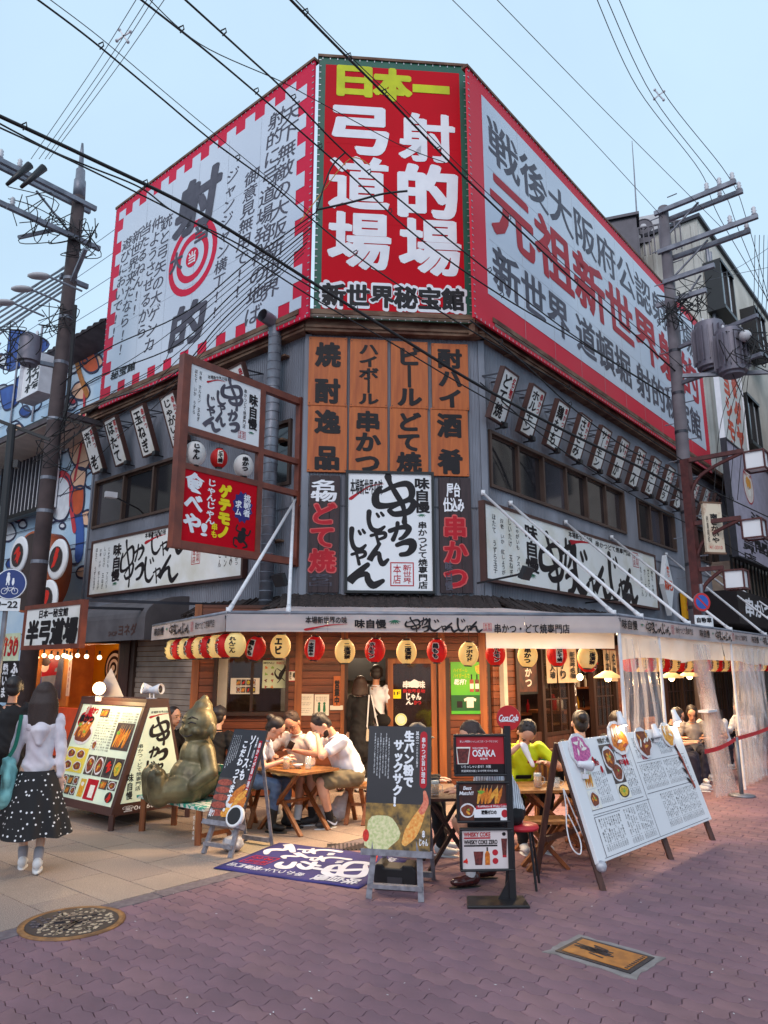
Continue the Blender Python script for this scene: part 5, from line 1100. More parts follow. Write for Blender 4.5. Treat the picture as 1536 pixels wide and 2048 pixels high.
logo_v(letters(mt, M['mat_white']), FM, XM, .003, mwarp); T(mt, M['mat_white'], FM, *XM(895,995,1045,1280), '味自慢', .03, .003, True, warp=mwarp); T(mt, M['mat_white'], FM, *XM(915,975,1340,1780), '串かつどて焼専門店', .015, .003, True, warp=mwarp)
T(mt, M['mat_white'], FM, *XM(465,680,1050,1110), '本場新世界の味', .02, .003, warp=mwarp); swoosh(letters(mt, M['ink_red']), FM, *XM(455,690,1120,1190), w=.003, warp=mwarp); seal(mt, M['ink_red'], FM, *XM(730,885,1610,1765), w=.003, warp=mwarp)
def fz(px, py, w=0): return FC.hit(px, py, w)
gL = fz(386, 1400)[0]; z1520 = AZW
def hole(x0, x1, y0, y1): return (fz(x0, (y0+y1)/2)[0], fz(x1, (y0+y1)/2)[0], fz((x0+x1)/2, y1)[1], fz((x0+x1)/2, y0)[1])
HW = hole(434, 571, 1315, 1424); HE = hole(688, 876, 1309, 1572); SZ = HE[2]
HE = (HE[0], HE[1], 0.0, HE[3]); posts_u = [fz(x, 1400)[0] for x in (386, 596, 664, 688, 880, 968)]
ph = .098; row = 0; z = .02; r = random.Random(4); pm_ = {}
while z < AZW-.02:
 z1 = min(z+ph, AZW); mid = (z+z1)/2; segs = []; 
 for a, b in zip([gL+.06, fz(600,1400)[0], fz(892,1400)[0]], [fz(592,1400)[0], fz(684,1400)[0], uR-.05]):
  cuts = [(a, b)]
  for H in (HW, HE):
   nx = []
   for x0, x1 in cuts:
    if H[2] < mid < H[3] and H[0] < x1 and H[1] > x0:
     if H[0] > x0+.03: nx.append((x0, H[0]))
     if H[1] < x1-.03: nx.append((H[1], x1))
    else: nx.append((x0, x1))
   cuts = nx
  segs += cuts
 if z > HE[3]+.05: segs.append((fz(684,1400)[0], fz(892,1400)[0]))
 for x0, x1 in segs:
  pr_ = r.uniform(0, .004); MB().fbox(FC, x0, x1, z+.004, z1-.004, -.03, .012+pr_).build('plank', M[r.choice(('plank','plank','plank2'))], bld)
 z = z1; row += 1
for i, x in enumerate((388, 596, 688, 884, 966)):
 u_ = fz(x, 1400)[0]; MB().fbox(FC, u_-.05, u_+.05, 0, AZW, -.05, .035).build('post', M['post_wood'], bld)
MB().fbox(FC, gL, uR, .001, AZW, -.06, -.032).fbox(FC, gL, uR, AZW-.001, AZW+.2, -.4, -.0).build('backing_wall', M['post_dark'], bld) if False else None
for q in holes_rects(gL, uR, 0, AZW, [HW, HE]): MB().fbox(FC, q[0], q[1], q[2], q[3], -.10, -.034).build('backing_wall', M['post_dark'], bld)
rt = MB(); p0 = FC.p(gL, 0, .0); d0 = Vector((-.0839*0+0.05, 1, 0)); q0 = p0+Vector((.25, 2.0, 0))
rt.add([p0, q0, q0+Z*AZW, p0+Z*AZW], [(0,1,2,3)]); rt.add([p0+Z*AZW, FC.p(uL, AZW, 0), FC.p(uL, AZW, -.3)+Vector((-.4,1.5,0)), q0+Z*AZW], [(0,1,2,3)]); rt.build('side_return', M['plank2'], bld)
wnd = MB(); k = .045
wnd.fbox(FC, HW[0]-k, HW[0], HW[2]-k, HW[3]+k, -.12, .05).fbox(FC, HW[1], HW[1]+k, HW[2]-k, HW[3]+k, -.12, .05).fbox(FC, HW[0], HW[1], HW[3], HW[3]+k, -.12, .05).fbox(FC, HW[0]-.06, HW[1]+.06, HW[2]-k, HW[2], -.14, .11)
wd_ = wnd.build('window', M['post_dark'], bld)
MB().fbox(FC, HW[0]+.0, HW[0]+.13, HW[2], HW[3], -.10, -.06).build('cream_reveal', M['inner_wall'], wd_); MB().fbox(FC, HW[0]+.13, HW[1], HW[2], HW[3], -.095, -.09).build('pane', M['glass_clear'], wd_)
MB().fbox(FC, (HW[0]+HW[1])/2-.02, (HW[0]+HW[1])/2+.02, HW[2], HW[3], -.088, -.07).build('sash', M['post_dark'], wd_)
step = thing('pavement_step', None, None, tuple(FC.p(0, 0, 0))); step['kind'] = 'structure'
su0, su1 = fz(640, 1590)[0], fz(905, 1590)[0]
for i in range(3): MB().fbox(FC, su0+(su1-su0)*i/3+.004, su0+(su1-su0)*(i+1)/3-.004, -.01, .155, .06, .78).build('slab', M['granite'], step, bevel=.008)
rm = MB(); RU0, RU1 = HE[0]-.9, HE[1]+.9; rz = 2.5
for P in ([(RU0,-.11),(RU0,-3.0)], [(RU0,-3.0),(RU1,-3.0)], [(RU1,-3.0),(RU1,-.11)]):
 a, b = P; rm.add([FC.p(a[0], .15, a[1]), FC.p(b[0], .15, b[1]), FC.p(b[0], rz, b[1]), FC.p(a[0], rz, a[1])], [(0,1,2,3)])
rm.add([FC.p(RU0, rz, -.1), FC.p(RU1, rz, -.1), FC.p(RU1, rz, -3), FC.p(RU0, rz, -3)], [(0,1,2,3)]); rm.build('inner_room', M['inner_wall'], bld)
MB().add([FC.p(RU0, .152, -.06), FC.p(RU1, .152, -.06), FC.p(RU1, .152, -3), FC.p(RU0, .152, -3)], [(0,1,2,3)]).build('inner_floor', M['post_dark'], bld)
cb = MB(); cb.fbox(FC, RU0+.5, RU1-.9, 1.52, 1.95, -2.9, -2.5).fbox(FC, RU0+.3, RU1-.3, .15, 1.1, -2.9, -2.3); cb.build('inner_cupboard', M['black_plastic'], bld)
hb_ = MB(); hb_.fbox(FC, HE[0]-.0, HE[1], HE[3]-.05, HE[3], -.12, .04).fbox(FC, HE[0], HE[0]+.045, .15, HE[3]-.05, -.12, .04); hb_.build('door_frame', M['post_dark'], bld)
dx0, dx1 = fz(776, 1440)[0], fz(874, 1440)[0]; dtop = HE[3]-.05
dr = MB(); k = .075; gz0, gz1 = fz(820, 1480)[1], fz(820, 1327)[1]
dr.fbox(FC, dx0, dx0+k, .16, dtop, -.05, -.005).fbox(FC, dx1-k, dx1, .16, dtop, -.05, -.005).fbox(FC, dx0+k, dx1-k, gz1, dtop, -.05, -.005).fbox(FC, dx0+k, dx1-k, gz0-.09, gz0, -.05, -.005).fbox(FC, dx0+k, dx1-k, .16, .30, -.05, -.005)
do = dr.build('sliding_door', M['post_wood'], bld)
MB().fbox(FC, dx0+k, dx1-k, gz0, gz1, -.032, -.026).build('pane', M['glass_clear'], do); MB().fbox(FC, dx0+k, dx1-k, .30, gz0-.09, -.034, -.022).build('lower_panel', M['plank'], do)
MB().fbox(FC, fz(880,1440)[0]-.001, fz(900,1440)[0], .16, dtop, -.02, .03).build('door_jamb', M['post_dark'], bld)
st = thing('door_stickers', 'white printed emblem and round stickers on the glass of the sliding door', 'sticker', tuple(FC.p(dx0, 1.2, 0)))
def dz(x0, x1, y0, y1): q = pxbox(FC, x0, x1, y0, y1, -.02); return q
e_ = letters(st, M['ink_white'], 'emblem'); q = dz(815,842,1358,1378)
e_.ell(FC, (q[0]+q[1])/2, (q[2]+q[3])/2, (q[1]-q[0])*.42, (q[3]-q[2])*.42, -.02, 12, wob=.1)
T(st, M['ink_white'], FC, *dz(806,820,1362,1376), '串', .04, -.02); T(st, M['ink_white'], FC, *dz(837,850,1362,1376), '味', .04, -.02); T(st, M['ink_red'], FC, *dz(806,850,1378,1386), '新世界名物', .02, -.0195)
T(st, M['ink_white'], FC, *dz(813,842,1386,1400), 'じゃん', .05, -.02); T(st, M['ink_white'], FC, *dz(812,826,1401,1409), 'ん', .05, -.02); T(st, M['ink_red'], FC, *dz(828,842,1401,1409), 'かつ', .05, -.02)
q = dz(790,814,1426,1452); m_ = MB(); cx, cy = (q[0]+q[1])/2, (q[2]+q[3])/2; m_.mat(M['paper_green']).ell(FC, cx, cy, .085, .085, -.0215, 24); m_.mat(M['ink_yellow']).ell(FC, cx, cy, .072, .072, -.0208, 24); m_.mat(M['paper']).ell(FC, cx, cy, .064, .064, -.0202, 24); m_.build('round_sticker', None, st)
q = dz(786,802,1379,1397); MB().rect(FC, *q, -.0212).build('square_sticker', M['ink_yellow'], st); T(st, M['ink'], FC, q[0]+.012, q[1]-.012, q[2]+.05, q[3]-.03, '1F', .02, -.02)
q = dz(787,799,1453,1472); MB().rect(FC, *q, -.0212).build('square_sticker', M['ink_orange'], st)
def poster(name, label, x0, x1, y0, y1, m_, F=FC, w=.022, cat='poster', d=.003):
 q = pxbox(F, x0, x1, y0, y1, w+d); t = thing(name, label, cat, tuple(F.p(q[0], q[2], w))); MB().fbox(F, *q, w, w+d).build('sheet', M[m_], t); return t, q, w+d+.0015
t, q, w_ = poster('menu_sheet', 'colour photo menu sheet taped inside the left window', 461, 519, 1356, 1388, 'paper', w=-.085)
for i in range(4):
 for j in range(2): m_ = MB(); a = q[0]+(q[1]-q[0])*(.2+.17*i); b_ = q[2]+(q[3]-q[2])*(.08+.45*j); food(m_, FC, a, a+(q[1]-q[0])*.15, b_, b_+(q[3]-q[2])*.38, ['plate','skewers','red','green'][(i+j)%4], w_, PR['tray'], i*3+j); m_.build('photo', None, t)
t, q, w_ = poster('wanted_poster', 'pale green poster with a black lizard beside small drawings, in the window', 525, 573, 1321, 1376, 'paper_green', w=-.080)
T(t, M['ink_red'], FC, q[0]+.19, q[1]-.02, q[3]-.055, q[3]-.015, 'WANTED', .02, w_); lz = letters(t, M['ink'], 'lizard_print'); cx = q[0]+(q[1]-q[0])*.78; cy = (q[2]+q[3])/2; L_ = (q[3]-q[2])
stroke(lz, FC, [(cx+.05,cy+L_*.36,.01),(cx+.045,cy+L_*.2,.035),(cx,cy,.06),(cx-.02,cy-L_*.14,.045),(cx-.06,cy-L_*.1,.03),(cx-.09,cy+L_*.05,.02),(cx-.07,cy+L_*.2,.006)], w_)
for dx_, dy_ in ((.06,.05),(-.06,.08),(.05,-.09),(-.05,-.12)): stroke(lz, FC, [(cx,cy+dy_*.5,.015),(cx+dx_,cy+dy_,.01)], w_+.0005)
r = random.Random(6)
for i in range(2):
 for j in range(4): m_ = letters(t, PR[['fry','leaf','cola','meat'][(i+j)%4]], 'small_drawing'); m_.ell(FC, q[0]+.05+.09*i, q[3]-.10-.09*j, .022, .018, w_, 8, r.random()*3, .3)
T(t, M['ink'], FC, q[0]+.01, q[0]+.16, q[3]-.05, q[3]-.02, 'MENU', .01, w_)
t, q, w_ = poster('small_notice', 'small red-edged notice right of the lizard poster', 576, 594, 1341, 1363, 'ink_red'); MB().rect(FC, q[0]+.008, q[1]-.008, q[2]+.012, q[3]-.012, w_).build('white_field', M['paper'], t); T(t, M['ink'], FC, q[0]+.07, q[1]-.015, q[2]+.05, q[3]-.03, '串', .06, w_+.002); T(t, M['ink'], FC, q[0]+.02, q[0]+.05, q[2]+.03, q[3]-.02, '禁煙', .02, w_+.002, True)
for x0, x1, nm in ((597,627,'left'), (629,658,'right')):
 t, q, w_ = poster('notice_sheet', 'printed white notice sheet with paragraphs of text' if nm == 'left' else 'white notice sheet with two green figure drawings', x0, x1, 1388+(x0-597)*.03, 1431, 'paper')
 if nm == 'left':
  for i in range(9): 
   if i in (2,5): continue
   T(t, M['ink_grey'], FC, q[0]+.03, q[1]-.03-.02*(i % 3), q[3]-.05-.026*i, q[3]-.036-.026*i, '店内ではお静かに お願いします', .004, w_)
 else:
  for cx in (q[0]+(q[1]-q[0])*.32, q[0]+(q[1]-q[0])*.68):
   m_ = letters(t, M['ink_green'], 'figure_print'); m_.ell(FC, cx, q[2]+.165, .018, .018, w_, 10); stroke(m_, FC, [(cx,q[2]+.14,.03),(cx,q[2]+.07,.04)], w_); stroke(m_, FC, [(cx-.008,q[2]+.07,.012),(cx-.01,q[2]+.03,.012)], w_); stroke(m_, FC, [(cx+.008,q[2]+.07,.012),(cx+.01,q[2]+.03,.012)], w_)
  for i in range(3): T(t, M['ink_grey'], FC, q[0]+.02, q[1]-.03, q[3]-.045-.024*i, q[3]-.032-.024*i, '食べ歩き 禁止', .004, w_)
q = pxbox(FC, 667, 681, 1352, 1412, .05); t = thing('open_sign', 'narrow orange wooden sign with black characters beside the entrance', 'sign', tuple(FC.p(q[0], q[2], .05))); MB().fbox(FC, *q, .036, .05).build('board', M['board_wood'], t); T(t, M['ink'], FC, q[0]+.015, q[1]-.015, q[2]+.02, q[3]-.06, '営業中', .05, .0525, True, brush=.02)
q = pxbox(FC, 660, 686, 1411, 1420, .05); MB().fbox(FC, *q, .036, .048).build('white_tag', M['paper'], t)
t, q, w_ = poster('drinks_poster', 'bright green drinks poster with bottles and a white T-shirt', 902, 969, 1324, 1428, 'poster_green', w=.03)
W, H = q[1]-q[0], q[3]-q[2]; MB().rect(FC, q[0], q[1], q[2]+H*.06, q[2]+H*.36, w_-.001).build('dark_band', M['poster_dark'], t); T(t, M['ink_lime'], FC, q[0]+W*.08, q[0]+W*.5, q[3]-H*.2, q[3]-H*.12, 'ハイボール', .01, w_); T(t, M['ink_lime'], FC, q[0]+W*.08, q[0]+W*.56, q[3]-H*.31, q[3]-H*.22, 'ハイボールで', .01, w_); T(t, M['ink_white'], FC, q[0]+W*.1, q[0]+W*.45, q[3]-H*.44, q[3]-H*.33, '乾杯!', .03, w_, shear=.2)
bt = MB()
for x, mt_ in ((.62, PR['meat']), (.78, PR['cola'])): bt.mat(mt_).rect(FC, q[0]+W*(x-.06), q[0]+W*(x+.06), q[2]+H*.42, q[2]+H*.66, w_); bt.mat(M['ink']).rect(FC, q[0]+W*(x-.02), q[0]+W*(x+.02), q[2]+H*.66, q[2]+H*.76, w_); bt.mat(M['paper']).rect(FC, q[0]+W*(x-.055), q[0]+W*(x+.055), q[2]+H*.48, q[2]+H*.58, w_+.001)
c = q[0]+W*.56; zz = q[2]+H*.12; bt.mat(M['paper']).poly(FC, [(c-.05,zz),(c+.05,zz),(c+.05,zz+.10),(c+.08,zz+.085),(c+.09,zz+.12),(c+.04,zz+.145),(c-.04,zz+.145),(c-.09,zz+.12),(c-.08,zz+.085),(c-.05,zz+.10)], w_+.001); c = q[0]+W*.25; bt.mat(M['ink']).rect(FC, c-.04, c+.04, zz, zz+.09, w_+.001); bt.mat(PR['egg']).ell(FC, q[0]+W*.85, q[2]+H*.86, W*.12, H*.09, w_, 12, wob=.1); bt.build('picture', None, t)
MB().fbox(FR, 0, REND, AZW-.25, AZW+.01, -.12, .02).build('lintel', M['post_dark'], bld)
def fru(px): return FR.hit(px, 1345, 0)[0]
ups = [fru(x) for x in (970, 1031, 1082, 1137, 1150, 1184, 1228)]; u_ = ups[-1]
MB().fbox(FR, .03, ups[1], 0, AZW-.25, -.10, -.034).build('backing_wall', M['post_dark'], bld)
z = .02
while z < AZW-.26: z1 = min(z+ph, AZW-.25); MB().fbox(FR, .05, ups[1]-.03, z+.004, z1-.004, -.03, .012).build('plank', M[rnd.choice(('plank','plank2'))], bld); z = z1
for z_ in range(22):
 z0_ = .02+z_*ph; MB().fbox(FR, ups[6]+.03, ups[6]+.45, z0_+.004, z0_+ph-.004, -.03, .012).build('plank', M['plank'], bld)
q = FR.hit(1004, 1345, .03)[0]; MB().fbox(FR, q-.05, q+.05, 0, AZW-.25, .013, .09).build('cream_post', M['inner_wall'], bld)
def lattice(u0, u1, w=-.02, z0=.05, z1=None, nx=3, nz=3):
 z1 = z1 or AZW-.26; m_ = MB(); k = .05
 m_.fbox(FR, u0, u0+k, z0, z1, w-.02, w+.02).fbox(FR, u1-k, u1, z0, z1, w-.02, w+.02).fbox(FR, u0+k, u1-k, z1-k, z1, w-.02, w+.02).fbox(FR, u0+k, u1-k, z0, z0+.1, w-.02, w+.02)
 zs = z0+.62; m_.fbox(FR, u0+k, u1-k, zs, zs+.05, w-.02, w+.02)
 for i in range(1, nx): x = u0+(u1-u0)*i/nx; m_.fbox(FR, x-.011, x+.011, zs+.05, z1-k, w-.012, w+.012)
 for i in range(1, nz): zz = zs+(z1-zs)*i/nz; m_.fbox(FR, u0+k, u1-k, zz-.011, zz+.011, w-.011, w+.011)
 o = m_.build('lattice_door', M['post_dark'], bld); MB().fbox(FR, u0+k, u1-k, zs+.05, z1-k, w-.004, w-.001).build('pane', M['glass_clear'], o); MB().fbox(FR, u0+k, u1-k, z0+.1, zs, w-.008, w+.004).build('lower_panel', M['old_dark_wood'], o)
lattice(ups[2], ups[3]); lattice(ups[5], ups[6], nx=5)
for x in (ups[1], ups[2], (ups[3]+ups[4])/2, ups[5], ups[6]): MB().fbox(FR, x-.045, x+.045, 0, AZW-.26, -.06, .04).build('post', M['post_dark'], bld)
x = (ups[3]+ups[4])/2
sg = thing('post_lettering', 'column of white welcome characters on the dark post between the doors', 'lettering', tuple(FR.p(x, 1, .05))); MB().fbox(FR, x-.044, x+.044, .9, 2.0, .041, .048).build('strip', M['post_dark'], sg); T(sg, M['ink_white'], FR, x-.03, x+.03, 1.0, 1.75, 'いらっ', .02, .051, True)
x = ups[6]+.5; i = 0
while x < REND-.2:
 MB().fbox(FR, x-.05, x+.05, 0, AZW-.26, -.06, .04).build('post', M['post_dark'], bld)
 if i % 3 != 1: lattice(x+.06, x+1.0, nx=4)
 x += 1.08; i += 1
rm = MB(); D = -2.6
rm.add([FR.p(ups[1], 0, D), FR.p(REND, 0, D), FR.p(REND, 2.6, D), FR.p(ups[1], 2.6, D)], [(0,1,2,3)]); rm.add([FR.p(ups[1], 2.6, D), FR.p(REND, 2.6, D), FR.p(REND, 2.6, -.1), FR.p(ups[1], 2.6, -.1)], [(0,1,2,3)]); rm.add([FR.p(ups[1], 0, D), FR.p(ups[1], 2.6, D), FR.p(ups[1], 2.6, -.1), FR.p(ups[1], 0, -.1)], [(0,1,2,3)]); rm.add([FR.p(ups[1],.012,D),FR.p(REND,.012,D),FR.p(REND,.012,-.1),FR.p(ups[1],.012,-.1)], [(0,1,2,3)])
rm.build('dining_room', M['old_dark_wood'], bld)
sh_ = MB(); r = random.Random(12)
for zz in (.75, 1.25, 1.75): sh_.fbox(FR, ups[1]+.3, REND-.5, zz, zz+.04, D+.02, D+.35)
sh_.build('shelf', M['post_wood'], bld)
bt = MB()
for q in range(60):
 uu = r.uniform(ups[1]+.4, ups[6]+4); zz = r.choice((.79,1.29,1.79)); c = FR.p(uu, zz, D+.2); bt.mat(M[r.choice(('ink_red','paper','beer','glass_dark','ink_green','inner_wall'))]).lathe([(.035,0),(.037,.16),(.014,.22),(.014,.28)], 8, c)
bt.build('bottle_row', None, bld, kind='stuff')
ct = thing('service_counter', 'dark counter with jars and boxes inside the open bay right of the noren', 'counter', tuple(FR.p(ups[4], 0, -.5))); MB().fbox(FR, ups[4]+.05, ups[5]-.05, .012, .95, -.9, -.3).build('cabinet', M['old_dark_wood'], ct); MB().fbox(FR, ups[4], ups[5], .95, 1.0, -.95, -.25).build('worktop', M['post_wood'], ct)
for i, (du, hh, mm) in enumerate(((.2,.28,'ink_red'),(.45,.22,'paper'),(.7,.34,'glass_mid'),(1.0,.2,'beer'))): MB().lathe([(.06,0),(.065,hh*.7),(.03,hh*.85),(.03,hh)], 12, FR.p(ups[4]+du, 1.0, -.55)).build('jar', M[mm], ct, True)
t = thing('framed_menu', 'framed menu picture hanging in the black bay left of the noren', 'picture', tuple(FR.p(ups[1]+.1, 1.4, 0))); MB().fbox(FR, ups[1]+.09, ups[2]-.10, 1.33, 1.98, -.03, -.01).build('frame', M['frame_black'], t); MB().fbox(FR, ups[1]+.12, ups[2]-.13, 1.37, 1.94, -.009, -.006).build('picture', M['tray_dark'], t); T(t, M['paper'], FR, ups[1]+.3, ups[2]-.3, 1.45, 1.9, '串かつ', .03, -.004, True)
MB().fbox(FR, ups[1]+.06, ups[2]-.06, .05, .75, -.03, .0).build('lower_panel', M['old_dark_wood'], bld)
for nm, x0, x1, txt in (('left', 1084, 1146, ('二串入魂','ー/り','新世界名物')), ('right', 1200, 1226, ('串かつ','名物'))):
 u0, u1 = fru(x0), fru(x1); zt = FR.hit(1115, 1300, .08)[1]+.05; zb = FR.hit(1115, 1366, .08)[1]; n = len(txt)
 t = thing('noren_curtain', f'cream cloth curtain with black characters, {nm} one of two over the doors', 'curtain', tuple(FR.p(u0, zb, .08))); MB().tube([FR.p(u0-.03, zt, .08), FR.p(u1+.03, zt, .08)], .012, 6).build('rod', M['post_wood'], t)
 for i in range(n):
  a, b = u0+(u1-u0)*i/n+.006, u0+(u1-u0)*(i+1)/n-.006; m_ = MB(); m_.sheet(lambda u, v: FR.p(a+(b-a)*u, zb+(zt-zb)*v, .08+.012*math.sin(u*5+i*2)*(1-v)), 6, 5); m_.build('cloth_panel', M['cloth_cream'], t, True); T(t, M['ink'], FR, a+(b-a)*.25, b-(b-a)*.25, zb+(zt-zb)*.12, zt-(zt-zb)*.12, txt[i], .03, .096, True, brush=.02)
def point(p, e, c=(1,.66,.34), r=.05, n='lamp_light', par=None):
 d = bpy.data.lights.new(n, 'POINT'); d.energy = e; d.color = c; d.shadow_soft_size = r; o = bpy.data.objects.new(n, d); COL.objects.link(o); o.location = p
 if par is not None: o.parent = par; o.location = Vector(p)-wl(par)
 return o
for i, (px, py) in enumerate(((1160,1354), (1216,1356), (1343,1356), (1379,1353))):
 wv = (1.2, 1.9, 1.9, 1.9)[i]; u_, z_ = FR.hit(px, py, wv); c = FR.p(u_, z_, wv)
 t = thing('pendant_lamp', ['bare lit bulb lamp hanging by the noren', 'lit pendant lamp with white cone shade left of the vinyl curtain', 'lit pendant lamp just right of the first vinyl curtain', 'lit pendant lamp beside the second vinyl curtain'][i], 'lamp', tuple(c), 'pendant lamps under the awning')
 MB().ball(c, .045, 12, 8).build('bulb', M['bulb'], t, True); MB().tube([c+Z*.05, c+Z*.12], .02, 8).build('socket', M['black_plastic'], t); MB().tube([c+Z*.12, Vector((c.x, c.y, AZT+.08))], .005, 5).build('cord', M['cable'], t)
 if i: 
  m_ = MB(); m_.lathe([(.04,.09),(.17,.015),(.175,.0)], 20, c); m_.build('shade', M['shade_white'], t, True)
 point(c-Z*.06, 16, par=t)
for i, (F, u0, u1, w_) in enumerate(((FA, .3, 2.0, -.8), (FA, 2.2, 3.9, -.8), (FAR, .3, 2.3, -1.3), (FAR, 3.0, 5.0, -1.3), (FAR, 6.0, 8.0, -1.3))):
 zz = AZT-.05; t = thing('strip_light', ['warm strip light under the awning over the left tables','warm strip light under the awning over the entrance','warm strip light inside the right awning near the corner','warm strip light halfway along the right awning','warm strip light far along the right awning'][i], 'lamp', tuple(F.p((u0+u1)/2, zz, w_)), 'strip lights under the awning')
 MB().fbox(F, u0, u1, zz+.02, zz+.06, w_-.04, w_+.04).build('housing', M['white_plastic'], t); MB().tube([F.p(u0+.03, zz, w_), F.p(u1-.03, zz, w_)], .015, 8).build('tube', M['lamp_glow'], t)
 d = bpy.data.lights.new('strip', 'AREA'); d.shape = 'RECTANGLE'; d.size = u1-u0; d.size_y = .06; d.energy = 95; d.color = (1, .70, .40); o = bpy.data.objects.new('strip', d); COL.objects.link(o); o.parent = t; o.location = Vector((0,0,-.03)); o.rotation_euler = (0, 0, math.atan2(F.U.y, F.U.x))
point(FC.p(-.2, 2.2, -1.2), 60, (1,.78,.55), .1); point(FR.p(3, 2.2, -1.3), 60, (1,.62,.32), .1); point(FR.p(8, 2.2, -1.3), 50, (1,.62,.32), .1)
kr = MB(); kr.add([FC.p(gL+.1, .0, -1.6), FC.p(RU0, .0, -1.6), FC.p(RU0, 2.5, -1.6), FC.p(gL+.1, 2.5, -1.6)], [(0,1,2,3)]); kr.build('kitchen_back', M['old_dark_wood'], bld); MB().fbox(FC, HW[0], RU0, HW[2]-.12, HW[2]-.06, -.6, -.12).build('kitchen_shelf', M['steel'], bld); point(FC.p((HW[0]+HW[1])/2, 2.1, -.9), 14, (1,.75,.5), .08)
LU = lambda px, py=1345, w=0: FL.hit(px, py, w)[0]
uS0, uS1 = LU(268), LU(376)
shm = thing('roller_shutter', 'closed beige roller shutter beside the timber front, under the grey awning', 'shutter', tuple(FL.p(uS0, 0, 0)))
for i in range(27): z0 = .05+i*.09; MB().fbox(FL, uS0, uS1+1.0, z0, z0+.082, -.06, -.03-(.012 if i % 2 else 0)).build('slat', M['shutter'], shm)
MB().fbox(FL, uS0-.12, uS0, 0, ZB, -.08, .02).fbox(FL, uS0, uS1+1.0, ZB-.02, ZB+.1, -.08, .03).build('guide_rail', M['alu_brown'], shm)
MB().fbox(FL, LU(262)-.35, LU(262)-.02, 0, ZB, -.08, .05).build('pier', M['old_dark_wood'], bld)
uA0, uA1 = LU(48), LU(258)-.35; D = -1.6; sz1 = FL.hit(150, 1303)[1]+.12
ar = thing('archery_stall', 'small yellow and orange lit archery stall open to the street at far left', 'stall', tuple(FL.p(uA0, 0, 0)))
for nm, m_, P in (('back_wall', 'yellow_wall', [(uA0,.0,D),(uA1,.0,D),(uA1,sz1+.3,D),(uA0,sz1+.3,D)]), ('side_wall', 'orange_wall', [(uA0,0,D),(uA0,0,0),(uA0,sz1+.3,0),(uA0,sz1+.3,D)]), ('side_wall', 'orange_wall', [(uA1,0,D),(uA1,0,0),(uA1,sz1+.3,0),(uA1,sz1+.3,D)]), ('ceiling', 'orange_wall', [(uA0,sz1+.3,D),(uA1,sz1+.3,D),(uA1,sz1+.3,0),(uA0,sz1+.3,0)]), ('floor', 'post_dark', [(uA0,.01,D),(uA1,.01,D),(uA1,.01,0),(uA0,.01,0)])):
 MB().add([FL.p(*p) for p in P], [(0,1,2,3)]).build(nm, M[m_], ar)
MB().fbox(FL, uA0, uA1, sz1, ZB+.2, -.08, .02).build('beam', M['board_wood'], ar); MB().fbox(FL, uA0-.1, uA0, 0, ZB, -.1, .04).fbox(FL, uA1, uA1+.1, 0, ZB, -.1, .04).build('post', M['post_wood'], ar)
MB().fbox(FL, uA0+.05, uA1-1.6, .0, .95, -.25, -.15).build('counter', M['ink_orange'], ar)
MB().fbox(FL, uA0+.03, LU(100), .95, sz1+.2, -.45, -.40).build('divider', M['orange_wall'], ar)
def hb(px, py, w): return FL.hit(px, py, w)
a, b = hb(62, 1395, -.38), hb(128, 1310, -.38)
pc = thing('wall_poster', 'large poster of an abstract figure in blue and red in the archery stall', 'poster', tuple(FL.p(a[0], a[1], -.38))); F = FL; MB().fbox(F, a[0], b[0], a[1], b[1], -.39, -.38).build('sheet', M['cl_grey'], pc)
m_ = MB(); W, H = b[0]-a[0], b[1]-a[1]; X = lambda x: a[0]+W*x; Y = lambda y: a[1]+H*y
m_.mat(M['mural_navy']).poly(F, [(X(0),Y(0)),(X(.4),Y(0)),(X(.3),Y(.5)),(X(0),Y(.6))], -.378); m_.mat(M['ink_red']).ell(F, X(.6), Y(.8), W*.3, H*.2, -.3775, 16, wob=.15); m_.mat(M['cl_grey']).poly(F, [(X(.25),Y(0)),(X(.8),Y(0)),(X(.7),Y(.6)),(X(.35),Y(.6))], -.377); m_.mat(M['ink_red']).poly(F, [(X(.3),Y(.5)),(X(.9),Y(.55)),(X(.9),Y(.62)),(X(.3),Y(.62))], -.3765)
m_.mat(M['mural_skin']).ell(F, X(.38), Y(.75), W*.16, H*.15, -.376, 14); m_.mat(M['hair_black']).ell(F, X(.38), Y(.85), W*.2, H*.1, -.3755, 12, wob=.1); m_.mat(M['ink_grey']).poly(F, [(X(.75),Y(.1)),(X(1),Y(0)),(X(1),Y(.95)),(X(.85),Y(.9))], -.3752); m_.build('picture', None, pc)
a, b = hb(131, 1392, -.3), hb(145, 1306, -.3); t = thing('lettered_banner', 'narrow orange banner with upright red Latin capitals in the archery stall', 'banner', tuple(FL.p(a[0], a[1], -.3))); MB().fbox(FL, a[0], b[0], a[1], b[1], -.31, -.30).build('sheet', M['mural_skin'], t); T(t, M['ink_red'], FL, a[0]+.05, b[0]-.05, a[1]+.05, b[1]-.05, 'SAMURAI', .04, -.296, True)
t = thing('archery_target', 'black and white ringed archery target on the yellow wall', 'target', tuple(FL.p(*hb(226, 1336, D+.1), D+.1))); c = hb(226, 1336, D+.1); R0 = abs(hb(210,1336,D+.1)[0]-c[0])*1.15
m_ = MB()
for i in range(6): m_.mat(M['ink' if i % 2 == 0 else 'paper']).lathe([(R0*(1-i/6), .0), (R0*(1-i/6), .03+i*.004), (0, .03+i*.004)], 28, FL.p(c[0], c[1], D+.05), (FL.U, FL.V, FL.N))
m_.build('ringed_face', None, t)
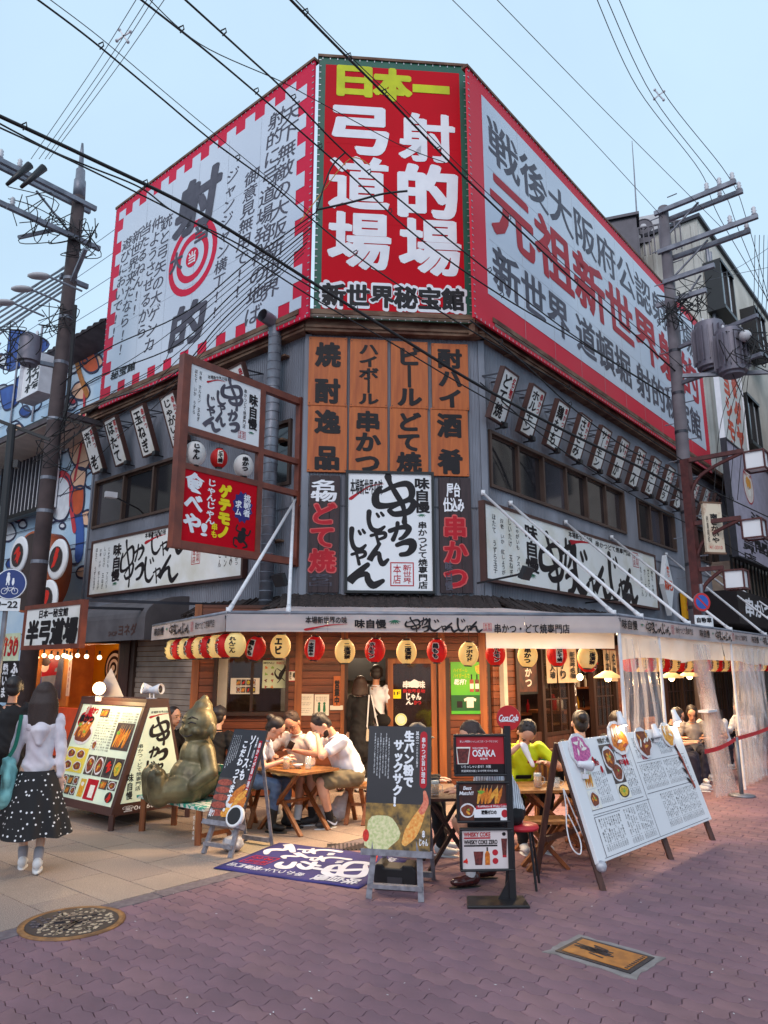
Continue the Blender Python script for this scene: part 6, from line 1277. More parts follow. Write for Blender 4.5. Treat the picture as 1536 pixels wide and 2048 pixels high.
for i in range(12):
 px = 55+i*17.5 if i < 9 else (150, 178, 196)[i-9]; px = [58,67,74,88,102,115,128,133,140,155,173,199][i]; u_, z_ = hb(px, 1311+(i % 3)*2, .12); t = thing('light_bulb', f'bare glowing bulb, {ORD[i]} from the left on the string across the archery stall', 'light bulb', tuple(FL.p(u_, z_, .12)), 'bulbs strung across the archery stall')
 MB().ball(FL.p(u_, z_, .12), .042, 10, 7).build('bulb', M['bulb'], t, True); MB().tube([FL.p(u_, z_+.04, .12), FL.p(u_, z_+.12, .12)], .02, 6).build('socket', M['black_plastic'], t)
MB().tube([FL.p(uA0, sz1+.03, .12), FL.p(uA1+.2, sz1+.03, .12)], .008, 5).build('bulb_wire', M['cable'], ar)
for px in (80, 130, 190): u_, z_ = hb(px, 1313, -.3); point(FL.p(u_, z_, -.1), 8, (1,.80,.52), .06, par=ar)
point(FL.p(*hb(215, 1330, -.8), -.8), 16, (1,.84,.55), .1, par=ar)
q = pxbox(FL, 47, 163, 1206, 1298, 2.6); ss, w_ = sign('stall_sign', 'white sign with orange frame and black brush characters over the archery stall', 'sign', FL, *q, 2.53, .08, 'white_old', 'frame_red', .06); W, H = q[1]-q[0], q[3]-q[2]
T(ss, M['ink'], FL, q[0]+W*.27, q[0]+W*.76, q[3]-H*.31, q[3]-H*.13, '日本一秘宝館', .03, w_); T(ss, M['ink'], FL, q[0]+W*.08, q[0]+W*.93, q[2]+H*.1, q[2]+H*.64, '半弓道場', .04, w_, brush=.02, shear=.12)
MB().beam(FL.p(q[0]+.1, q[3], 2.5), FL.p(q[0]+.1, q[3]+.1, 0), .04).build('bracket_arm', M['steel_dark'], ss); MB().beam(FL.p(q[1]-.1, q[3], 2.5), FL.p(q[1]-.1, q[3]+.1, 0), .04).build('bracket_arm', M['steel_dark'], ss)
q = pxbox(FL, -30, 38, 1268, 1322, .9); t = thing('price_banner', 'cream paper banner with a big red price at the left edge', 'banner', tuple(FL.p(q[0], q[2], .9))); MB().fbox(FL, *q, .89, .90).build('sheet', M['paper_green'], t); T(t, M['ink_red'], FL, q[0]+.75*(q[1]-q[0])-.55, q[1]-.05, q[2]+.1, q[2]+.42, '¥130', .05, .905, shear=.15); T(t, M['ink_orange'], FL, q[1]-.7, q[1]-.1, q[3]-.25, q[3]-.06, 'なんと', .04, .905)
q = pxbox(FL, -30, 36, 1322, 1405, .9); t = thing('black_banner', 'black hanging banner with white brush characters at the left edge', 'banner', tuple(FL.p(q[0], q[2], .9))); MB().fbox(FL, *q, .89, .90).build('sheet', M['ink'], t); T(t, M['ink_white'], FL, q[1]-.35, q[1]-.06, q[2]+.1, q[3]-.05, 'ふう場', .05, .905, True, brush=.02); T(t, M['ink_white'], FL, q[1]-.72, q[1]-.48, q[2]+.1, q[3]-.05, '熱いま', .03, .905, True)
ga = thing('rounded_awning', 'grey barrel shaped fabric awning above the roller shutter', 'awning', tuple(FL.p(-3, 2.4, .4)))
u1w = LU(377, 1240); best = None
for k in range(20, 260):
 w_ = k*.01; r_ = FL.p(u1w, 2.4, w_); d = r_-CAM; y = d.y*CP+d.z*SP; px = 768+FPX*d.x/y
 if best is None or abs(px-289) < best[0]: best = (abs(px-289), w_)
gw = best[1]; zb_, zt_ = FL.hit(289, 1279, gw)[1], FL.hit(289, 1233, gw)[1]; zw_ = FL.hit(377, 1193, 0)[1]; u0w = FL.hit(161, 1262, gw)[0]
m_ = MB(); prof = [(gw, zb_), (gw, zt_)]+[(gw*math.cos(t), zt_+(zw_-zt_)*math.sin(t)) for t in [i*math.pi/2/8 for i in range(1, 9)]]
n = 10; m_.add([FL.p(u0w+(u1w-u0w)*i/n, z_, w_) for w_, z_ in prof for i in range(n+1)], [(j*(n+1)+i, j*(n+1)+i+1, (j+1)*(n+1)+i+1, (j+1)*(n+1)+i) for j in range(len(prof)-1) for i in range(n)]); m_.build('fabric_top', M['grey_awning'], ga)
for u_ in (u0w, u1w): MB().add([FL.p(u_, z_, w_) for w_, z_ in prof]+[FL.p(u_, zb_, 0)], [tuple(range(len(prof)+1))]).build('fabric_end', M['grey_awning'], ga)
T(ga, M['frame_brown'], FL, FL.hit(237,1265,gw)[0], FL.hit(273,1262,gw)[0], zb_+.08, zb_+.27, 'ヨネダ', .02, gw+.004); T(ga, M['frame_brown'], FL, FL.hit(217,1268,gw)[0], FL.hit(234,1268,gw)[0], zb_+.08, zb_+.16, 'SHOP', .02, gw+.004)
mu = thing('mural_building', 'tall building at the left edge with a colourful painted mural and tiled roof', 'building', tuple(FL.p(LEND-4, 0, -.5)))
MW_ = -.25; mzt = FL.hit(196, 690, MW_)[1]
for a_, b_, c_ in ((LEND-8.5, uA0-.11, 0), (uA0-.11, LEND+.35, ZB+.25)): MB().fbox(FL, a_, b_, c_, mzt, -6, MW_).build('wall', M['mural_blue'], mu)
mz = letters(mu, M['mural_line'], 'mural_outline')
def mshape(m_, pts, wdt=0, k=0):
 P = [FL.hit(x, y, MW_+.01)for x, y in pts]; 
 if wdt: stroke(letters(mu, M[m_], 'mural_print'), FL, [(u, v, wdt) for u, v in P], MW_+.012+k*.002)
 else:
  c = cr(P+[P[0]], 5)[:-1]; letters(mu, M[m_], 'mural_print').poly(FL, [(a[0], a[1]) for a in c], MW_+.010+k*.002); stroke(mz, FL, [(u, v, .05) for u, v in P+[P[0]]], MW_+.014+k*.002)
r = random.Random(21)
for i in range(60): x, y = r.uniform(0, 195), r.uniform(690, 1150); s_ = r.uniform(5, 20); mshape(r.choice(('mural_white','mural_navy','mural_white','mural_blue','mural_skin','mural_red','mural_white')), [(x-s_,y),(x-s_*.5,y-s_*.8),(x+s_*.4,y-s_),(x+s_,y+s_*.1),(x+s_*.3,y+s_*.9),(x-s_*.7,y+s_*.7)], 0, i % 3)
mshape('mural_orange', [(160,690),(185,700),(198,735),(178,745),(158,720)], 0, 4); mshape('mural_skin', [(142,860),(150,830),(185,825),(198,860),(175,935),(150,930),(138,900)], 0, 4); mshape('mural_skin', [(150,935),(172,940),(168,975),(150,975),(142,955)], 0, 5); mshape('mural_orange', [(150,975),(168,975),(166,1020),(150,1030),(143,1000)], 0, 5)
mshape('mural_white', [(105,960),(125,950),(140,965),(142,1010),(128,1040),(105,1030)], 0, 5); mshape('mural_red', [(108,962),(125,948),(142,965),(143,1010),(150,1060)], .16, 6); mshape('mural_red', [(170,780),(166,870),(150,960)], .10, 6); mshape('mural_navy', [(135,980),(150,1000),(160,1060),(158,1110)], .35, 3); mshape('paint_orange', [(150,700),(158,740),(175,790)], .16, 6)
mshape('mural_navy', [(20,660),(60,665),(100,690),(60,720),(15,740)], 0, 4); mshape('mural_red', [(28,1015),(48,1012),(50,1030),(38,1045),(26,1035)], 0, 5); mshape('mural_navy', [(0,780),(30,770),(40,800),(10,820)], 0, 4)
pj = MB()
for i in range(16): z_ = 2.5+i*.62; pj.fbox(FL, LEND-8.5, LEND+.3, z_, z_+.015, MW_+.03, MW_+.034)
pj.build('panel_joint', M['mural_line'], mu, kind='stuff')
e0, e1 = FL.p(LEND-3.6, mzt, MW_+.5), FL.p(LEND+.35, mzt, MW_+.5); up_ = -FL.N*3.4+Z*2.6
m_ = MB(); m_.add([e0, e1, e1+up_, e0+up_], [(0,1,2,3)]); m_.add([e0, e1, e1-Z*.2-FL.N*.5, e0-Z*.2-FL.N*.5], [(3,2,1,0)]); m_.build('roof', M['tile_roof'], mu)
L_ = (e1-e0).length; nx_, ny_ = 15, 16; ud = (e1-e0).normalized(); vd = up_.normalized(); nd_ = ud.cross(vd).normalized(); th = up_.length/ny_
tm = MB(); tw = L_/nx_; tp = [(0,0),(.25*tw,.035),(.5*tw,.05),(.75*tw,.035),(tw,0)]
tv = [ud*x+nd_*(h+.03) for x, h in tp]+[ud*x+vd*(th*1.05)+nd_*(h) for x, h in tp]; tme = bpy.data.meshes.new('roof_tile'); tme.from_pydata([tuple(v) for v in tv]+[tuple(ud*x+nd_*(h*.2)) for x, h in tp], [], [(i,i+1,i+6,i+5) for i in range(4)]+[(i,i+10,i+11,i+1) for i in range(4)]); tme.materials.append(M['tile_roof']); tme.update()
for j in range(ny_):
 for i in range(nx_): o = bpy.data.objects.new('roof_tile', tme); COL.objects.link(o); o.parent = mu; o.location = e0+ud*(tw*i)+vd*(th*j)+nd_*.01-wl(mu)
q = pxbox(FL, -10, 88, 862, 1022, .15); lv = MB(); MB().fbox(FL, q[0], q[1], q[2], q[3], -.2, -.05).build('window', M['ink_white'], mu)
n = 14
for i in range(n): x = q[0]+(q[1]-q[0])*i/n; MB().fbox(FL, x, x+(q[1]-q[0])/n*.35, q[2], q[3], -.045, -.01).build('louvre_slat', M['steel_dark'], mu)
MB().fbox(FL, q[0]-.1, q[1]+.1, q[2]-.1, q[2], -.1, .1).fbox(FL, q[0]-.1, q[1]+.1, q[3], q[3]+.1, -.1, .1).build('window_frame', M['frame_black'], mu)
z_ = FL.hit(80, 850, .9)[1]; MB().fbox(FL, LEND-8, FL.hit(128, 790, .9)[0], z_, z_+.10, MW_, .9).build('eave', M['tile_roof'], mu); MB().fbox(FL, LEND-8, FL.hit(128, 790, .9)[0]-.1, z_-.03, z_-.001, MW_, .85).build('eave_soffit', M['inner_wall'], mu)
q = pxbox(FL, 38, 78, 720, 790, .7); t, w_ = sign('box_sign', 'white vertical box sign on the mural wall left of the pole', 'sign', FL, *q, .3, .4, 'white_panel', 'white_plastic', .03); T(t, M['ink'], FL, q[0]+.2, q[1]-.1, q[2]+.15, q[3]-.1, '松竹梅', .03, w_, True)
st_ = MB(); 
for i in range(6): z_ = FL.hit(40, 640-i*14, -.2)[1]; st_.tube([FL.p(LEND-10, z_, -.2), FL.p(FL.hit(118, 660, -.2)[0], z_-.1*i, -.2)], .03, 5)
for i in range(5): u_ = LEND-9+i*1.3; st_.tube([FL.p(u_, mzt-1.2, -.2), FL.p(u_, mzt+1.4, -.2)], .03, 5)
st_.build('rooftop_rail', M['galv'], mu)
rg = thing('ring_sign', 'huge orange drum shaped sign with round picture plates behind the left pole', 'sign', tuple(FL.p(LEND-1.2, 4, .4)))
c0 = FL.hit(76, 1145, .5); Rr = (FL.hit(84, 1050, .5)[1]-FL.hit(84, 1240, .5)[1])/2*.84; e_ = MB(); e_.lathe([(Rr*.95,-.2),(Rr,-.2),(Rr,.30),(Rr*.95,.30)], 48, FL.p(c0[0], c0[1], .4), (FL.U, FL.V, FL.N)); e_.build('drum_rim', M['orange_ring'], rg, True); MB().lathe([(Rr*.94,0),(Rr*.94,.02),(0,.02)], 40, FL.p(c0[0], c0[1], .69), (FL.U, FL.V, FL.N)).build('drum_face', M['dark_brown'], rg)
for px, py, k in ((35,1110,'海老'), (112,1118,'鯛'), (92,1200,'寿司')):
 u_, z_ = FL.hit(px, py, .75); R_p = .40; m_ = MB(); m_.lathe([(R_p,0),(R_p,.03),(R_p*.9,.045),(0,.045)], 28, FL.p(u_, z_, .7), (FL.U, FL.V, FL.N)); m_.build('round_plate', M['white_panel'], rg, True); food(m2 := MB(), FL, u_-.3, u_+.3, z_-.3, z_+.3, 'red', .76, None, px); m2.build('plate_picture', None, rg)
BU = 13.45; bt_ = FR.hit(1391, 437)[1] if False else 1.7+(CAM.z*0)+.69*(10.7+.762*BU); rb = thing('metal_clad_building', 'tall pale metal clad building with bay windows beyond the restaurant', 'building', tuple(FR.p(BU, 0, 0)))
m_ = MB(); m_.fbox(FR, BU, BU+14, 0, bt_, -9, -.012); m_.build('wall_core', M['metal_wall'], rb)
m_ = MB(); corr(m_, FR, BU, BU+14, 6, bt_-.15, .16, .03, -.01); FS = Frame(FR.p(BU, 0, -9), FR.N); corr(m_, FS, 0, 8.9, 6, bt_-.15, .32, .04, .005); m_.build('cladding', M['metal_wall'], rb)
MB().fbox(FR, BU-.1, BU+14, bt_, bt_+.12, -9.1, .1).build('coping', M['steel_dark'], rb)
for px0, px1, py0, py1 in ((1428,1472,528,642), (1489,1545,612,728), (1475,1530,790,905)):
 a = FR.hit((px0+px1)/2, (py0+py1)/2, .4)[0]; zc = FR.hit((px0+px1)/2, (py0+py1)/2, .4)[1]; bw, bh = 1.5, 1.5; bx = MB(); bx.fbox(FR, a-bw/2, a+bw/2, zc-bh/2-.12, zc-bh/2, 0, .55).fbox(FR, a-bw/2, a+bw/2, zc+bh/2, zc+bh/2+.1, 0, .55)
 for x in (a-bw/2, a-.03, a+bw/2-.08): bx.fbox(FR, x, x+.08, zc-bh/2, zc+bh/2, .02, .52)
 wo = bx.build('window', M['frame_black'], rb); MB().fbox(FR, a-bw/2+.08, a+bw/2-.08, zc-bh/2, zc+bh/2, .1, .46).build('pane', M['glass_mid'], wo); MB().fbox(FR, a+.1, a+.35, zc-bh/2+.1, zc+bh/2-.1, .461, .48).build('curtain', M['ink_white'], wo)
dp = MB(); 
for du in (.5, 1.0): dp.tube([FR.p(BU+du*.6, 2.5, .12), FR.p(BU+du*.6, bt_-1, .12)], .06, 8)
dp.build('downpipe', M['galv'], rb)
RT = FS
acp = at(1296, 452, 22.0); t = thing('air_conditioner', 'white outdoor air conditioning unit on the rooftop above the long billboard', 'air conditioner', tuple(acp)); Fc = Frame(acp, (.94,-.34,0)); MB().fbox(Fc, -.55, .55, -.42, .42, -.4, 0).build('casing', M['ac_white'], t, bevel=.02); m_ = MB(); m_.lathe([(.30,0),(.30,.03),(.27,.03),(.27,.01),(0,.01)], 24, Fc.p(-.15, 0, .0), (Fc.U, Fc.V, Fc.N)); m_.build('fan_grille', M['steel_dark'], t); m_ = MB(); m_.lathe([(.1,0),(.1,.02),(0,.03)], 14, Fc.p(-.15, 0, .02), (Fc.U, Fc.V, Fc.N)); m_.build('fan_hub', M['ac_white'], t)
MB().fbox(Fc, -.7, .7, -.62, -.43, -.45, .05).build('stand', M['steel_dark'], t)
lowb = thing('rooftop_shed', 'dark rooftop shed with steel fence behind the long billboard', 'rooftop structure', tuple(at(1240, 460, 21.5)))
c = at(1243, 470, 21.5); m_ = MB(); Fh = Frame(c, (.94,-.34,0)); m_.fbox(Fh, -.5, .5, -1.4, .6, -.8, 0).fbox(Fh, -.6, .6, .6, .7, -.9, .1); m_.build('shed_box', M['steel_dark'], lowb); m_ = MB()
for i in range(9): m_.fbox(Fh, .5+i*.16, .54+i*.16, -.9, .15, -.02, .02)
m_.fbox(Fh, .5, 1.95, .1, .15, -.021, .021).build('fence_rail', M['steel_dark'], lowb)
c = at(1290, 560, 22.4); m_ = MB(); Fh2 = Frame(c, (.94,-.34,0)); m_.fbox(Fh2, -1.5, 1.6, -4, 1.05, -2, 0); m_.build('lower_block', M['metal_wall'], lowb)
an = thing('antenna_mast', 'thin antenna mast standing on the roof against the sky', 'antenna', tuple(at(1276, 440, 22))); MB().tube([at(1276, 470, 22), at(1268, 340, 22), at(1264, 282, 22)], [.03,.02,.012], 6).build('mast', M['galv'], an)
def rsign(name, label, x0, x1, y0, y1, w, face, frame, d=.15, fw=.04): 
 q = pxbox(FR, x0, x1, y0, y1, w); return (*sign(name, label, 'sign', FR, *q, w-d, d, face, frame, fw), q)
t, w_, q = rsign('vertical_sign', 'tall vertical sign with red characters on the pale metal building', 1445, 1490, 690, 955, .5, 'white_old', 'ink_white'); T(t, M['ink_orange'], FR, q[0]+(q[1]-q[0])*.2, q[0]+(q[1]-q[0])*.46, q[2]+.6, q[3]-.1, '麻雀ヨシモト', .05, w_, True, brush=.02); T(t, M['ink_orange'], FR, q[0]+(q[1]-q[0])*.55, q[0]+(q[1]-q[0])*.85, q[2]+.3, q[3]-.3, '麻雀ダヤン', .05, w_, True, brush=.02)
t, w_, q = rsign('vertical_sign', 'lilac grey sign with round logo and black characters at the right edge', 1468, 1560, 925, 1128, 1.0, 'ink_grey', 'steel_dark'); t.children[-1].data.materials[0] = mat('lilac', srgb(176,170,188), .5)
c = FR.hit(1497, 972, w_); m_ = MB(); m_.mat(M['ink_red']).ell(FR, c[0], c[1], .52, .52, w_, 28); m_.mat(M['cl_cream']).ell(FR, c[0], c[1], .48, .48, w_+.002, 28); m_.mat(PR['fry2']).ell(FR, c[0], c[1]+.08, .26, .18, w_+.004, 14, wob=.06); m_.mat(PR['foam']).ell(FR, c[0], c[1]-.16, .16, .14, w_+.004, 14, wob=.04); m_.build('round_logo', None, t); T(t, M['ink_red'], FR, c[0]-.34, c[0]+.34, c[1]+.27, c[1]+.38, 'Ma・on', .01, w_+.006)
T(t, M['ink'], FR, *(lambda a, b: (a[0], b[0], a[1], b[1]))(FR.hit(1488, 1118, w_), FR.hit(1507, 1062, w_)), '新世界店', .03, w_, True); T(t, M['ink'], FR, *(lambda a, b: (a[0], b[0], a[1], b[1]))(FR.hit(1510, 1102, w_), FR.hit(1530, 1040, w_)), '通天閣', .03, w_, True)
q = pxbox(FR, 1472, 1560, 1140, 1196, .6); MB().fbox(FR, *q, 0, .5).build('balcony', M['shutter'], rb); m_ = MB()
for i in range(14): x = q[0]+(q[1]-q[0])*i/13; m_.fbox(FR, x, x+.05, q[2], q[3]+.1, .52, .56)
m_.fbox(FR, q[0], q[1], q[3]+.1, q[3]+.16, .5, .58).build('balcony_rail', M['frame_black'], rb, kind='stuff')
q = pxbox(FR, 1478, 1600, 1198, 1256, 1.3); t = thing('black_awning', 'black awning with white oval lettering at the right edge', 'awning', tuple(FR.p(q[0], q[2], 1.2))); MB().fbox(FR, *q, 0, 1.3).build('canopy', M['ink'], t); T(t, M['ink_white'], FR, FR.hit(1494,1235,1.31)[0], FR.hit(1545,1235,1.31)[0], q[2]+.2, q[2]+.62, '串かつ', .03, 1.305, shear=.1)
for nm, lb, F, u0, u1, h, m__ in (('street_building', 'plain grey block continuing the right hand street', FR, 27.6, 60, 12, 'lv_wall'), ('street_building', 'pale block continuing the left hand street', FL, -45, LEND-8.6, 9, 'lv_wall')):
 t = thing(nm, lb, 'building', tuple(F.p(u0, 0, 0))); MB().fbox(F, u0, u1, 0, h, -9, 0).build('wall', M[m__], t); m_ = MB()
 for i in range(6): MB().fbox(F, u0+1+i*3, u0+2.6+i*3, 4, 5.6, .0, .05).build('window', M['glass_dark'], t)
for k, (x, y, w_, h) in enumerate(((26, 24, 14, 13), (-27, 20, 16, 9))):
 t = thing('street_building', ['beige block across the right hand street','beige block across the left hand street'][k], 'building', (x, y, 0)); MB().box((x, y, h/2), (w_, 26, h), (-.7 if k == 0 else .87)).build('wall', M['inner_wall'], t)
 Fw = Frame((x, y, 0), (math.cos(-.7 if k == 0 else .87), math.sin(-.7 if k == 0 else .87), 0))
 for i in range(4):
  for j in range(3):
   for sgn in (1, -1): MB().fbox(Fw, -5.5+i*3, -3.7+i*3, 1.5+j*3, 3.2+j*3, sgn*12.98, sgn*13.04).build('window', M['glass_dark'], t)
def pole(name, label, base, top, r0, r1, m_): t = thing(name, label, 'utility pole', tuple(base)); MB().tube([base, base.lerp(top, .5), top], [r0, (r0+r1)/2, r1], 16).build('shaft', M[m_], t, True); return t
def insul(t, c, s=1.0, d=Z):
 m_ = MB(); m_.lathe([(.02*s,0),(.05*s,.02*s),(.03*s,.05*s),(.05*s,.08*s),(.03*s,.11*s),(.045*s,.14*s),(.02*s,.18*s)], 10, c); m_.build('insulator', M['insulator'], t, True)
def arms_(t, F0, dirv, specs):
 for (z_, a, b, off, ni) in specs:
  dv = dirv.normalized(); sd = dv.cross(Z); p = Vector((F0.x, F0.y, z_)); MB().beam(p+dv*a+sd*off, p+dv*b+sd*off, .075, .09).build('crossarm', M['galv'], t)
  for k in range(ni): insul(t, p+dv*(b-(b-a)*k/max(ni,1)*.45-.06)+sd*off+Z*.05)
rpB = gnd(1400, 1500); Yp = 13.4; q = at(1396, 1300, Yp); rpB = Vector((q.x, Yp, 0)); q = at(1326, 415, Yp); rpT = Vector((q.x, Yp, q.z))
rp = pole('utility_pole', 'grey concrete utility pole with crossarms and two finned transformers on the right', rpB, rpT, .145, .10, 'pole_grey'); NR = FR.N
zt = rpT.z
arms_(rp, rpT, NR, [(zt-.15, -.15, 1.45, .12, 3), (zt-.25, -.1, 1.5, -.12, 2), (zt-1.05, -.15, 1.75, .12, 2), (zt-1.15, 0, 1.55, -.12, 1), (zt-1.75, -.1, .9, .12, 0), (zt-2.1, -.35, .35, -.1, 0), (zt-2.2, .1, .7, .1, 0)])
m_ = MB(); 
for z0, z1, L in ((zt-.7, zt-.2, .7), (zt-1.7, zt-1.1, .8), (zt-2.5, zt-1.8, .6)): m_.beam(rpT+Z*(z0-zt), rpT+Z*(z1-zt)+NR*L, .03)
m_.build('brace', M['galv'], rp)
for k in range(22):
 z_ = 3.4+k*.38; p = rpB.lerp(rpT, z_/zt); MB().tube([p+NR*.1*(1 if k % 2 else -1), p+NR*.30*(1 if k % 2 else -1)], .012, 5).build('step_bolt', M['galv'], rp)
for z_ in (2.8,3.6,4.6,5.6,6.2,7.0,7.9,8.8): p = rpB.lerp(rpT, z_/zt); MB().lathe([(.149-.004*z_,0),(.149-.004*z_,.06)], 16, p).build('band', M['steel_dark'], rp)
def transformer(t, c, r_, h, fins=18):
 tr_ = MB(); tr_.lathe([(r_*.75,-h/2-.04),(r_*.78,-h/2),(r_,-h/2+.02),(r_,h/2-.05),(r_*.96,h/2),(0,h/2+.04)], 24, c); o = tr_.build('transformer', M['trafo'], t, True); smooth_by_angle(o)
 f_ = MB()
 for k in range(fins): a = 6.283*k/fins; d = Vector((math.cos(a), math.sin(a), 0)); f_.beam(c+d*(r_+.03)-Z*h*.38, c+d*(r_+.03)+Z*h*.38, .012, .06, up=d)
 f_.build('cooling_fin', M['trafo'], o, kind='stuff')
 for k in (-1, 1): m2 = MB(); m2.lathe([(.02,0),(.035,.03),(.02,.06),(.03,.1),(.01,.13)], 8, c+Vector((k*.1,0,h/2))); m2.build('bushing', M['insulator'], o, True)
tc1 = at(1421, 693, Yp-.55); tc2 = at(1462, 705, Yp-.95)
transformer(rp, tc1, .27, .92); transformer(rp, tc2, .25, .85); m_ = MB()
for dz_ in (-.55, .2): m_.beam(rpB.lerp(rpT, (tc1.z+dz_)/zt), rpB.lerp(rpT, (tc1.z+dz_)/zt)+(tc2-rpB.lerp(rpT, tc2.z/zt)).normalized()*1.7*Vector((1,1,0)).length/1.41, .07)
m_.beam(Vector((tc1.x-.5, tc1.y+.2, tc1.z-.52)), Vector((tc2.x+.9, tc2.y-.3, tc2.z-.50)), .07); m_.build('transformer_bracket', M['galv'], rp)
jb = MB(); jb.ball(at(1490, 672, Yp-1.3), .11, 12, 8); jb.build('junction_ball', M['ac_white'], rp, True)
r = random.Random(9)
def squiggle(t, c, rad, n, name='loose_wire', m__='cable', thick=.009):
 for k in range(n):
  P = [c+Vector((r.uniform(-1,1),r.uniform(-.5,.5),r.uniform(-1.1,1.1)))*rad for _ in range(4)]; q = cr([tuple(p) for p in P], 6); MB().tube(q, thick, 5).build(name, M[m__], t, True)
squiggle(rp, at(1345, 620, Yp-.2), .38, 12); squiggle(rp, at(1385, 600, Yp-.2), .4, 8); squiggle(rp, at(1500, 690, Yp-1.2), .4, 9); squiggle(rp, at(1500, 720, Yp-1.2), .6, 5)
Ypl = 12.4; q = at(73, 1190, Ypl); lpB = Vector((q.x-.02, Ypl, 0)); q = at(158, 395, Ypl); lpT = Vector((q.x, Ypl, q.z))
lp = pole('utility_pole', 'dark utility pole with a pale pointed top and many crossarms on the left', lpB, lpT, .15, .115, 'pole_brown'); zt = lpT.z; NL = FL.N
q = at(165, 287, Ypl); m_ = MB(); m_.tube([lpT, lpT.lerp(q, .3), lpT.lerp(q, .31), lpT.lerp(q, .5), lpT.lerp(q, .51), lpT.lerp(q, .8), q], [.115,.11,.09,.085,.05,.04,.02], 12); m_.build('pointed_top', M['galv'], lp, True)
arms_(lp, lpT, NL, [(zt-.1, -.3, 1.75, .12, 0), (zt-.15, -.3, 1.9, -.12, 3), (zt-.8, -.2, 1.6, .12, 2), (zt-.95, -.45, 1.3, -.12, 0), (zt-1.7, -.4, .15, .12, 0)])
m_ = MB(); m_.beam(lpT-Z*1.9, lpT-Z*1.45+(FL.U*.7+NL*.1), .07); m_.beam(lpT-Z*1.2+NL*.9-FL.U*.3, lpT-Z*.8-FL.U*.1+NL*.3, .06); m_.beam(lpT-Z*.9, lpT-Z*.3+NL*.8, .03); m_.build('brace', M['galv'], lp)
for z_ in (3.5,4.4,5.0,6.1,7.2,8.1,8.9): p = lpB.lerp(lpT, z_/zt); MB().lathe([(.155-.0033*z_,0),(.155-.0033*z_,.06)], 16, p).build('band', M['galv'], lp)
tc = at(60, 700, Ypl-.3); transformer(lp, tc, .19, .5, 0); MB().beam(tc-Z*.2, lpB.lerp(lpT, (tc.z-.2)/zt), .07).build('transformer_bracket', M['galv'], lp)
MB().tube([lpB.lerp(lpT, .55)+Vector((.2,-.1,0)), lpB.lerp(lpT, .62)+Vector((.24,-.1,0)), lpB.lerp(lpT, .78)+Vector((.2,-.1,0))], .035, 8).build('cable_conduit', M['cable'], lp)
squiggle(lp, at(165, 480, Ypl-.2), .34, 9); squiggle(lp, at(60, 430, Ypl-.6), .5, 6); squiggle(lp, at(125, 455, Ypl-.2), .3, 8); squiggle(lp, at(40, 690, Ypl-.4), .45, 9); squiggle(lp, at(110, 640, Ypl-.2), .35, 7); squiggle(lp, at(130, 880, Ypl-.3), .5, 6)
for px, py in ((88,335),(60,330)): c = at(px, py, Ypl-1.2); m_ = MB(); m_.tube([c, c+Vector((-.25,-.2,-.55))], [.07,.03], 8); m_.build('strain_insulator', M['black_plastic'], lp, True)
pl3 = thing('dark_lamp_post', 'slim black post with crossbar at the left edge', 'post', tuple(Vector((at(0,1300,9).x, 9, 0)))); q = at(24, 850, 9); b0 = Vector((at(-8,1300,9).x, 9, 0)); MB().tube([b0, q], .05, 10).build('shaft', M['black_plastic'], pl3); MB().beam(at(-20, 835, 9), at(100, 880, 9.2), .04).build('crossbar', M['black_plastic'], pl3); MB().box(at(33, 928, 9), (.06,.06,.1)).build('bracket_box', M['black_plastic'], pl3)
for i, (px, py, Y_) in enumerate(((78,552,12),(44,578,12.6),(8,605,13))): 
 c = at(px, py, Y_); t = thing('street_light', ['curved street light head nearest the left pole','middle street light head left of the pole','street light head at the left edge'][i], 'street light', tuple(c), 'street light heads left of the pole'); MB().ball(c, (.22,.1,.06), 12, 7).build('lamp_head', M['ac_white'], t, True); MB().tube([c+Vector((.15,0,.0)), c+Vector((.5,.1,-.12)), c+Vector((.75,.15,-.22))], .02, 6).build('arm', M['galv'], t)
def cable(label, pts, rad, m__='cable', clips=0, n=8):
 P = [tuple(at(x, y, min(Y, 9.5) if 590 < x <= 945 else (min(Y, 10.2) if 945 < x < 1090 else Y))) for x, y, Y in pts]; q = cr(P, n); t = thing('overhead_cable', label, 'cable', q[0], 'overhead cables'); MB().tube(q, rad, 6).build('wire', M[m__], t, True)
 for k in range(clips):
  i = int((k+.5)*len(q)/clips); c = Vector(q[i]); MB().tube([c+Z*.02, c+Vector((.05,0,.05)), c+Vector((.06,0,.0)), c+Vector((.02,0,-.05))], .008, 5).build('hanger', M['cable'], t)
 return t
cable('thickest black cable crossing from the left edge over the big archery target', [(-60,205,6.5),(170,312,7.2),(400,425,8),(620,562,9),(790,668,9.8),(960,772,10.6),(1130,862,11.4),(1300,945,12.4),(1395,1003,13.2),(1540,1082,14)], .022, clips=9)
cable('thin cable just below the thickest black cable', [(-60,228,6.5),(170,335,7.2),(400,452,8),(620,592,9),(790,690,9.8),(960,790,10.6),(1130,880,11.4),(1300,965,12.4),(1395,1016,13.2)], .010, clips=0)
cable('thin looping cable twisted under the thickest cable', [(-60,215,6.5),(90,295,7),(170,330,7.2),(280,375,7.6),(350,425,7.8),(480,490,8.3),(640,585,9)], .010)
cable('cable from the upper left corner down to the green billboard edge', [(60,-12,6),(180,78,6.6),(315,190,7.3),(425,282,8),(545,370,8.8),(640,452,9.4),(760,545,10),(960,672,11),(1160,790,12),(1380,930,13.3)], .011, clips=4)
cable('fine messenger wire above the upper left cable', [(85,-12,6),(200,75,6.6),(330,185,7.3),(450,285,8),(640,440,9.4)], .005)
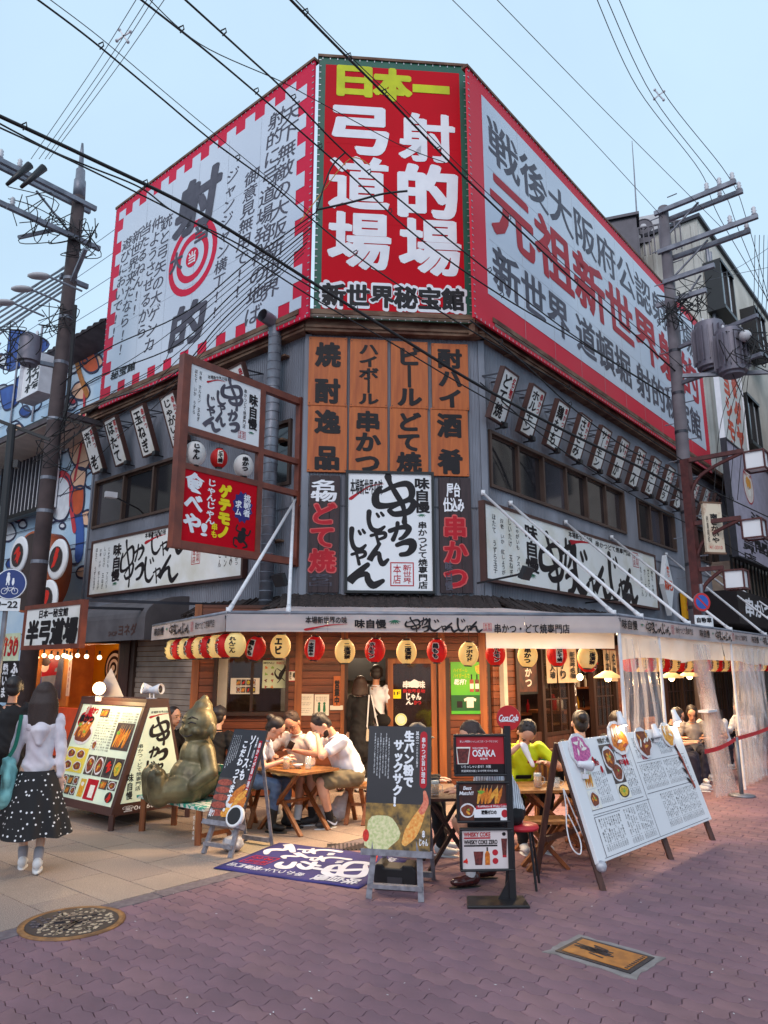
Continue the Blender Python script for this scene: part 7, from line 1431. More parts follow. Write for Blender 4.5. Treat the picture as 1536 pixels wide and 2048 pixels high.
cable('cable starting left of the top centre, crossing the green border', [(270,-10,6),(410,100,7),(508,182,7.8),(600,262,8.5),(700,350,9.2),(830,470,10),(1000,590,11),(1170,690,12),(1330,790,13.2)], .012, clips=6)
cable('second cable from the top, right of the first pair', [(280,-20,6.1),(400,88,7),(560,162,7.8),(640,205,8.4),(800,290,9.3),(890,325,9.9)], .006)
cable('taut cable passing over the yellow heading characters', [(360,-10,6),(490,108,7),(570,182,7.8),(680,295,8.8),(800,400,9.8),(1000,560,11.2),(1160,680,12.4),(1340,795,13.3)], .012, clips=5)
cable('thick double cable crossing the yellow heading to the right pole', [(570,-12,6.2),(680,100,7.2),(780,200,8.2),(940,365,9.8),(1130,545,11.6),(1270,670,12.8),(1365,755,13.4)], .016, clips=8)
cable('companion wire beside the thick double cable', [(580,-12,6.2),(690,102,7.2),(790,200,8.2),(950,362,9.8),(1140,540,11.6),(1375,742,13.4)], .007)
cable('straight thin wire in the open sky, left of the pair', [(880,-25,8),(1150,245,11),(1330,440,13.4)], .006, 'cable_grey'); cable('straight thin wire in the open sky, right of the pair', [(980,-15,8),(1210,222,11),(1450,462,13)], .006, 'cable_grey')
for i, (x0, x1, y1) in enumerate(((1188,1400,342), (1208,1440,372), (1232,1455,350))): cable(f'{ORD[i]} of three wires dropping from the top to the right pole', [(x0,-15,9),((x0+x1)/2-18,y1*.52,11),(x1,y1,12.8),(x1+40,y1+95,13),(1560,640+i*22,15)], .007, 'cable_grey')
for i, (x0, x1) in enumerate(((278,62),(300,78),(312,90),(335,98))): cable(f'{ORD[i]} of four thin wires from the top to the left pole', [(x0,-10,8),((x0+x1)/2+14,140,10),(x1,318,11.6)], .0055, 'cable_grey')
for i, (px, py, Y_) in enumerate(((247,72,9.2),(1318,190,11.5))):
 c = at(px, py, Y_); t = thing('wire_spacer', ['white four arm wire spacer in the sky at upper left','white wire spacer in the sky at upper right'][i], 'wire spacer', tuple(c)); m_ = MB()
 for a in (.6, 2.2, 3.8, 5.4): d = Vector((math.cos(a)*.11, 0, math.sin(a)*.13)); m_.beam(c, c+d, .02)
 m_.build('cross', M['insulator'], t); m_ = MB()
 for a in (.6, 2.2, 3.8, 5.4): m_.ball(c+Vector((math.cos(a)*.12, 0, math.sin(a)*.14)), .028, 8, 5)
 m_.build('clamp', M['insulator'], t, True, kind='stuff')
for i in range(9):
 y0 = 425+i*10; x1, y1 = 210-i*12+(i % 3)*60, 700+i*22; cable(f'{ORD[i]} of the slack wires fanning from the billboard edge to the left pole', [(632-i*3,y0,9.5),(500-i*8,y0+95+i*9,10),(370-i*6,y0+200+i*12,10.6),(x1,y1,11.6),(120,y1+70+i*6,12.1)], .006 if i % 3 else .010, 'cable')
cable('black twisted cable looping at the green billboard edge', [(632,425,9.5),(660,340,9.4),(690,305,9.3)], .012); cable('yellow sheathed cable looping over the white characters', [(600,445,9.6),(640,390,9.5),(700,318,9.4),(740,330,9.4)], .007, 'cable_yellow'); cable('short thick black cable tied to the billboard corner', [(632,420,9.5),(700,405,9.6),(765,388,9.8),(815,382,10)], .016)
cable('cable along the eave running towards the far right', [(960,765,10.6),(1130,905,12),(1300,1010,13.2),(1400,1060,13.4),(1560,1150,15)], .010); cable('slack cable below the eave on the right flank', [(940,640,10),(1040,720,10.8),(1150,820,11.8),(1260,900,12.8),(1390,965,13.4),(1560,1045,15)], .012, clips=4)
cable('wire from the right pole to the vertical signs', [(1385,500,13),(1450,545,13.5),(1560,480,15)], .006, 'cable_grey'); cable('wire crossing the bay windows', [(1340,580,13.3),(1440,555,14),(1560,530,16)], .006, 'cable_grey')
for i in range(4): cable(f'{ORD[i]} hanging wire between the right pole and the box lamps', [(1510+i*9,470,12.6),(1506+i*6,640+i*10,12.7),(1490-i*14,820,12.9),(1475-i*16,1000,13)], .006, 'cable')
bp0 = at(1410, 1345, 12.2); bp0.z = 0; bpT = at(1400, 920, 12.2); bz = bpT.z; sl = thing('street_lamp', 'red brown street lamp post with three white box lanterns on curved arms', 'street lamp', tuple(bp0)); bpT = Vector((bp0.x, bp0.y, bz))
MB().box((bp0.x, bp0.y, bz/2), (.14,.14,bz), .7).build('post', M['bracket_red'], sl)
def armc(z_, L, px, py):
 m_ = MB(); tip = bpT+Z*(z_-bz)+NR*L; m_.beam(bpT+Z*(z_-bz), tip, .07); P = [tuple(bpT+Z*(z_-bz-.75)), tuple(bpT+Z*(z_-bz-.3)+NR*L*.25), tuple(tip-Z*.02)]; m_.tube(cr(P, 6), .03, 6); m_.build('curved_arm', M['bracket_red'], sl); return tip
for i, (z_, L) in enumerate(((bz-.02,.95),(bz-1.15,.8),(bz-1.95,.45))):
 tip = armc(z_, L, 0, 0); c = tip+NR*.18-Z*.22; m_ = MB(); s_ = .15
 for a in (-s_, s_):
  for b in (-s_, s_): p = c+NR*a+RD*b; m_.beam(p-Z*.15, p+Z*.15, .022)
  for z2 in (-.15, .15): m_.beam(c+NR*a-RD*s_+Z*z2, c+NR*a+RD*s_+Z*z2, .025); m_.beam(c-NR*s_+RD*a+Z*z2, c+NR*s_+RD*a+Z*z2, .025)
 o = m_.build('lantern_frame', M['bracket_red'], sl); MB().box(c, (.27,.27,.27), math.atan2(RD.y, RD.x)).build('glass_box', M['white_panel'], o)
q = at(1426, 1056, 12.0); Fq = Frame(q, (.98, .2, 0)); t = thing('rusty_sign', 'rust stained cream sign with black characters hanging from the brown lamp post', 'sign', tuple(q)); MB().fbox(Fq, -.17, .17, -.42, .42, -.03, .03).build('panel', M['rust_sign'], t); T(t, M['ink'], Fq, -.06, .08, -.26, .24, '南さかいや', .03, .034, True); T(t, M['ink'], Fq, -.14, -.10, -.26, .20, '創業昭和', .01, .034, True); T(t, M['ink_pink'], Fq, -.12, .12, -.37, -.31, '41-3310', .01, .034)
MB().fbox(Fq, -.19, .19, .42, .45, -.035, .035).fbox(Fq, -.19, .19, -.45, -.42, -.035, .035).build('frame', M['rust'], t)
q = at(1404, 1204, 11.6); Fq = Frame(q, (.98, .2, 0)); t = thing('no_parking_sign', 'round blue no parking sign with red ring and slash below the rusty sign', 'road sign', tuple(q)); m_ = MB(); m_.mat(M['galv']).lathe([(.15,-.02),(.15,0),(0,0)], 28, q, (Fq.U, Fq.V, Fq.N)); m_.mat(M['red_paint']).ell(Fq, 0, 0, .148, .148, .003, 28); m_.mat(M['no_blue']).ell(Fq, 0, 0, .112, .112, .005, 28); m_.mat(M['red_paint']).poly(Fq, [(-.09,.07),(-.07,.09),(.09,-.07),(.07,-.09)], .007); m_.build('disc', None, t)
q2 = q-Z*.30; Fq = Frame(q2, (.98, .2, 0)); MB().fbox(Fq, -.16, .16, -.09, .09, -.01, .01).build('plate', M['white_panel'], t); T(t, M['ink'], Fq, -.13, .13, -.03, .05, '自動車', .03, .014); MB().tube([q+Vector((.05,.1,.3)), q2+Vector((.05,.1,-2.0))], .03, 8).build('pole', M['galv'], t)
for x0, y0, x1, y1, s, nm in ((1318,1120,1358,1222,'ホルモン','diamond'),):
 c = FR.hit(1338, 1170, .2); t = thing('diamond_sign', 'white diamond shaped sign with orange characters on the right flank wall', 'sign', tuple(FR.p(c[0], c[1], .2))); MB().prism(FR, [(c[0]-.32,c[1]),(c[0],c[1]-.68),(c[0]+.32,c[1]),(c[0],c[1]+.68)], .1, .2).build('panel', M['white_panel'], t); T(t, M['ink_orange'], FR, c[0]-.27, c[0]+.27, c[1]-.12, c[1]+.12, 'ホルモン', .06, .204, brush=.02); T(t, M['ink_orange'], FR, c[0]-.08, c[0]+.08, c[1]+.18, c[1]+.42, '串かつ', .03, .204, True)
c = FR.hit(1378, 1213, .2); t = thing('beer_sign', 'small beer mug sign beside the diamond sign', 'sign', tuple(FR.p(c[0], c[1], .2))); MB().fbox(FR, c[0]-.25, c[0]+.25, c[1]-.3, c[1]+.3, .1, .2).build('panel', M['beer'], t); T(t, M['ink_red'], FR, c[0]-.16, c[0]+.16, c[1]-.1, c[1]+.15, '生', .05, .204)
for i, (F, px, py, ax, ay) in enumerate(((FR,1052,1146,970,1165),(FR,1254,1197,1185,1205),(FL,560,1160,515,1150))):
 a = F.hit(ax, ay, .15); b = F.hit(px, py, .9 if i < 2 else .5); wv = .9 if i < 2 else .5; p = F.p(*b, wv); t = thing('floodlight', ['square floodlight in front of the long right sign, near the corner','square floodlight in front of the far end of the long right sign','grey floodlight beneath the projecting sign'][i], 'floodlight', tuple(p)); MB().beam(F.p(*a, .02), p, .025).build('bracket_arm', M['black_plastic'], t); M_ = Matrix.Rotation(math.atan2(F.U.y, F.U.x), 3, 'Z') @ Matrix.Rotation(.5, 3, 'X'); MB().box(p, (.22,.07,.18), M=M_).build('lamp_body', M['black_plastic'], t); MB().box(p+M_@Vector((0,.04,0)), (.18,.01,.14), M=M_).build('glass', M['glass_mid'], t)
P0 = FL.hit(540, 700, .3); fu = FL.hit(538, 800, .3)[0]; zt0, zb0 = FL.hit(545, 665, .3)[1], ZB+.1
fl = thing('flue_pipe', 'grey metal flue pipe running up the left wall beside the orange boards', 'pipe', tuple(FL.p(fu, zb0, .3))); m_ = MB(); m_.tube([FL.p(fu, zb0, .22), FL.p(fu, zt0, .22)], .105, 16); m_.tube(cr([tuple(FL.p(fu, zt0-.02, .22)), tuple(FL.p(fu, zt0+.18, .26)), tuple(FL.p(fu+.02, zt0+.22, .52))], 6), .105, 16, caps=False); m_.build('pipe', M['galv'], fl, True)
z_ = zb0
m_ = MB()
while z_ < zt0: m_.lathe([(.106,0),(.113,.01),(.106,.02)], 16, FL.p(fu, z_, .22)); z_ += .14
m_.build('seam_rib', M['galv'], fl, True, kind='stuff')
for z_ in (3.6, 5.2, 6.6): MB().fbox(FL, fu-.13, fu+.13, z_, z_+.03, 0, .12).build('clamp', M['rust'], fl)
q = at(21, 1168, 8.6); Fq = Frame(q, (1, .1, 0)); t = thing('shared_path_sign', 'round blue pedestrian and bicycle sign at the left edge', 'road sign', tuple(q)); m_ = MB(); m_.mat(M['galv']).lathe([(.185,-.02),(.185,0),(0,0)], 32, q, (Fq.U, Fq.V, Fq.N)); m_.mat(M['ink_white']).ell(Fq, 0, 0, .182, .182, .002, 32); m_.mat(M['blue_sign']).ell(Fq, 0, 0, .172, .172, .004, 32); m_.build('disc', None, t)
m_ = letters(t, M['ink_white'], 'symbol'); m_.ell(Fq, -.03, .12, .018, .018, .006, 10); stroke(m_, Fq, [(-.03,.095,.035),(-.03,.05,.045),(-.032,.03,.03)], .006); stroke(m_, Fq, [(-.04,.03,.015),(-.045,-.01,.012)], .006); stroke(m_, Fq, [(-.02,.03,.015),(-.015,-.01,.012)], .006); m_.ell(Fq, .03, .06, .012, .012, .006, 8); stroke(m_, Fq, [(.03,.045,.025),(.03,.015,.03),(.03,-.01,.015)], .006)
for cx in (-.06, .06):
 P = [(cx+.035*math.cos(a), -.085+.035*math.sin(a), .006) for a in [i*math.pi/6 for i in range(13)]]; stroke(m_, Fq, P, .006)
stroke(m_, Fq, [(-.06,-.085,.006),(-.02,-.05,.006),(.04,-.05,.006),(.06,-.085,.006)], .0062); stroke(m_, Fq, [(-.03,-.03,.006),(0,-.085,.006),(.045,-.035,.006)], .0064)
q2 = at(8, 1209, 8.6); Fq2 = Frame(q2, (1,.1,0)); MB().fbox(Fq2, -.18, .18, -.075, .075, -.012, .0).build('number_plate', M['white_panel'], t); T(t, M['ink'], Fq2, -.09, .155, -.04, .04, '9−22', .03, .004); b0 = q.copy(); b0.z = 0; MB().tube([b0+Vector((-.05,.05,0)), q+Vector((-.05,.05,.2))], .03, 8).build('pole', M['galv'], t)
t = thing('wall_camera', 'small camera on a long arm in front of the left strip window', 'camera', tuple(FL.p(*FL.hit(285, 1020, .1), .1))); a = FL.hit(286, 1030, .05); b = FL.hit(222, 990, .9); MB().tube([FL.p(*a, .0), FL.p(a[0], a[1]+.1, .15), FL.p(*b, .9)], .015, 6).build('arm', M['black_plastic'], t); MB().box(FL.p(*b, .9), (.2,.1,.1), .6).build('camera_body', M['ac_white'], t)
eL = Vector((-.766, .643, 0)); eD = Vector((.643, .766, 0)); B0 = Vector((-2.96, 8.36, 0)); WB = 1.5
mc = thing('menu_case', 'large lit sloping menu case with food pictures in a dark red frame', 'menu board', tuple(B0)); FB0 = Frame(B0+eL*WB+Z*.14, -eL); FB = FB0.tilt(-.284); HB = 1.24; k = .055
m_ = MB(); m_.fbox(FB, 0, WB, 0, k*1.6, -.06, .02).fbox(FB, 0, WB, HB-k, HB, -.06, .02).fbox(FB, 0, k, k*1.6, HB-k, -.06, .02).fbox(FB, WB-k, WB, k*1.6, HB-k, -.06, .02); m_.build('frame', M['frame_brown'], mc, bevel=.006)
MB().fbox(FB, k, WB-k, k*1.6, HB-k, -.03, .0).build('lit_panel', M['lightbox'], mc)
FSd = Frame(B0+Z*.14, eD); hz_ = HB*math.cos(.284); of = HB*math.sin(.284); dp_ = of*2+.28
m_ = MB(); m_.prism(FSd, [(0,0),(dp_,0),(dp_-of,hz_),(of,hz_)], -.02, .0); m_.build('side_frame', M['frame_brown'], mc); m_ = MB(); m_.prism(FSd, [(.09,.12),(dp_-.09,.12),(dp_-of-.02,hz_-.06),(of+.03,hz_-.06)], .001, .008); m_.build('side_panel', M['lightbox'], mc)
m_ = MB(); 
for a, b in ((0,0),(WB,0),(0,dp_),(WB,dp_)): m_.beam(B0+eL*a+eD*b, B0+eL*a+eD*b+Z*.16, .05)
m_.fbox(Frame(B0+Z*.14, -eL), -WB, 0, hz_, hz_+.04, -of-.28, -of+.02); m_.add([B0+eL*a+eD*b+Z*.14 for a, b in ((0,0),(WB,0),(WB,dp_),(0,dp_))], [(0,1,2,3)]); m_.add([B0+eL*a+eD*b+Z*z_ for a, b, z_ in ((0,dp_,.14),(WB,dp_,.14),(WB,dp_-of,.14+hz_),(0,dp_-of,.14+hz_))], [(0,1,2,3)]); m_.build('carcass', M['frame_brown'], mc)
w_ = .004; f2 = lambda x, y: (WB*(x), HB*(y))
T(mc, M['ink_red'], FB, WB*.13, WB*.32, HB*.86, HB*.93, '名物串かつ', .04, w_, brush=.02); 
def fd(x0, x1, y0, y1, kind, bgm=None, sd=0): m_ = MB(); food(m_, FB, WB*x0, WB*x1, HB*y0, HB*y1, kind, w_, bgm, sd); m_.build('food_picture', None, mc)
m_ = MB(); m_.mat(M['ink_red']).ell(FB, WB*.17, HB*.80, WB*.12, HB*.08, w_, 18, wob=.05); m_.build('red_disc', None, mc); T(mc, M['ink'], FB, WB*.08, WB*.3, HB*.77, HB*.85, '串かつ', .05, w_+.002, brush=.02)
fd(.04,.36,.54,.80,'plate',None,3); fd(.05,.33,.60,.84,'skewers',None,4); fd(.68,.93,.55,.80,'skewers',PR['tray'],5); fd(.40,.47,.52,.62,'plate',None,6); fd(.37,.50,.84,.92,'skewers',PR['tray'],8); fd(.70,.81,.20,.285,'skewers',PR['tray'],41); fd(.82,.93,.205,.285,'plate',PR['tray'],42)
rows(mc, M['ink_grey'], FB, WB*.38, WB*.66, HB*.52, HB*.90, 15, ITEMS, False, w_, .008, 2, M['ink_grey']); rows(mc, M['ink_grey'], FB, WB*.70, WB*.93, HB*.80, HB*.90, 4, ITEMS, False, w_, .008, 7, M['ink_grey'])
m_ = MB(); m_.mat(PR['yellow']).rect(FB, WB*.05, WB*.38, HB*.30, HB*.53, w_); m_.build('yellow_panel', None, mc)
for i in range(4): fd(.06+.15*(i % 2), .20+.15*(i % 2), .31+.11*(i//2), .41+.11*(i//2), 'plate', None, i+11); fd(.41+.135*i, .535+.135*i, .30, .48, ['plate','plate','red','green'][i], PR['tray'], i+20)
for i in range(8): fd(.05+.085*(i % 4), .125+.085*(i % 4), .10+.09*(i//4), .18+.09*(i//4), ['skewers','plate','skewers','plate'][i % 4], PR['tray'], i+30)
fd(.42,.50,.10,.26,'beer',PR['egg'],1); m_ = MB(); m_.mat(M['ink_red']).rect(FB, WB*.52, WB*.68, HB*.09, HB*.27, w_); m_.mat(PR['foam']).rect(FB, WB*.58, WB*.65, HB*.11, HB*.22, w_+.001); m_.build('red_advert', None, mc); fd(.82,.94,.09,.20,'red',None,9); rows(mc, M['ink_grey'], FB, WB*.71, WB*.93, HB*.21, HB*.27, 3, ITEMS, False, w_, .008, 12, M['ink_grey'])
ls_ = letters(mc, M['ink']); W_s = dp_; 
def XS(x0, x1, y0, y1): return dp_*x0, dp_*x1, hz_*y0, hz_*y1
logo(ls_, FSd, [(G_KUSHI, XS(.42,.66,.60,.85)), (G_KA, XS(.42,.54,.49,.58)), (G_TSU, XS(.54,.64,.46,.54)), (G_JI, XS(.40,.50,.36,.45)), (G_YA, XS(.52,.60,.34,.42)), (G_N, XS(.42,.56,.22,.33)), (G_JI, XS(.38,.46,.13,.21))], .011)
T(mc, M['ink'], FSd, dp_*.26, dp_*.33, hz_*.2, hz_*.62, '串かつ・どて焼専門店', .01, .011, True); T(mc, M['ink'], FSd, dp_*.15, dp_*.23, hz_*.13, hz_*.36, '味自慢', .02, .011, True); swoosh(letters(mc, M['ink_red']), FSd, dp_*.38, dp_*.66, hz_*.86, hz_*.89, .011); T(mc, M['ink'], FSd, dp_*.4, dp_*.64, hz_*.895, hz_*.92, '本場新世界の味', .01, .011); T(mc, M['ink_white'], FSd, dp_*.12, dp_*.9, hz_*.02, hz_*.075, '☎06-6630-0001', .01, .004)
def clip_lamp(name, label, p, d, lit=False, m__='white_plastic', s=1.0, par_=None, fixed=None):
 t = thing('clip_lamp', label, 'lamp', tuple(p), 'clip-on lamps on the menu boards'); d = Vector(d).normalized(); x = d.cross(Z).normalized(); y = x.cross(d); c = Vector(p)+Z*.10*s
 m_ = MB(); m_.lathe([(.0,-.10*s),(.035*s,-.09*s),(.038*s,-.02*s),(.062*s,.07*s),(.064*s,.10*s),(.058*s,.10*s),(.034*s,.0)], 16, c, (x, y, d)); m_.build('lamp_head', M[m__], t, True); MB().tube([Vector(p), c], .010*s, 6).build('stem', M[m__], t); MB().box(Vector(p)-Z*.02, (.07*s,.05*s,.05*s)).build('clamp', M[m__], t)
 m_ = MB(); m_.lathe([(.045*s,.085*s),(0,.09*s)], 14, c, (x, y, d)); m_.build('bulb_face', M['bulb' if lit else 'glass_mid'], t)
 if lit: point(c+d*.14*s, 1.6, (1,.9,.7), .03, par=t)
 return t
ct_ = B0+eD*of+Z*(.14+hz_+.04); clip_lamp('', 'small grey twin spot lamp standing on the right end of the lit menu case', ct_+eL*.12+eD*.15, (.9,-.3,.1)); clip_lamp('', 'second grey spot lamp on the menu case, turned to the left', ct_+eL*.20+eD*.15, (-.8,-.5,.2))
ll = ct_+eL*1.05-eD*.02; t = clip_lamp('', 'glaring round spot lamp at the left end of the lit menu case', ll, (.25,-.95,-.15), False, s=1.2); MB().ball(ll+Vector((.03,-.12,.11)), .075, 14, 9).build('bulb', M['bulb'], t, True); point(ll+Vector((.1,-.45,.12)), 26, (1,.66,.32), .06, par=t)
sh = thing('plastic_hood', 'translucent pointed plastic hood around the glaring spot lamp', 'hood', tuple(ll)); m_ = MB(); q = ll+Vector((.05,.10,0)); m_.add([q+Vector((-.26,0,-.22)), q+Vector((.24,.0,-.05)), q+Vector((.02,.02,.36)), q+Vector((-.05,.15,-.1))], [(0,1,2),(1,3,2),(0,2,3)]); o = m_.build('hood_sheet', mat('hood', srgb(190,186,190), .3, alpha=.45), sh)
bb = Vector((-1.84, 7.65, 0)); bn = thing('statue_bench', 'low bench plastered with stickers carrying the bronze figure', 'bench', tuple(bb)); Lb = 1.08; Db = .46; sz = .36
for i in range(5): MB().fbox(Frame(bb+eL*Lb, -eL), -.06, Lb+.08, sz-.03, sz, -(i+1)*Db/5+.012, -i*Db/5).build('seat_slat', M['sticker'], bn)
for a in (.04, Lb-.04):
 for b in (.03, Db-.03): MB().beam(bb+eL*a+eD*b, bb+eL*a+eD*b+Z*(sz-.03), .055).build('leg', M['leg_wood'], bn)
MB().beam(bb+eL*.04+eD*.05+Z*.08, bb+eL*.04+eD*(Db-.05)+Z*.08, .035).build('stretcher', M['leg_wood'], bn); MB().fbox(Frame(bb+eL*Lb+eD*Db, -eL), .55, Lb+.02, sz+.02, sz+.34, -.04, -.01).build('backrest', M['sticker'], bn); T(bn, M['ink_white'], Frame(bb+eL*.04-eL*0+Vector((0,0,0)), -eL), -.012, .012, .06, .28, 'OSAKA', .02, .03, True)
sc = bb+eL*.46+eD*.22+Z*(sz); sf = Vector((-.86,-.51,0)).normalized(); slv = Vector((-sf.y, sf.x, 0)); slv = Z.cross(sf)
stt = thing('seated_statue', 'smooth bronze seated figure with pointed head and big feet, on the bench', 'statue', tuple(sc)); S = MB(); A = (slv, sf, Z); C = lambda a, b, c: sc+slv*a+sf*b+Z*c
S.ball(C(0,-.02,.22), (.28,.26,.24), 16, 10, A); S.ball(C(0,-.05,.44), (.225,.19,.22), 16, 10, A); S.cap(C(0,-.06,.52), C(0,-.05,.62), .15, .13, 14); hfd = Vector((-.60,-.80,0)); hld = Z.cross(hfd); AH = (hld, hfd, Z); CH = lambda a, b, c: C(0,-.05,0)+hld*a+hfd*b+Z*c
S.ball(CH(0,0,.78), (.195,.185,.18), 20, 14, AH); S.ball(CH(0,.03,.70), (.185,.155,.12), 18, 12, AH); S.cap(CH(0,-.01,.80), CH(0,-.04,.93), .185, .11, 18); S.cap(CH(0,-.04,.93), CH(0,-.06,1.03), .11, .045, 14)
for k_ in (1,-1):
 S.cap(C(k_*.12,.05,.13), C(k_*.14,.30,.13), .16, .12, 14); S.cap(C(k_*.115,.36,.08), C(k_*.12,.40,.26), .12, .105, 14); S.ball(C(k_*.12,.39,.19), (.125,.06,.18), 14, 9, A)
 for j in range(5): S.ball(C(k_*(.03+.045*j),.405,.365-.010*j), (.027,.038,.032), 8, 6, A)
 S.cap(C(k_*.21,-.08,.50), C(k_*.33,-.10,.30), .09, .078, 12); S.cap(C(k_*.33,-.10,.30), C(k_*.27,.06,.18), .078, .062, 12); S.ball(C(k_*.23,.09,.15), (.05,.07,.04), 10, 6, A)
 for j in range(4): S.cap(C(k_*(.20+.02*j),.12,.14), C(k_*(.19+.02*j),.18,.11), .014, .011, 6)
 S.cap(C(k_*.25,.12,.17), C(k_*.19,.15,.18), .015, .012, 6)
 S.ball(CH(k_*.195,-.03,.71), (.028,.05,.075), 12, 8, AH); S.ball(CH(k_*.20,-.02,.64), (.024,.03,.035), 8, 6, AH)
 S.ball(CH(k_*.095,.125,.70), (.06,.05,.05), 12, 8, AH)
S.ball(CH(0,.175,.735), (.040,.030,.028), 12, 8, AH); S.ball(CH(0,.12,.625), (.05,.035,.025), 12, 8, AH)
remesh(S, 'cast_body', M['bronze'], stt, .0115, 3)
m_ = MB()
for k_ in (1,-1): m_.tube([CH(k_*.035,.180,.785), CH(k_*.075,.172,.80), CH(k_*.12,.142,.785)], .007, 6); m_.tube([CH(k_*.03,.184,.83), CH(k_*.08,.168,.855), CH(k_*.13,.13,.83)], .006, 6)
m_.tube([CH(-.10,.150,.675), CH(-.045,.180,.652), CH(.045,.180,.652), CH(.10,.150,.675)], .006, 6); m_.build('face_line', M['iron_dark'], stt, True, kind='stuff')
def easel(name, label, F0, W, H, z0, tilt, build):
 t = thing('easel_board', label, 'signboard', tuple(F0.p(W/2, 0))); F = F0.moved(0, z0).tilt(-tilt); MB().fbox(F, 0, W, 0, H, -.02, 0).build('board', M['foodboard'], t); m_ = MB(); tp = F.p(W/2, H*.9, -.05); bk_ = F0.p(W/2, 0, -.55)
 for e in (.10, .88): a = F0.p(W*e, 0, .06); b = F.p(W*(.5+(e-.5)*.72), H*.5, -.04); MB().beam(a, b, .045, .03).build('leg', M['easel'], t); MB().beam(F0.p(W*e, 0, -.55), F.p(W*e, H*.8, -.05), .03).build('leg', M['easel'], t)
 m_.fbox(F, -.02, W+.02, -.045, 0, -.06, .03); m_.beam(F0.p(W*.1, .09, .05), F0.p(W*.9, .09, .05), .05, .03); m_.beam(F0.p(W*.1, .05, -.5), F0.p(W*.88, .05, -.5), .04); m_.build('rail', M['easel'], t); build(t, F, W, H); return t
def eb1(t, F, W, H):
 m_ = MB(); m_.mat(PR['tray']).rect(F, 0, W, 0, H*.45, .001); r = random.Random(1)
 for i in range(5): m_.mat(PR['meat']).ell(F, W*.22, H*(.08+.08*i), W*.22, H*.035, .002+i*.0003, 14)
 m_.mat(PR['dish']).ell(F, W*.70, H*.20, W*.28, H*.09, .0035, 14); m_.build('printed_picture', None, t); m_ = MB()
 for i, (x, y, a, l, mm) in enumerate(((.55,.22,.9,.42,'fry'),(.68,.16,1.0,.4,'fry2'),(.8,.12,1.1,.3,'fry'),(.45,.08,.4,.2,'fry2'))): m_.mat(PR[mm]); stroke(m_, F, [(W*x,H*y,W*.16),(W*x+math.cos(a)*W*l*.5,H*y+math.sin(a)*W*l*.5,W*.2),(W*x+math.cos(a)*W*l,H*y+math.sin(a)*W*l,W*.10)], .006+i*.0008)
 m_.build('printed_food', None, t); T(t, M['ink_white'], F, W*.60, W*.74, H*.44, H*.93, 'ソースも', .04, .010, True, brush=.02); T(t, M['ink_white'], F, W*.42, W*.56, H*.10, H*.86, 'こだわってます。', .04, .010, True, brush=.02)
 MB().rect(F, W*.86, W*.95, H*.28, H*.88, .002).build('red_band', M['ink_red'], t); T(t, M['ink_white'], F, W*.87, W*.94, H*.30, H*.86, '串かつが旨い理由', .02, .004, True); T(t, M['ink_white'], F, W*.77, W*.82, H*.55, H*.92, '其の三', .02, .004, True)
 for i in range(5): T(t, M['ink_white'], F, W*(.06+.055*i), W*(.085+.055*i), H*(.55+.03*i), H*.93, 'じっくりと仕上げた秘伝の味', .01, .004, True)
 T(t, M['ink_white'], F, W*.04, W*.18, H*.03, H*.12, '串かつ', .05, .006); m_ = MB(); c = F.p(W*.86, H*.06, .01); m_.lathe([(.085,0),(.098,.0),(.102,.03),(.094,.04),(.083,.04)], 24, c, (F.U, F.V, F.N)); m_.build('bowl_rim', M['white_panel'], t, True); MB().lathe([(.078,.0405),(0,.041)], 24, c, (F.U, F.V, F.N)).build('bowl_sauce', M['black_plastic'], t)
easel('e', 'leaning dark easel board about sauce with a white cup cut-out, beside the bronze figure', Frame((-1.72, 7.44, 0), (.86,-.5,0)), .43, .89, .29, .41, eb1)
def eb2(t, F, W, H):
 m_ = MB(); m_.mat(M['bubbles']).rect(F, 0, W, 0, H*.36, .001); m_.mat(PR['onion']).ell(F, W*.27, H*.13, W*.26, H*.14, .002, 20, wob=.05); m_.mat(PR['onion']).ell(F, W*.20, H*.05, W*.22, H*.06, .0024, 14, wob=.04); m_.mat(PR['red']).ell(F, W*.02, H*.10, W*.05, H*.05, .003, 10); m_.mat(PR['prawn']); stroke(m_, F, [(W*.62,H*.06,W*.10),(W*.70,H*.13,W*.19),(W*.80,H*.23,W*.17),(W*.88,H*.32,W*.10)], .004); m_.mat(PR['prawn_tail']); stroke(m_, F, [(W*.87,H*.31,W*.10),(W*.93,H*.38,W*.09),(W*.91,H*.46,W*.05)], .0046); m_.build('printed_food', None, t)
 T(t, M['ink_white'], F, W*.58, W*.73, H*.50, H*.96, '生パン粉で', .045, .004, True, brush=.02); T(t, M['ink_white'], F, W*.42, W*.56, H*.34, H*.88, 'サックサク！', .045, .004, True, brush=.02); m_ = letters(t, M['ink_red'], 'red_band'); stroke(m_, F, [(W*.885,H*.93,W*.11),(W*.885,H*.7,W*.11),(W*.885,H*.52,W*.11)], .002); T(t, M['ink_white'], F, W*.855, W*.915, H*.53, H*.91, '串かつが旨い理由', .02, .005, True); T(t, M['ink_white'], F, W*.76, W*.81, H*.86, H*.96, '其の二', .02, .004, True); T(t, M['ink_white'], F, W*.77, W*.80, H*.66, H*.84, 'こだわりの製法', .01, .004, True)
 for i in range(6): T(t, M['ink_white'], F, W*(.10+.045*i), W*(.122+.045*i), H*(.60-.02*(i % 3)), H*(.94-.04*(i % 2)), 'きめ細かいパン粉で仕上げた衣', .01, .004, True)
 T(t, M['ink_white'], F, W*.84, W*.97, H*.04, H*.16, '串\nじゃん', .04, .005)
easel('e', 'upright dark easel board showing a fried prawn, in front of the entrance', Frame((-.155, 6.06, 0), (.975,-.22,0)), .52, .92, .34, .16, eb2)
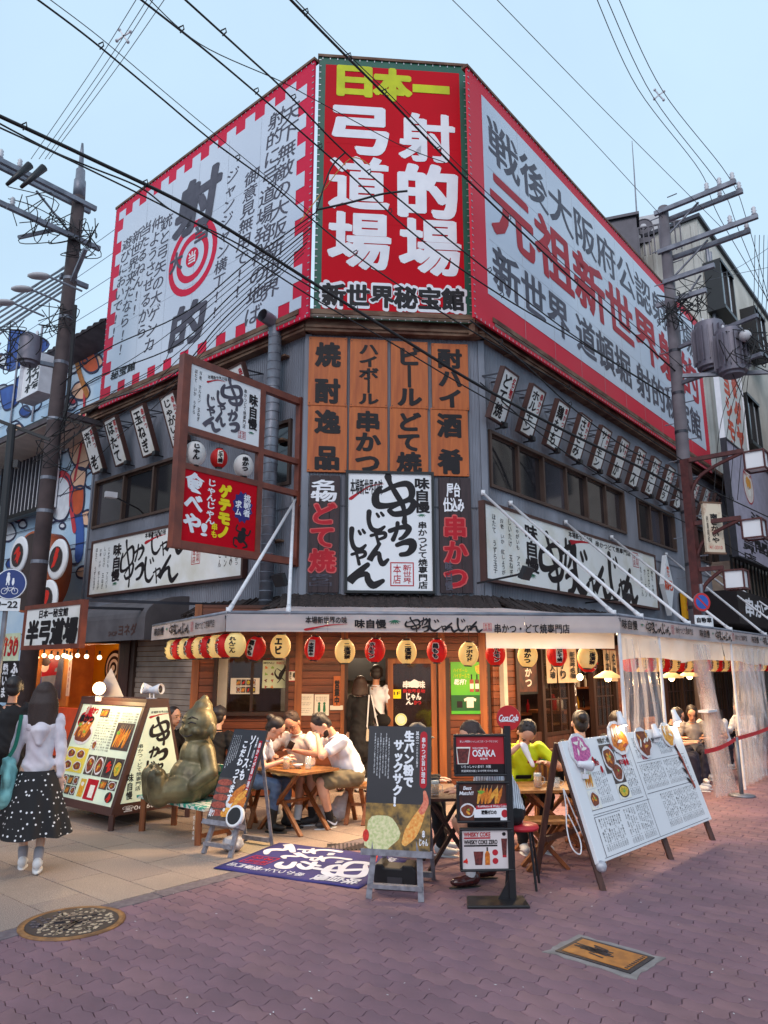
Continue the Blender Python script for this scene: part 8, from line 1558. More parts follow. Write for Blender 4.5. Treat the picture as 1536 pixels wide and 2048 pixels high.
c = gnd(793, 1790)+Vector((0,.15,0)); t = thing('ballast_box', 'dark grey plastic ballast box under the fried prawn easel', 'box', tuple(c)); Fb = Frame(c, (.975,-.22,0)); m_ = MB(); m_.prism(Fb, [(-.17,.0),(.17,0),(.17,.15),(.14,.19),(.06,.19),(.05,.165),(-.09,.165),(-.10,.19),(-.16,.19),(-.175,.12)], -.15, .05); m_.build('moulded_body', M['black_plastic'], t, bevel=.012); MB().fbox(Fb, -.06, .06, .05, .10, .051, .058).build('recess', M['dark_grey'], t)
c = gnd(465, 1702); t = thing('sand_bag', 'white tied sack used as a weight beneath the leaning easel', 'bag', tuple(c)); S = MB(); S.ball(c+Z*.06, (.11,.10,.06), 12, 8); S.ball(c+Z*.10, (.09,.08,.04), 12, 8); S.cap(c+Z*.12, c+Z*.18, .03, .012)
for a in (.4, 1.5, 2.7): S.cap(c+Z*.16, c+Z*.22+Vector((math.cos(a)*.07, math.sin(a)*.03, 0)), .012, .005)
remesh(S, 'sack', M['sand_bag'], t, .01, 1, disp=.006)
FK = Frame((0, 5.86, 0), (.995, .06, 0)); t = ks = thing('drinks_sign_stand', 'black pole stand with round red cola sign and three framed drink adverts', 'sign stand', tuple(gnd(1000, 1806)))
pu = FK.hit(1018, 1600)[0]; MB().fbox(FK, pu-.025, pu+.025, .02, 1.27, -.025, .025).build('pole', M['black_plastic'], t); cb_ = gnd(992, 1806); m_ = MB(); Fg = Frame((cb_.x, cb_.y, 0), (.995,.06,0), (-.06,.995,0)); m_.prism(Fg, [(-.24,-.13),(.22,-.15),(.23,.10),(-.20,.12)], .0, .022); m_.build('base_plate', M['black_plastic'], t, bevel=.006); m_ = MB(); m_.prism(FK, [(pu-.02,.02),(pu-.02,.16),(pu-.11,.02)], -.01, .01); m_.build('gusset', M['black_plastic'], t)
m_ = MB(); dc = FK.p(*FK.hit(1017, 1436), .0)
m_.lathe([(.094,-.008),(.097,0),(.094,.008),(0,.008)], 32, dc, (FK.U, FK.V, FK.N)); m_.build('round_sign', M['red_paint'], t); Fd = Frame(dc, FK.U); T(t, M['ink_white'], Fd, -.078, -.002, -.022, .026, 'Coca', .03, .012, shear=.28, brush=.02); T(t, M['ink_white'], Fd, .004, .078, -.022, .026, 'Cola', .03, .012, shear=.28, brush=.02); stroke(letters(t, M['ink_white']), Fd, [(-.07,-.028,.004),(-.02,-.022,.009),(.05,-.03,.004)], .012)
for i, (y0, y1) in enumerate(((1468,1552),(1562,1645),(1655,1742))):
 u0, u1 = FK.hit(908+i*4, 1550)[0], FK.hit(1013+i*4, 1550)[0]; v1, v0 = FK.hit(960, y0)[1], FK.hit(960, y1)[1]; m_ = MB(); k = .018; fo = MB(); fo.fbox(FK, u0, u1, v0, v0+k, -.02, .03).fbox(FK, u0, u1, v1-k, v1, -.02, .03).fbox(FK, u0, u0+k, v0+k, v1-k, -.02, .03).fbox(FK, u1-k, u1, v0+k, v1-k, -.02, .03).build('advert_frame', M['black_plastic'], t, bevel=.008)
 a, b, c, d = u0+k, u1-k, v0+k, v1-k; W, H = b-a, d-c; X = lambda x: a+W*x; Y = lambda y: c+H*y; F = FK; w = .014
 m_.mat(M[('poster_red','tray_dark','poster_pale')[i]]).fbox(F, a, b, c, d, 0, .012)
 if i == 0:
  m_.mat(M['ink']).rect(F, a, b, c, Y(.26), w-.001); m_.mat(PR['foam']).poly(F, [(X(.03),Y(.26)),(X(.25),Y(.26)),(X(.30),Y(.72)),(X(.0),Y(.72))], w); m_.mat(PR['cola']).poly(F, [(X(.05),Y(.28)),(X(.23),Y(.28)),(X(.28),Y(.68)),(X(.02),Y(.68))], w+.001); T(t, M['ink_white'], F, X(.34), X(.82), Y(.46), Y(.64), 'OSAKA', .03, w+.002); T(t, M['ink_white'], F, X(.34), X(.66), Y(.66), Y(.71), 'WELCOME TO', .01, w+.002); T(t, M['ink_white'], F, X(.50), X(.66), Y(.37), Y(.43), '新世界', .01, w+.002); T(t, M['ink_white'], F, X(.10), X(.72), Y(.155), Y(.235), 'いらっしゃいませ！大阪', .01, w+.002); T(t, M['ink_white'], F, X(.10), X(.86), Y(.04), Y(.11), '欢迎来到大阪 | 오사카에 어서오세요', .004, w+.002); T(t, M['ink_white'], F, X(.08), X(.88), Y(.84), Y(.90), '楽しい時間をいっしょにコカ・コーラとともに', .004, w+.002)
 if i == 1:
  food(m_, F, X(.3), X(1.0), Y(.4), Y(1.0), 'skewers', w, None, 5); food(m_, F, X(.0), X(.34), Y(.05), Y(.5), 'plate', w+.002, None, 6); m_.mat(M['ink_white']).rect(F, X(.30), b, c, Y(.34), w+.006); m_.mat(M['poster_red']).poly(F, [(X(.34),Y(.30)),(b,Y(.36)),(b,Y(.46)),(X(.34),Y(.40))], w+.007); m_.ell(F, X(.93), Y(.18), W*.07, H*.11, w+.007, 16); m_.mat(M['ink']).rect(F, X(.30), X(.84), c, Y(.08), w+.007); T(t, M['ink_white'], F, X(.38), X(.97), Y(.34), Y(.42), 'Kushikatsu & Wisky Coke', .01, w+.009); T(t, M['ink_white'], F, X(.02), X(.30), Y(.70), Y(.94), 'Best\nMatch!!', .04, w+.009, shear=.2); T(t, M['ink'], F, X(.45), X(.76), Y(.17), Y(.28), '糖類ゼロの', .04, w+.009)
 if i == 2:
  T(t, M['poster_red'] , F, X(.04), X(.58), Y(.84), Y(.95), 'WHISKY COKE', .05, w); m_.mat(M['poster_red']).rect(F, X(.04), X(.58), Y(.78), Y(.82), w); T(t, M['ink'], F, X(.04), X(.72), Y(.64), Y(.75), 'WHISKY COKE ZERO', .05, w); m_.mat(M['ink']).rect(F, X(.04), X(.72), Y(.58), Y(.62), w); m_.mat(PR['cola']).poly(F, [(X(.26),Y(.10)),(X(.40),Y(.10)),(X(.43),Y(.45)),(X(.23),Y(.45))], w); m_.mat(PR['fry']).poly(F, [(X(.46),Y(.1)),(X(.56),Y(.1)),(X(.56),Y(.38)),(X(.53),Y(.46)),(X(.49),Y(.46)),(X(.46),Y(.38))], w); m_.mat(M['ink']).rect(F, X(.495), X(.525), Y(.46), Y(.56), w); m_.mat(M['poster_red']).ell(F, X(.67), Y(.42), W*.06, H*.08, w, 14); m_.ell(F, X(.67), Y(.20), W*.06, H*.08, w, 14); m_.mat(M['ink']).ell(F, X(.86), Y(.90), W*.04, H*.05, w, 12); m_.mat(PR['cola']).poly(F, [(X(.80),Y(.78)),(X(.92),Y(.78)),(X(.90),Y(.35)),(X(.82),Y(.35))], w); m_.mat(M['poster_red']).rect(F, X(.82), X(.90), Y(.29), Y(.35), w); m_.mat(PR['red']).ell(F, X(.07), Y(.2), W*.05, H*.06, w, 8, .5, .2)
 m_.build('advert', None, t)
fo_ = Vector((1.75, 6.15, 0)); um_ = Vector((.69,.725,0)).normalized(); WM = 2.45; FM0 = Frame(fo_, um_); FMt = FM0.tilt(-.30); z0, HM = .20, .96
bm = thing('menu_signboard', 'big white menu board with pictures and price columns propped on dark legs', 'menu board', tuple(fo_)); MB().fbox(FMt, 0, WM, z0, z0+HM, -.035, 0).build('white_board', M['white_panel'], bm, bevel=.004)
for a in (.03, WM*.55, WM-.05):
 MB().beam(FMt.p(a, .0, -.05), FMt.p(a, z0+HM-.02, -.05), .045).build('leg', M['old_dark_wood'], bm)
 if a != WM*.55: MB().beam(FM0.p(a-.0, 0, -.66), FMt.p(a, z0+HM, -.06), .045).build('leg', M['old_dark_wood'], bm)
MB().beam(FM0.p(.03, .30, -.56), FM0.p(WM*.5, .30, -.56), .04).build('rail', M['old_dark_wood'], bm); S = MB(); S.ball(FMt.p(.03, z0-.02, .0), .045, 8, 6); S.build('tape_wrap', M['sand_bag'], bm, True)
w = .003; ik_ = M['ink']; X = lambda x: WM*x; Y = lambda y: z0+HM*y
ln = MB()
for (a, b, c, d) in ((.06,.46,.395,.40),(.5,.96,.70,.704),(.5,.97,.405,.41),(.06,.5,.36,.364),(.485,.4875,.03,.97),(.06,.25,.34,.344),(.06,.063,.03,.34),(.05,.97,.022,.026)): ln.rect(FMt, X(a), X(b), Y(c), Y(d), w)
ln.build('ruled_line', M['ink_grey'], bm, kind='stuff')
for (x0, x1, y0, y1, n, sd) in ((.14,.235,.43,.70,7,1),(.375,.46,.43,.74,6,3),(.51,.72,.44,.68,14,5),(.735,.96,.44,.68,15,8),(.08,.24,.06,.32,10,11),(.27,.36,.05,.34,5,2),(.37,.47,.05,.34,7,6),(.60,.72,.07,.38,8,13),(.73,.95,.07,.38,14,15),(.74,.86,.74,.94,8,4),(.52,.56,.74,.94,2,9)): rows(bm, ik_, FMt, X(x0), X(x1), Y(y0), Y(y1), n, ITEMS, True, w, .008, sd, ik_)
for x, y, s in ((.25,.93,'特製ポン酢'),(.11,.76,'どて焼'),(.31,.82,'串かつ盛'),(.66,.86,'土手焼')): T(bm, ik_, FMt, X(x), X(x)+.22, Y(y), Y(y)+.05, s, .02, w)
for x, y in ((.32,.88),(.16,.76),(.36,.73),(.56,.73)): T(bm, M['ink_red'], FMt, X(x), X(x)+.12, Y(y)-.01, Y(y)+.03, '¥350', .03, w)
def fb(x0, x1, y0, y1, kind, bgm, sd, w_=.004): m_ = MB(); food(m_, FMt, X(x0), X(x1), Y(y0), Y(y1), kind, w_, bgm, sd); m_.build('food_picture', None, bm)
fb(.245,.345,.66,.92,'plate',PR['tray'],1); fb(.065,.135,.57,.72,'skewers',PR['foam'],2); fb(.065,.135,.40,.56,'plate',PR['foam'],3); fb(.28,.37,.56,.76,'plate',PR['tray'],4); fb(.28,.37,.42,.555,'green',PR['foam'],5); 
for i, (x, y, r_, mm) in enumerate(((.10,.90,.15,'pink'),(.41,.96,.16,'fry'),(.61,.88,.15,'stew'),(.86,.92,.13,'fry2'))):
 m_ = MB(); m_.mat(PR['dish']).prism(FMt, [(X(x)+r_*1.15*math.cos(q*.524+.3), Y(y)+r_*math.sin(q*.524+.3)) for q in range(12)], .006, .016); m_.mat(PR[mm]).ell(FMt, X(x), Y(y), r_*.95, r_*.8, .018, 14, wob=.09)
 r = random.Random(i)
 for q in range(12): m_.mat(PR[(mm,'fry2','meat','foam')[q % 4] if mm != 'pink' else ('pink','foam','purple')[q % 2]]).ell(FMt, X(x)+r.uniform(-.6,.6)*r_, Y(y)+r.uniform(-.5,.5)*r_, r_*.32, r_*.10, .0185+q*.0003, 7, r.uniform(0,3), .1)
 m_.build('cutout_dish', None, bm)
m_ = letters(bm, PR['meat'], 'skewer_print'); stroke(m_, FMt, [(X(.885),Y(.98),.05),(X(.90),Y(.80),.035),(X(.915),Y(.66),.06),(X(.93),Y(.5),.03),(X(.945),Y(.36),.05)], .006); m_ = letters(bm, M['ink'], 'skewer_char')
for y in (.86,.76,.64,.52,.42): stroke(m_, FMt, [(X(.885)+ .06*(1-y),Y(y)+.03,.02),(X(.885)+.11*(1-y)+.01,Y(y),.035),(X(.90)+.1*(1-y),Y(y)-.03,.01)], .009)
m_ = letters(bm, M['ink_red'], 'red_print')
for x, y in ((.175,.80),(.215,.71),(.405,.80),(.425,.80),(.405,.73),(.425,.73)): m_.ell(FMt, X(x), Y(y), .022, .032, .004, 10)
for i, (x, y, lit) in enumerate(((.07,.70,0),(.45,1.06,1),(.72,.90,0),(.97,1.03,1))): clip_lamp('', ['white clip lamp on the left edge of the big white menu board','lit white clip lamp on the top edge of the big white menu board','white clip lamp in front of the menu price columns','lit white clip lamp at the right corner of the big menu board'][i], FMt.p(X(x), Y(y), .03), (um_*(.9 if i in (0,) else -.1)-Z*(.25 if i == 0 else .9)+FMt.N*.3), bool(lit), s=.72)
for i, P in enumerate(([(-.02,.80,-.1),(-.03,.66,-.12),(-.08,.5,-.14),(-.12,.36,-.12),(-.06,.30,-.1),(.0,.4,-.1),(-.03,.6,-.12)], [(-.02,.8,-.1),(.05,.5,-.1),(.06,.3,-.08),(.02,.12,-.06)])): MB().tube(cr([tuple(FMt.p(*p)) for p in P], 6), .006, 5).build('power_cord', M['cable_white'], bm, True)
def table(label, c, yaw, w, d, h, mt_='table_wood', lm='leg_wood', group='folding tables', n=5):
 t = thing('folding_table', label, 'table', tuple(c), group); F = Frame((*c[:2], 0), (math.cos(yaw), math.sin(yaw), 0))
 for i in range(n): MB().fbox(F, -w/2, w/2, h-.025, h, -d/2+d*i/n+.002, -d/2+d*(i+1)/n-.002).build('slat', M[mt_], t)
 for s_ in (-1, 1):
  wv = s_*(d/2-.06); MB().beam(F.p(-w*.42, 0, wv), F.p(w*.36, h-.03, wv), .045, .03).build('leg', M[lm], t); MB().beam(F.p(w*.42, 0, wv-s_*.035), F.p(-w*.36, h-.03, wv-s_*.035), .045, .03).build('leg', M[lm], t)
 MB().beam(F.p(0, h*.47, -d/2+.08), F.p(0, h*.47, d/2-.08), .03).build('stretcher', M[lm], t); return t
def stool(label, c, yaw, h=.42, w=.38, d=.32, mt_='table_wood', group='folding stools'): t = table(label, c, yaw, w, d, h, mt_, 'leg_wood', group, 4); t['category'] = 'stool'; t.name = 'folding_stool'; return t
def chair(label, c, yaw, m__='table_wood'):
 t = thing('wooden_chair', label, 'chair', tuple(c), 'wooden chairs'); F = Frame((*c[:2], 0), (math.cos(yaw), math.sin(yaw), 0)); MB().fbox(F, -.2, .2, .42, .45, -.2, .2).build('seat', M[m__], t)
 for a in (-.18,.18):
  MB().beam(F.p(a,0,.18), F.p(a,.42,.18), .035).build('leg', M[m__], t); MB().beam(F.p(a,0,-.2), F.p(a,.86,-.22), .035).build('leg', M[m__], t)
 MB().fbox(F, -.2, .2, .80, .88, -.235, -.21).build('top_rail', M[m__], t)
 for i in range(5): MB().fbox(F, -.13+i*.06, -.11+i*.06, .45, .80, -.225, -.21).build('spindle', M[m__], t)
 return t
def glass(label, p, kind='beer', h=.13):
 t = thing('beer_glass' if kind == 'beer' else 'glass', label, 'glass', tuple(p)); r_ = .036; MB().lathe([(r_*.9,0),(r_,h*.1),(r_*1.05,h),(r_*.96,h),(r_*.9,h*.12),(0,h*.12)], 18, p).build('tumbler', M['clear'], t, True)
 if kind == 'beer': m_ = MB(); m_.lathe([(r_*.88,h*.13),(r_*.93,h*.78),(0,h*.78)], 18, p); m_.build('beer', M['beer'], t, True); m_ = MB(); m_.lathe([(r_*.93,h*.785),(r_*.95,h*.97),(0,h*.99)], 18, p); m_.build('foam', M['foam'], t, True)
 m_ = MB(); m_.tube([Vector(p)+Vector((r_,0,h*.8)), Vector(p)+Vector((r_+.03,0,h*.65)), Vector(p)+Vector((r_+.03,0,h*.35)), Vector(p)+Vector((r_,0,h*.2))], .006, 6, False); m_.build('handle', M['clear'], t, True)
ly_ = math.atan2(-.643, .766)
table('slatted folding table with two beer glasses, between the seated men', (-.97, 8.42), ly_, .74, .60, .64); stool('folding stool under the man in the white T-shirt and olive shorts', (-.30, 8.78), 1.57-.2, .42); stool('folding stool mostly hidden behind the table of the seated men', (-1.02, 9.3), 0, .42); stool('folding stool under the woman in jeans', (-1.55, 8.62), 1.4, .42)
glass('full beer glass on the left of the seated men table', (-1.07, 8.30, .64)); glass('nearly empty glass on the right of the seated men table', (-.83, 8.30, .64), 'clear'); t = thing('bowl', 'small white bowl between the glasses on the seated men table', 'bowl', (-.95, 8.33, .64)); m_ = MB(); m_.lathe([(.025,0),(.05,.03),(.058,.045),(.052,.045),(.03,.012),(0,.01)], 18, (-.95, 8.36, .64)); m_.build('bowl_body', M['white_plastic'], t, True)
table('dark small table behind the drinks sign stand', (.58, 6.95), .1, .5, .5, .60, 'old_dark_wood', 'post_dark'); glass('beer glass on the dark small table behind the prawn easel', (.46, 6.85, .60)); table('slatted table of the person in the yellow jersey', (1.62, 7.30), .12, .80, .55, .62); glass('beer glass in front of the yellow jersey', (1.45, 7.18, .62)); glass('empty glass beside the yellow jersey beer', (1.62, 7.16, .62), 'clear', .09)
stool('pale slatted stool in front of the yellow jersey table', (1.42, 6.84), .1, .41, .45, .28); stool('folding stool under the person in the yellow jersey', (1.38, 7.85), 0, .42); stool('folding stool behind the big menu board', (2.02, 7.75), .2, .42)
for i, (x, y) in enumerate(((1.12, 6.32),)):
 t = thing('round_stool', 'round stool with red seat and black tube legs beside the drinks stand', 'stool', (x, y, 0)); m_ = MB(); m_.lathe([(.0,.425),(.14,.43),(.15,.445),(.14,.465),(0,.47)], 24, (x, y, 0)); m_.build('seat', M['seat_red'], t, True)
 for a in (.5, 2.07, 3.64, 5.2): d = Vector((math.cos(a), math.sin(a), 0)); MB().tube([Vector((x, y, .43))+d*.11, Vector((x, y, 0))+d*.17], .011, 6).build('leg', M['black_plastic'], t)
for i, (x, y, yw) in enumerate(((1.83,8.25,3.0),(3.75,11.3,.9),(4.15,12.4,.7),(4.9,13.2,.8))): chair(['pale wooden chair behind the yellow jersey','pale wooden chair inside the vinyl curtains, nearest','pale wooden chair inside the curtains, middle','pale wooden chair inside the curtains, farthest'][i], (x, y), yw)
for i, (x, y) in enumerate(((4.35,11.9),(5.35,13.1),(3.1,9.6))): table(['slatted table inside the curtains with the grey T-shirt diner','slatted table far inside the curtains','slatted table behind the big menu board'][i], (x, y), .86, .9, .6, .66)
S = MB(); c = Vector((-.62, 8.85, 0)); t = thing('plastic_bag', 'white plastic bag on the ground under the seated men table', 'bag', tuple(c)); S.ball(c+Z*.09, (.22,.13,.10), 12, 8); S.ball(c+Vector((.12,0,.16)), (.10,.09,.12), 10, 7); S.ball(c+Vector((.18,.02,.26)), (.05,.04,.08), 8, 6); remesh(S, 'bag_body', M['plastic_bag'], t, .012, 1, disp=.012)
for i, (u_, w_, mm, yw) in enumerate(((-.40,.62,'sneaker',.3),(-.27,.60,'sneaker',.1),(-.62,.55,'loafer',-.2),(-.52,.57,'loafer',.0))):
 p = FC.p(u_, .155, w_); d = Vector((math.sin(yw), -math.cos(yw), 0)); t = thing('shoe', ['left white sneaker left on the entrance step','right white sneaker left on the entrance step','left brown shoe at the edge of the entrance step','right brown shoe at the edge of the entrance step'][i], 'shoe', tuple(p), 'shoes left on the entrance step'); S = MB(); A = (Z.cross(d), d, Z); S.ball(p+Z*.05-d*.05, (.036,.05,.045), 10, 7, A); S.ball(p+Z*.035+d*.05, (.042,.075,.032), 10, 7, A); remesh(S, 'upper', M[mm], t, .008, 1); MB().prism(Frame(p, A[0], d), [(math.cos(q*.785)*.044, math.sin(q*.785)*.115) for q in range(8)], 0, .018).build('sole', M['sole_white'], t)
cm = bpy.data.materials.new('clear_vinyl'); cm.use_nodes = True; nt = cm.node_tree; b = nt.nodes['Principled BSDF']; b.inputs['Base Color'].default_value = (.62,.58,.60,1); b.inputs['Roughness'].default_value = .12; b.inputs['Specular IOR Level'].default_value = .9; tn = nt.nodes.new('ShaderNodeTexNoise'); tn.inputs['Scale'].default_value = 6; tc = nt.nodes.new('ShaderNodeTexCoord'); mp = nt.nodes.new('ShaderNodeMapping'); mp.inputs['Scale'].default_value = (3,3,.3); nt.links.new(tc.outputs['Object'], mp.inputs[0]); nt.links.new(mp.outputs[0], tn.inputs['Vector']); mr = nt.nodes.new('ShaderNodeMapRange'); mr.inputs[1].default_value = .35; mr.inputs[2].default_value = .7; mr.inputs[3].default_value = .14; mr.inputs[4].default_value = .48; nt.links.new(tn.outputs[0], mr.inputs[0]); nt.links.new(mr.outputs[0], b.inputs['Alpha']); M['clear_vinyl'] = cm
for i, (xa, xb, xc, xd, yb, tie, nm) in enumerate(((1245,1316,1252,1348,1600,None,'next to the white awning post'), (1386,1412,1432,1474,1602,1420,'tied in the middle'), (1466,1528,1484,1536,1572,None,'at the right edge'))):
 ua, ub = FAR.hit(xa, 1330, -.05)[0], FAR.hit(xb, 1330, -.05)[0]; uc, ud = FAR.hit(xc, yb, -.05)[0], FAR.hit(xd, yb, -.05)[0]; t = thing('vinyl_curtain', f'clear gathered vinyl curtain hanging from the right awning, {nm}', 'curtain', tuple(FAR.p(ua, 0, -.05)), 'vinyl curtains under the right awning'); m_ = MB(); m2 = MB(); n = 11+i
 def fn(u, v):
  z_ = .05+(AZB-.1)*v; a = uc+(ua-uc)*v; b_ = ud+(ub-ud)*v
  if tie: k_ = 1-.55*math.exp(-((z_-1.15)/.35)**2); mid = (a+b_)/2; a, b_ = mid+(a-mid)*k_, mid+(b_-mid)*k_
  return FAR.p(a+(b_-a)*u, z_, -.05+.055*math.sin(u*n*2.6+v*1.5)+.02*math.sin(u*31+v*3)+.02*math.sin(v*9+u*4))
 m_.sheet(fn, 60, 22); m_.build('vinyl_sheet', cm, t, True)
 if tie: a = FAR.hit(1421, 1422, 0); MB().fbox(FAR, a[0]-.2, a[0]+.2, a[1]-.015, a[1]+.015, -.10, .03).build('tie_band', M['white_plastic'], t)
for x in (1243, 1322, 1466): a = FAR.hit(x, 1340, -.02)[0]; MB().tube([FAR.p(a, 0, -.02), FAR.p(a, AZB, -.02)], .02, 8).build('support_post', M['arm_white'], aw)
pu = FAR.hit(1476, 1590, .05)[0]; pb = FAR.p(pu, 0, .1); t = thing('barrier_post', 'grey barrier post holding a red tape in front of the curtains', 'barrier post', tuple(pb)); MB().tube([pb, pb+Z*.78], .028, 12).build('post', M['galv'], t, True); MB().lathe([(.17,0),(.17,.02),(.05,.035),(0,.035)], 24, pb).build('base', M['galv'], t, True)
a = FAR.p(FAR.hit(1400, 1492, .05)[0], .70, .1); t = thing('barrier_tape', 'red barrier tape stretched across the curtains', 'tape', tuple(a)); m_ = MB()
for p, q in ((a, pb+Z*.76), (pb+Z*.76, pb+Z*.86+RD*3)): n = (q-p); m_.sheet(lambda u, v: p+n*u+Z*(.055*(v-.5)-.03*math.sin(math.pi*u)), 8, 1)
m_.build('tape', M['tape_red'], t)
pk = bpy.data.materials.new('polka'); pk.use_nodes = True; nt = pk.node_tree; b = nt.nodes['Principled BSDF']; tc = nt.nodes.new('ShaderNodeTexCoord'); vo = nt.nodes.new('ShaderNodeTexVoronoi'); vo.inputs['Scale'].default_value = 24; vo.inputs['Randomness'].default_value = .55; nt.links.new(tc.outputs['Object'], vo.inputs['Vector']); mr = nt.nodes.new('ShaderNodeMapRange'); mr.inputs[1].default_value = .20; mr.inputs[2].default_value = .23; nt.links.new(vo.outputs['Distance'], mr.inputs[0]); c_ = _mix(nt, (.78,.76,.78), (.012,.011,.013), mr.outputs[0]); nt.links.new(c_, b.inputs['Base Color']); b.inputs['Roughness'].default_value = .85; M['polka'] = pk
sp = mat('stripe', srgb(206,208,214), .85); nt = sp.node_tree; wv_ = nt.nodes.new('ShaderNodeTexWave'); wv_.inputs['Scale'].default_value = 16; wv_.inputs['Distortion'].default_value = 1.5; wv_.bands_direction = 'X'; tcn = [n for n in nt.nodes if n.type == 'TEX_COORD'][0]; nt.links.new(tcn.outputs['Object'], wv_.inputs['Vector']); mr = nt.nodes.new('ShaderNodeMapRange'); mr.inputs[1].default_value = .75; mr.inputs[2].default_value = .85; nt.links.new(wv_.outputs['Fac'], mr.inputs[0]); c_ = _mix(nt, srgb(212,214,220), srgb(120,124,136), mr.outputs[0]); nt.links.new(c_, nt.nodes['Principled BSDF'].inputs['Base Color'])
sk, hb_, hn = M['skin'], M['hair_black'], M['hair_brown']
D2 = math.radians
p = person('woman walking away in a white hoodie and black polka dot skirt, mint tote bag', (-3.10, 6.78, 0), D2(-158), 1.54, 'stand', .04, girth=.88, hands=[(.22,.10,.78), (-.20,-.02,.76)], feet=[(.05,.10,.075), (-.08,-.14,.10)], head=(.12,-.15), skin=M['skin3'], shirt=M['cl_hoodie'], sleeve='long', shoes=M['sneaker'], socks=M['sock_grey'], hair=hn, hairm=hn, hstyle='long', vox=.007)
o = p['o']; S = MB(); S.ball(p['neck']-p['f']*.05-Z*.10, (.13,.06,.07), 12, 8, (p['l'], p['f'], Z)); S.cap(p['neck']-p['f']*.10-Z*.13, p['neck']-p['f']*.12-Z*.22, .08, .04, 12); remesh(S, 'hood', M['cl_hoodie'], o, .010, 2, disp=.006)
c = Vector((p['pel'].x, p['pel'].y, 0)); n = 48
def skf(u, v):
 a = u*2*math.pi; fl = 1-v; z_ = .30+.53*v+.012*math.sin(a*5)*fl; r_ = (.135+.165*fl**.8)*(1+.07*fl*math.sin(a*9)+.04*fl*math.sin(a*4+1)); return c+Vector((math.cos(a)*r_*1.05, math.sin(a)*r_*.92, z_))-p['f']*.03*fl
m_ = MB(); m_.sheet(skf, 64, 12); m_.build('skirt', pk, o, True)
sh_ = p['sh'][0]; q0 = p['hd'][0]
tb = thing('tote_bag', 'mint green tote bag hanging from the shoulder of the woman in the polka dot skirt', 'bag', tuple(q0)); sd = p['sh'][0]+p['l']*.03; bot = c+p['l']*.23+Z*.62-p['f']*.02
m_ = MB(); pts = [tuple(sd-p['f']*.05+Z*.045), tuple(sd-p['f']*.075-Z*.2+p['l']*.02), tuple(bot+Z*.34-p['f']*.07)]; q = cr(pts, 6)
for a, b in zip(q, q[1:]): m_.beam(a, b, .032, .006, up=p['f'])
m_.build('strap', M['strap_green'], tb); S = MB(); S.cap(bot+Z*.28, bot-Z*.02, .06, .09, 12); S.ball(bot+Z*.02+p['f']*.03, (.075,.14,.10), 12, 8, (p['l'], p['f'], Z)); S.ball(bot+Z*.16, (.05,.12,.16), 12, 8, (p['l'], p['f'], Z)); remesh(S, 'bag_body', M['tote'], tb, .010, 2, disp=.010)
p = person('man at the left edge in a navy T-shirt, only his arm and watch in view', (-3.56, 6.35, 0), D2(-160), 1.72, 'stand', .03, hands=[(.2,.1,.8), (-.26,.06,.80)], feet=[(.10,-.14,.09), (-.1,.2,.075)], skin=M['skin2'], shirt=M['cl_navy'], sleeve='short', bottom=M['cl_black'], btype='shorts', shoes=M['sneaker'], socks=M['sock_white'], hairm=hb_, hstyle='short', vox=.008)
w_ = p['hd'][1]; e_ = p['el'][1]; a_ = (w_-e_).normalized(); x_ = a_.cross(Z if abs(a_.z) < .9 else Vector((0,1,0))).normalized(); m_ = MB(); m_.lathe([(.030,0),(.034,.0),(.034,.022),(.030,.022)], 16, w_-a_*.035, (x_, a_.cross(x_), a_)); m_.build('watch', M['black_plastic'], p['o'], True)
ph = thing('phone', 'grey phone held low in the hand of the man at the left edge', 'phone', tuple(w_)); MB().box(w_+a_*.10+Vector((.03,-.01,-.01)), (.075,.012,.14), .5).build('phone_body', M['phone'], ph, bevel=.004)
person('person with short dark hair in dark clothes, ahead of the woman in the hoodie', (-4.15, 8.3, 0), D2(-165), 1.58, 'stand', .03, skin=M['skin2'], shirt=M['cl_black'], sleeve='short', bottom=M['cl_black'], shoes=M['sneaker'], hairm=hb_, hstyle='mop', vox=.013)
p6 = person('seated woman with dark hair in a pale T-shirt, rolled jeans and black boots', (-1.52, 8.55, 0), D2(84), 1.56, 'sit', .38, girth=.9, seat=.40, hands=[(-.02,.42,.74), (-.14,.44,.72)], feet=[(-.02,.46,.09), (-.24,.34,.09)], head=(.35,.1), skin=M['skin'], shirt=M['cl_lblue'], bottom=M['cl_denim'], btype='capri', shoes=M['boot'], hairm=hb_, hstyle='bun', vox=.007)
p7 = person('seated man in a cream T-shirt looking at the phone in his hand', (-.98, 9.12, 0), D2(-22), 1.66, 'sit', .34, seat=.40, hands=[(.14,.46,.80), (-.14,.46,.74)], feet=[(.2,.46,.08), (-.15,.30,.08)], elbow=[(1,-.2,-.6), (-1,-.2,-.6)], head=(.42,.12), skin=M['skin2'], shirt=M['cl_cream'], bottom=M['cl_olive'], btype='shorts', shoes=M['sneaker'], socks=M['sock_white'], hairm=hn, hstyle='short', vox=.007)
ph = thing('phone', 'black phone in the hand of the man in the cream T-shirt', 'phone', tuple(p7['hd'][0])); MB().box(p7['hd'][0]+Vector((-.04,-.07,.06)), (.07,.012,.145), M=Matrix.Rotation(.5,3,'Y') @ Matrix.Rotation(.7,3,'X')).build('phone_body', M['phone'], ph, bevel=.004)
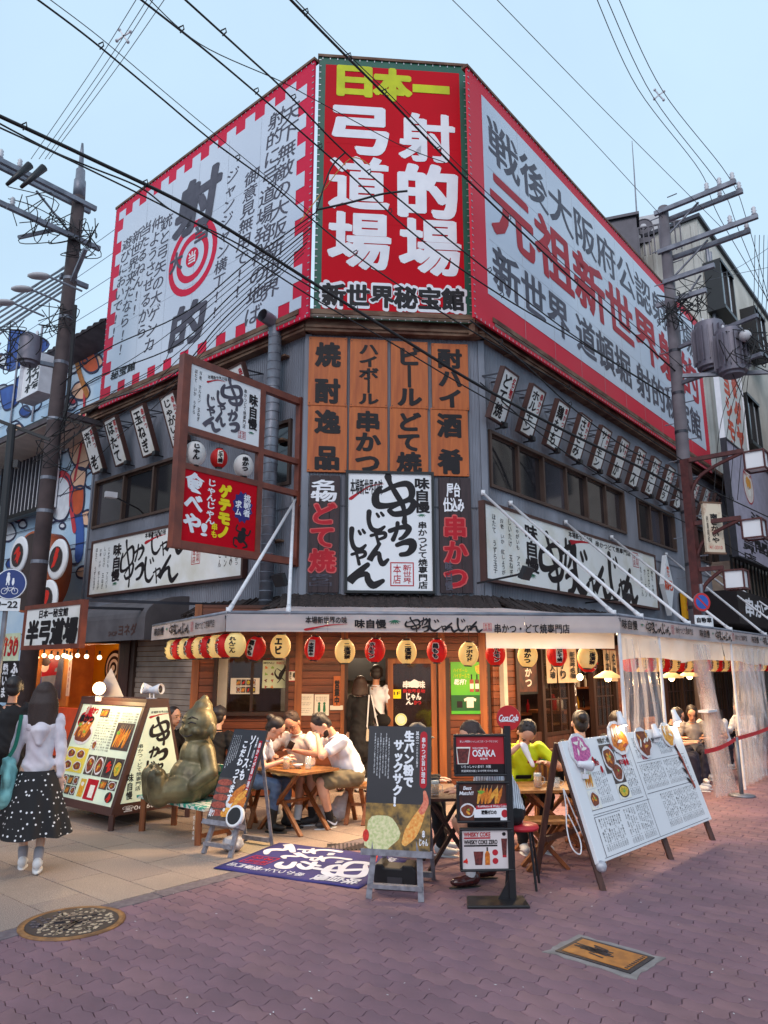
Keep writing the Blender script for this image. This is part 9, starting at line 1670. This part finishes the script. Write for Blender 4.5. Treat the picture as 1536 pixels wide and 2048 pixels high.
p8 = person('seated bearded man in white T-shirt and olive shorts, hand at mouth', (-.36, 8.72, 0), D2(-66), 1.72, 'sit', .50, seat=.42, girth=1.12, hands=[(.08,.46,.97), (-.16,.42,.70)], feet=[(.10,.30,.085), (-.12,.44,.085)], elbow=[(.6,.4,-.8), (-.6,.4,-.8)], head=(.40,.05), skin=M['skin'], shirt=M['cl_white'], bottom=M['cl_olive'], btype='shorts', shoes=M['sneaker_b'], socks=M['cl_black'], hairm=hb_, hstyle='fade', beard=M['beard'], vox=.007)
f_ = p8['ft'][0]; m_ = MB(); Fq = Frame(f_+Vector((.03,-.055,-.02)), (-1,.1,0)); stroke(m_, Fq, [(-.05,.01,.006),(-.02,-.018,.022),(.06,.022,.004)], .0); m_.build('shoe_mark', M['ink_white'], p8['o'])
person('seated man in a dark cap and black top, back turned, behind the bronze figure', (-2.18, 9.72, 0), D2(170), 1.60, 'sit', .12, seat=.36, skin=M['skin3'], shirt=M['cl_black'], sleeve='long', bottom=M['cl_black'], shoes=M['boot'], hairm=hb_, hstyle='short', cap=M['dark_grey'], vox=.013)
person('seated woman with a dark bun between the menu case and the bronze figure', (-2.86, 9.95, 0), D2(60), 1.58, 'sit', .10, seat=.36, skin=M['skin'], shirt=M['cl_black'], sleeve='long', bottom=M['cl_black'], shoes=M['boot'], hairm=hb_, hstyle='bun', vox=.013)
p9 = person('woman in long black clothes standing in the doorway with a white bag strap', tuple(FC.p(fz(718,1500)[0], .155, .16)), D2(172), 1.42, 'stand', .0, girth=.9, hands=[(.17,.08,.62),(-.16,.05,.66)], skin=M['skin3'], shirt=M['cl_black'], sleeve='coat', bottom=M['cl_black'], btype='long', shoes=M['sneaker'], hairm=hn, hstyle='bob', vox=.009, head=(.1,.25))
q = p9['pel']; hbg = thing('handbag', 'small beige handbag on a long white strap on the woman in black in the doorway', 'bag', tuple(q)); cc = p9['hd'][1]+Vector((.02,-.10,-.02)); m_ = MB(); Fh3 = Frame(cc, (.98,.1,0)); m_.prism(Fh3, [(-.10,-.10),(.10,-.10),(.09,.06),(-.09,.06)], -.04, .04); m_.build('bag_body', M['bag_beige'], hbg, bevel=.012); m_ = MB(); a = p9['sh'][1]+Vector((0,-.07,.04)); 
for s0, s1 in ((a, cc+Vector((-.08,-.01,.05))), (a+Vector((.03,.02,0)), cc+Vector((.08,-.01,.05)))): m_.beam(s0, s1, .018, .005, up=Vector((0,1,0)))
m_.build('strap', M['white_plastic'], hbg); MB().tube(cr([tuple(cc+Vector(v)) for v in ((-.05,-.045,.06),(-.03,-.05,.0),(.03,-.05,.0),(.05,-.045,.06))], 5), .006, 6).build('handle', M['alu_brown'], hbg)
p10 = person('man in a white T-shirt with black crossbody bag standing in the doorway', tuple(FC.p(fz(752,1500)[0], .155, -.12)), D2(160), 1.57, 'stand', .03, hands=[(.14,.26,.98),(-.2,.1,.72)], head=(.15,.3), skin=M['skin2'], shirt=M['cl_white'], bottom=M['cl_black'], shoes=M['sneaker'], hairm=hb_, hstyle='mop', vox=.009)
cbg = thing('crossbody_bag', 'black crossbody bag on the back of the man in the doorway', 'bag', tuple(p10['chest'])); m_ = MB(); ch, l_, f_ = p10['chest'], p10['l'], p10['f']; P = [p10['sh'][0]-l_*.06+Z*.055, p10['sh'][0]-l_*.10-f_*.13-Z*.05, ch-f_*.165-Z*.10, ch-l_*.14-f_*.13-Z*.28]; q = cr([tuple(v) for v in P], 6)
for a, b in zip(q, q[1:]): m_.beam(a, b, .032, .008, up=f_)
m_.build('strap', M['cl_black'], cbg); S = MB(); S.ball(ch-l_*.15-f_*.13-Z*.32, (.13,.05,.09), 12, 8, (l_, f_, Z)); remesh(S, 'bag_body', M['cl_black'], cbg, .012, 1)
person('person in a dark cap hidden behind the fried prawn easel', (.14, 7.45, 0), D2(80), 1.50, 'sit', .30, seat=.38, hands=[(.1,.4,.66),(-.1,.4,.66)], skin=M['skin'], shirt=M['cl_black'], sleeve='long', bottom=M['cl_black'], shoes=M['sneaker'], hairm=hb_, hstyle='short', cap=M['dark_grey'], vox=.013)
person('seated person in a striped shirt and brown loafers behind the drinks adverts', (1.05, 6.40, 0), D2(-82), 1.68, 'sit', .38, seat=.44, hands=[(.08,.44,.72),(-.1,.42,.72)], feet=[(.06,.36,.085),(-.16,.16,.085)], head=(.30,.45), skin=M['skin2'], shirt=sp, sleeve='long', bottom=M['cl_black'], btype='shorts', shoes=M['loafer'], socks=M['sock_white'], hairm=hn, hstyle='mop', vox=.008)
py = person('seated man in a bright yellow jersey leaning over his food', (1.40, 7.88, 0), D2(6), 1.66, 'sit', .42, seat=.42, hands=[(.16,.40,.80),(-.10,.36,.96)], elbow=[(.8,.2,-.8),(-.9,.2,-.6)], head=(.50,-.2), skin=M['skin2'], shirt=M['cl_yellow'], bottom=M['cl_black'], btype='long', shoes=M['sneaker'], hairm=hb_, hstyle='short', vox=.007)
Fy = Frame(py['chest']+py['fw']*.150, py['l'], py['up']); m_ = MB(); m_.mat(M['ink_red']).fbox(Fy, .01, .12, .03, .055, .0, .006); m_.mat(M['ink']).fbox(Fy, -.10, .06, -.14, -.10, .004, .010); m_.mat(M['ink_green']).fbox(Fy, .155, .22, .0, .03, -.07, -.02); m_.build('jersey_print', None, py['o'])
S = MB(); a = py['hd'][1]; S.cap(a+Vector((.05,-.02,.0)), a+Vector((.13,-.05,-.18)), .035, .022); t = thing('napkin', 'white paper napkin in the hand of the man in the yellow jersey', 'napkin', tuple(a)); remesh(S, 'paper', M['ink_white'], t, .008, 1, disp=.006)
person('seated woman with a dark bun in black, left of the big menu board', (2.02, 7.78, 0), D2(150), 1.62, 'sit', .10, seat=.40, head=(.1,.5), skin=M['skin'], shirt=M['cl_black'], sleeve='long', bottom=M['cl_black'], shoes=M['boot'], hairm=hb_, hstyle='bun', vox=.010)
person('dark haired diner whose head shows above the big menu board', (2.95, 9.5, 0), D2(160), 1.55, 'sit', .15, seat=.34, skin=M['skin'], shirt=M['cl_black'], sleeve='long', bottom=M['cl_black'], shoes=M['boot'], hairm=hb_, hstyle='mop', vox=.015)
for lb, x, y, yw, sh2, hs, hm_, bd, sl in (('man in a dark green shirt bending over his table inside the curtains', 4.22, 11.3, 60, 'cl_green', 'mop', hb_, None, 'short'), ('diner in a grey T-shirt inside the vinyl curtains', 4.98, 12.1, -20, 'cl_grey', 'mop', hb_, None, 'short'), ('bearded man facing out behind the tied curtain', 5.42, 12.5, -15, 'cl_cream', 'short', hn, M['beard'], 'short'), ('woman with long curly dark hair in a white shirt at a far table', 5.75, 12.7, -75, 'cl_white', 'curly', hb_, None, 'long'), ('farthest diner in a white shirt at the right edge', 6.55, 13.5, -60, 'cl_white', 'mop', hn, None, 'long')):
 person(lb, (x, y, 0), D2(yw), 1.5, 'sit', .25, seat=.36, hands=[(.12,.4,.66),(-.12,.4,.66)], head=(.3,0), skin=M['skin'], shirt=M[sh2], sleeve=sl, bottom=M['cl_navy'], shoes=M['sneaker'], hairm=hm_, hstyle=hs, beard=bd, vox=.015)
flush_letters()
flush_remesh()
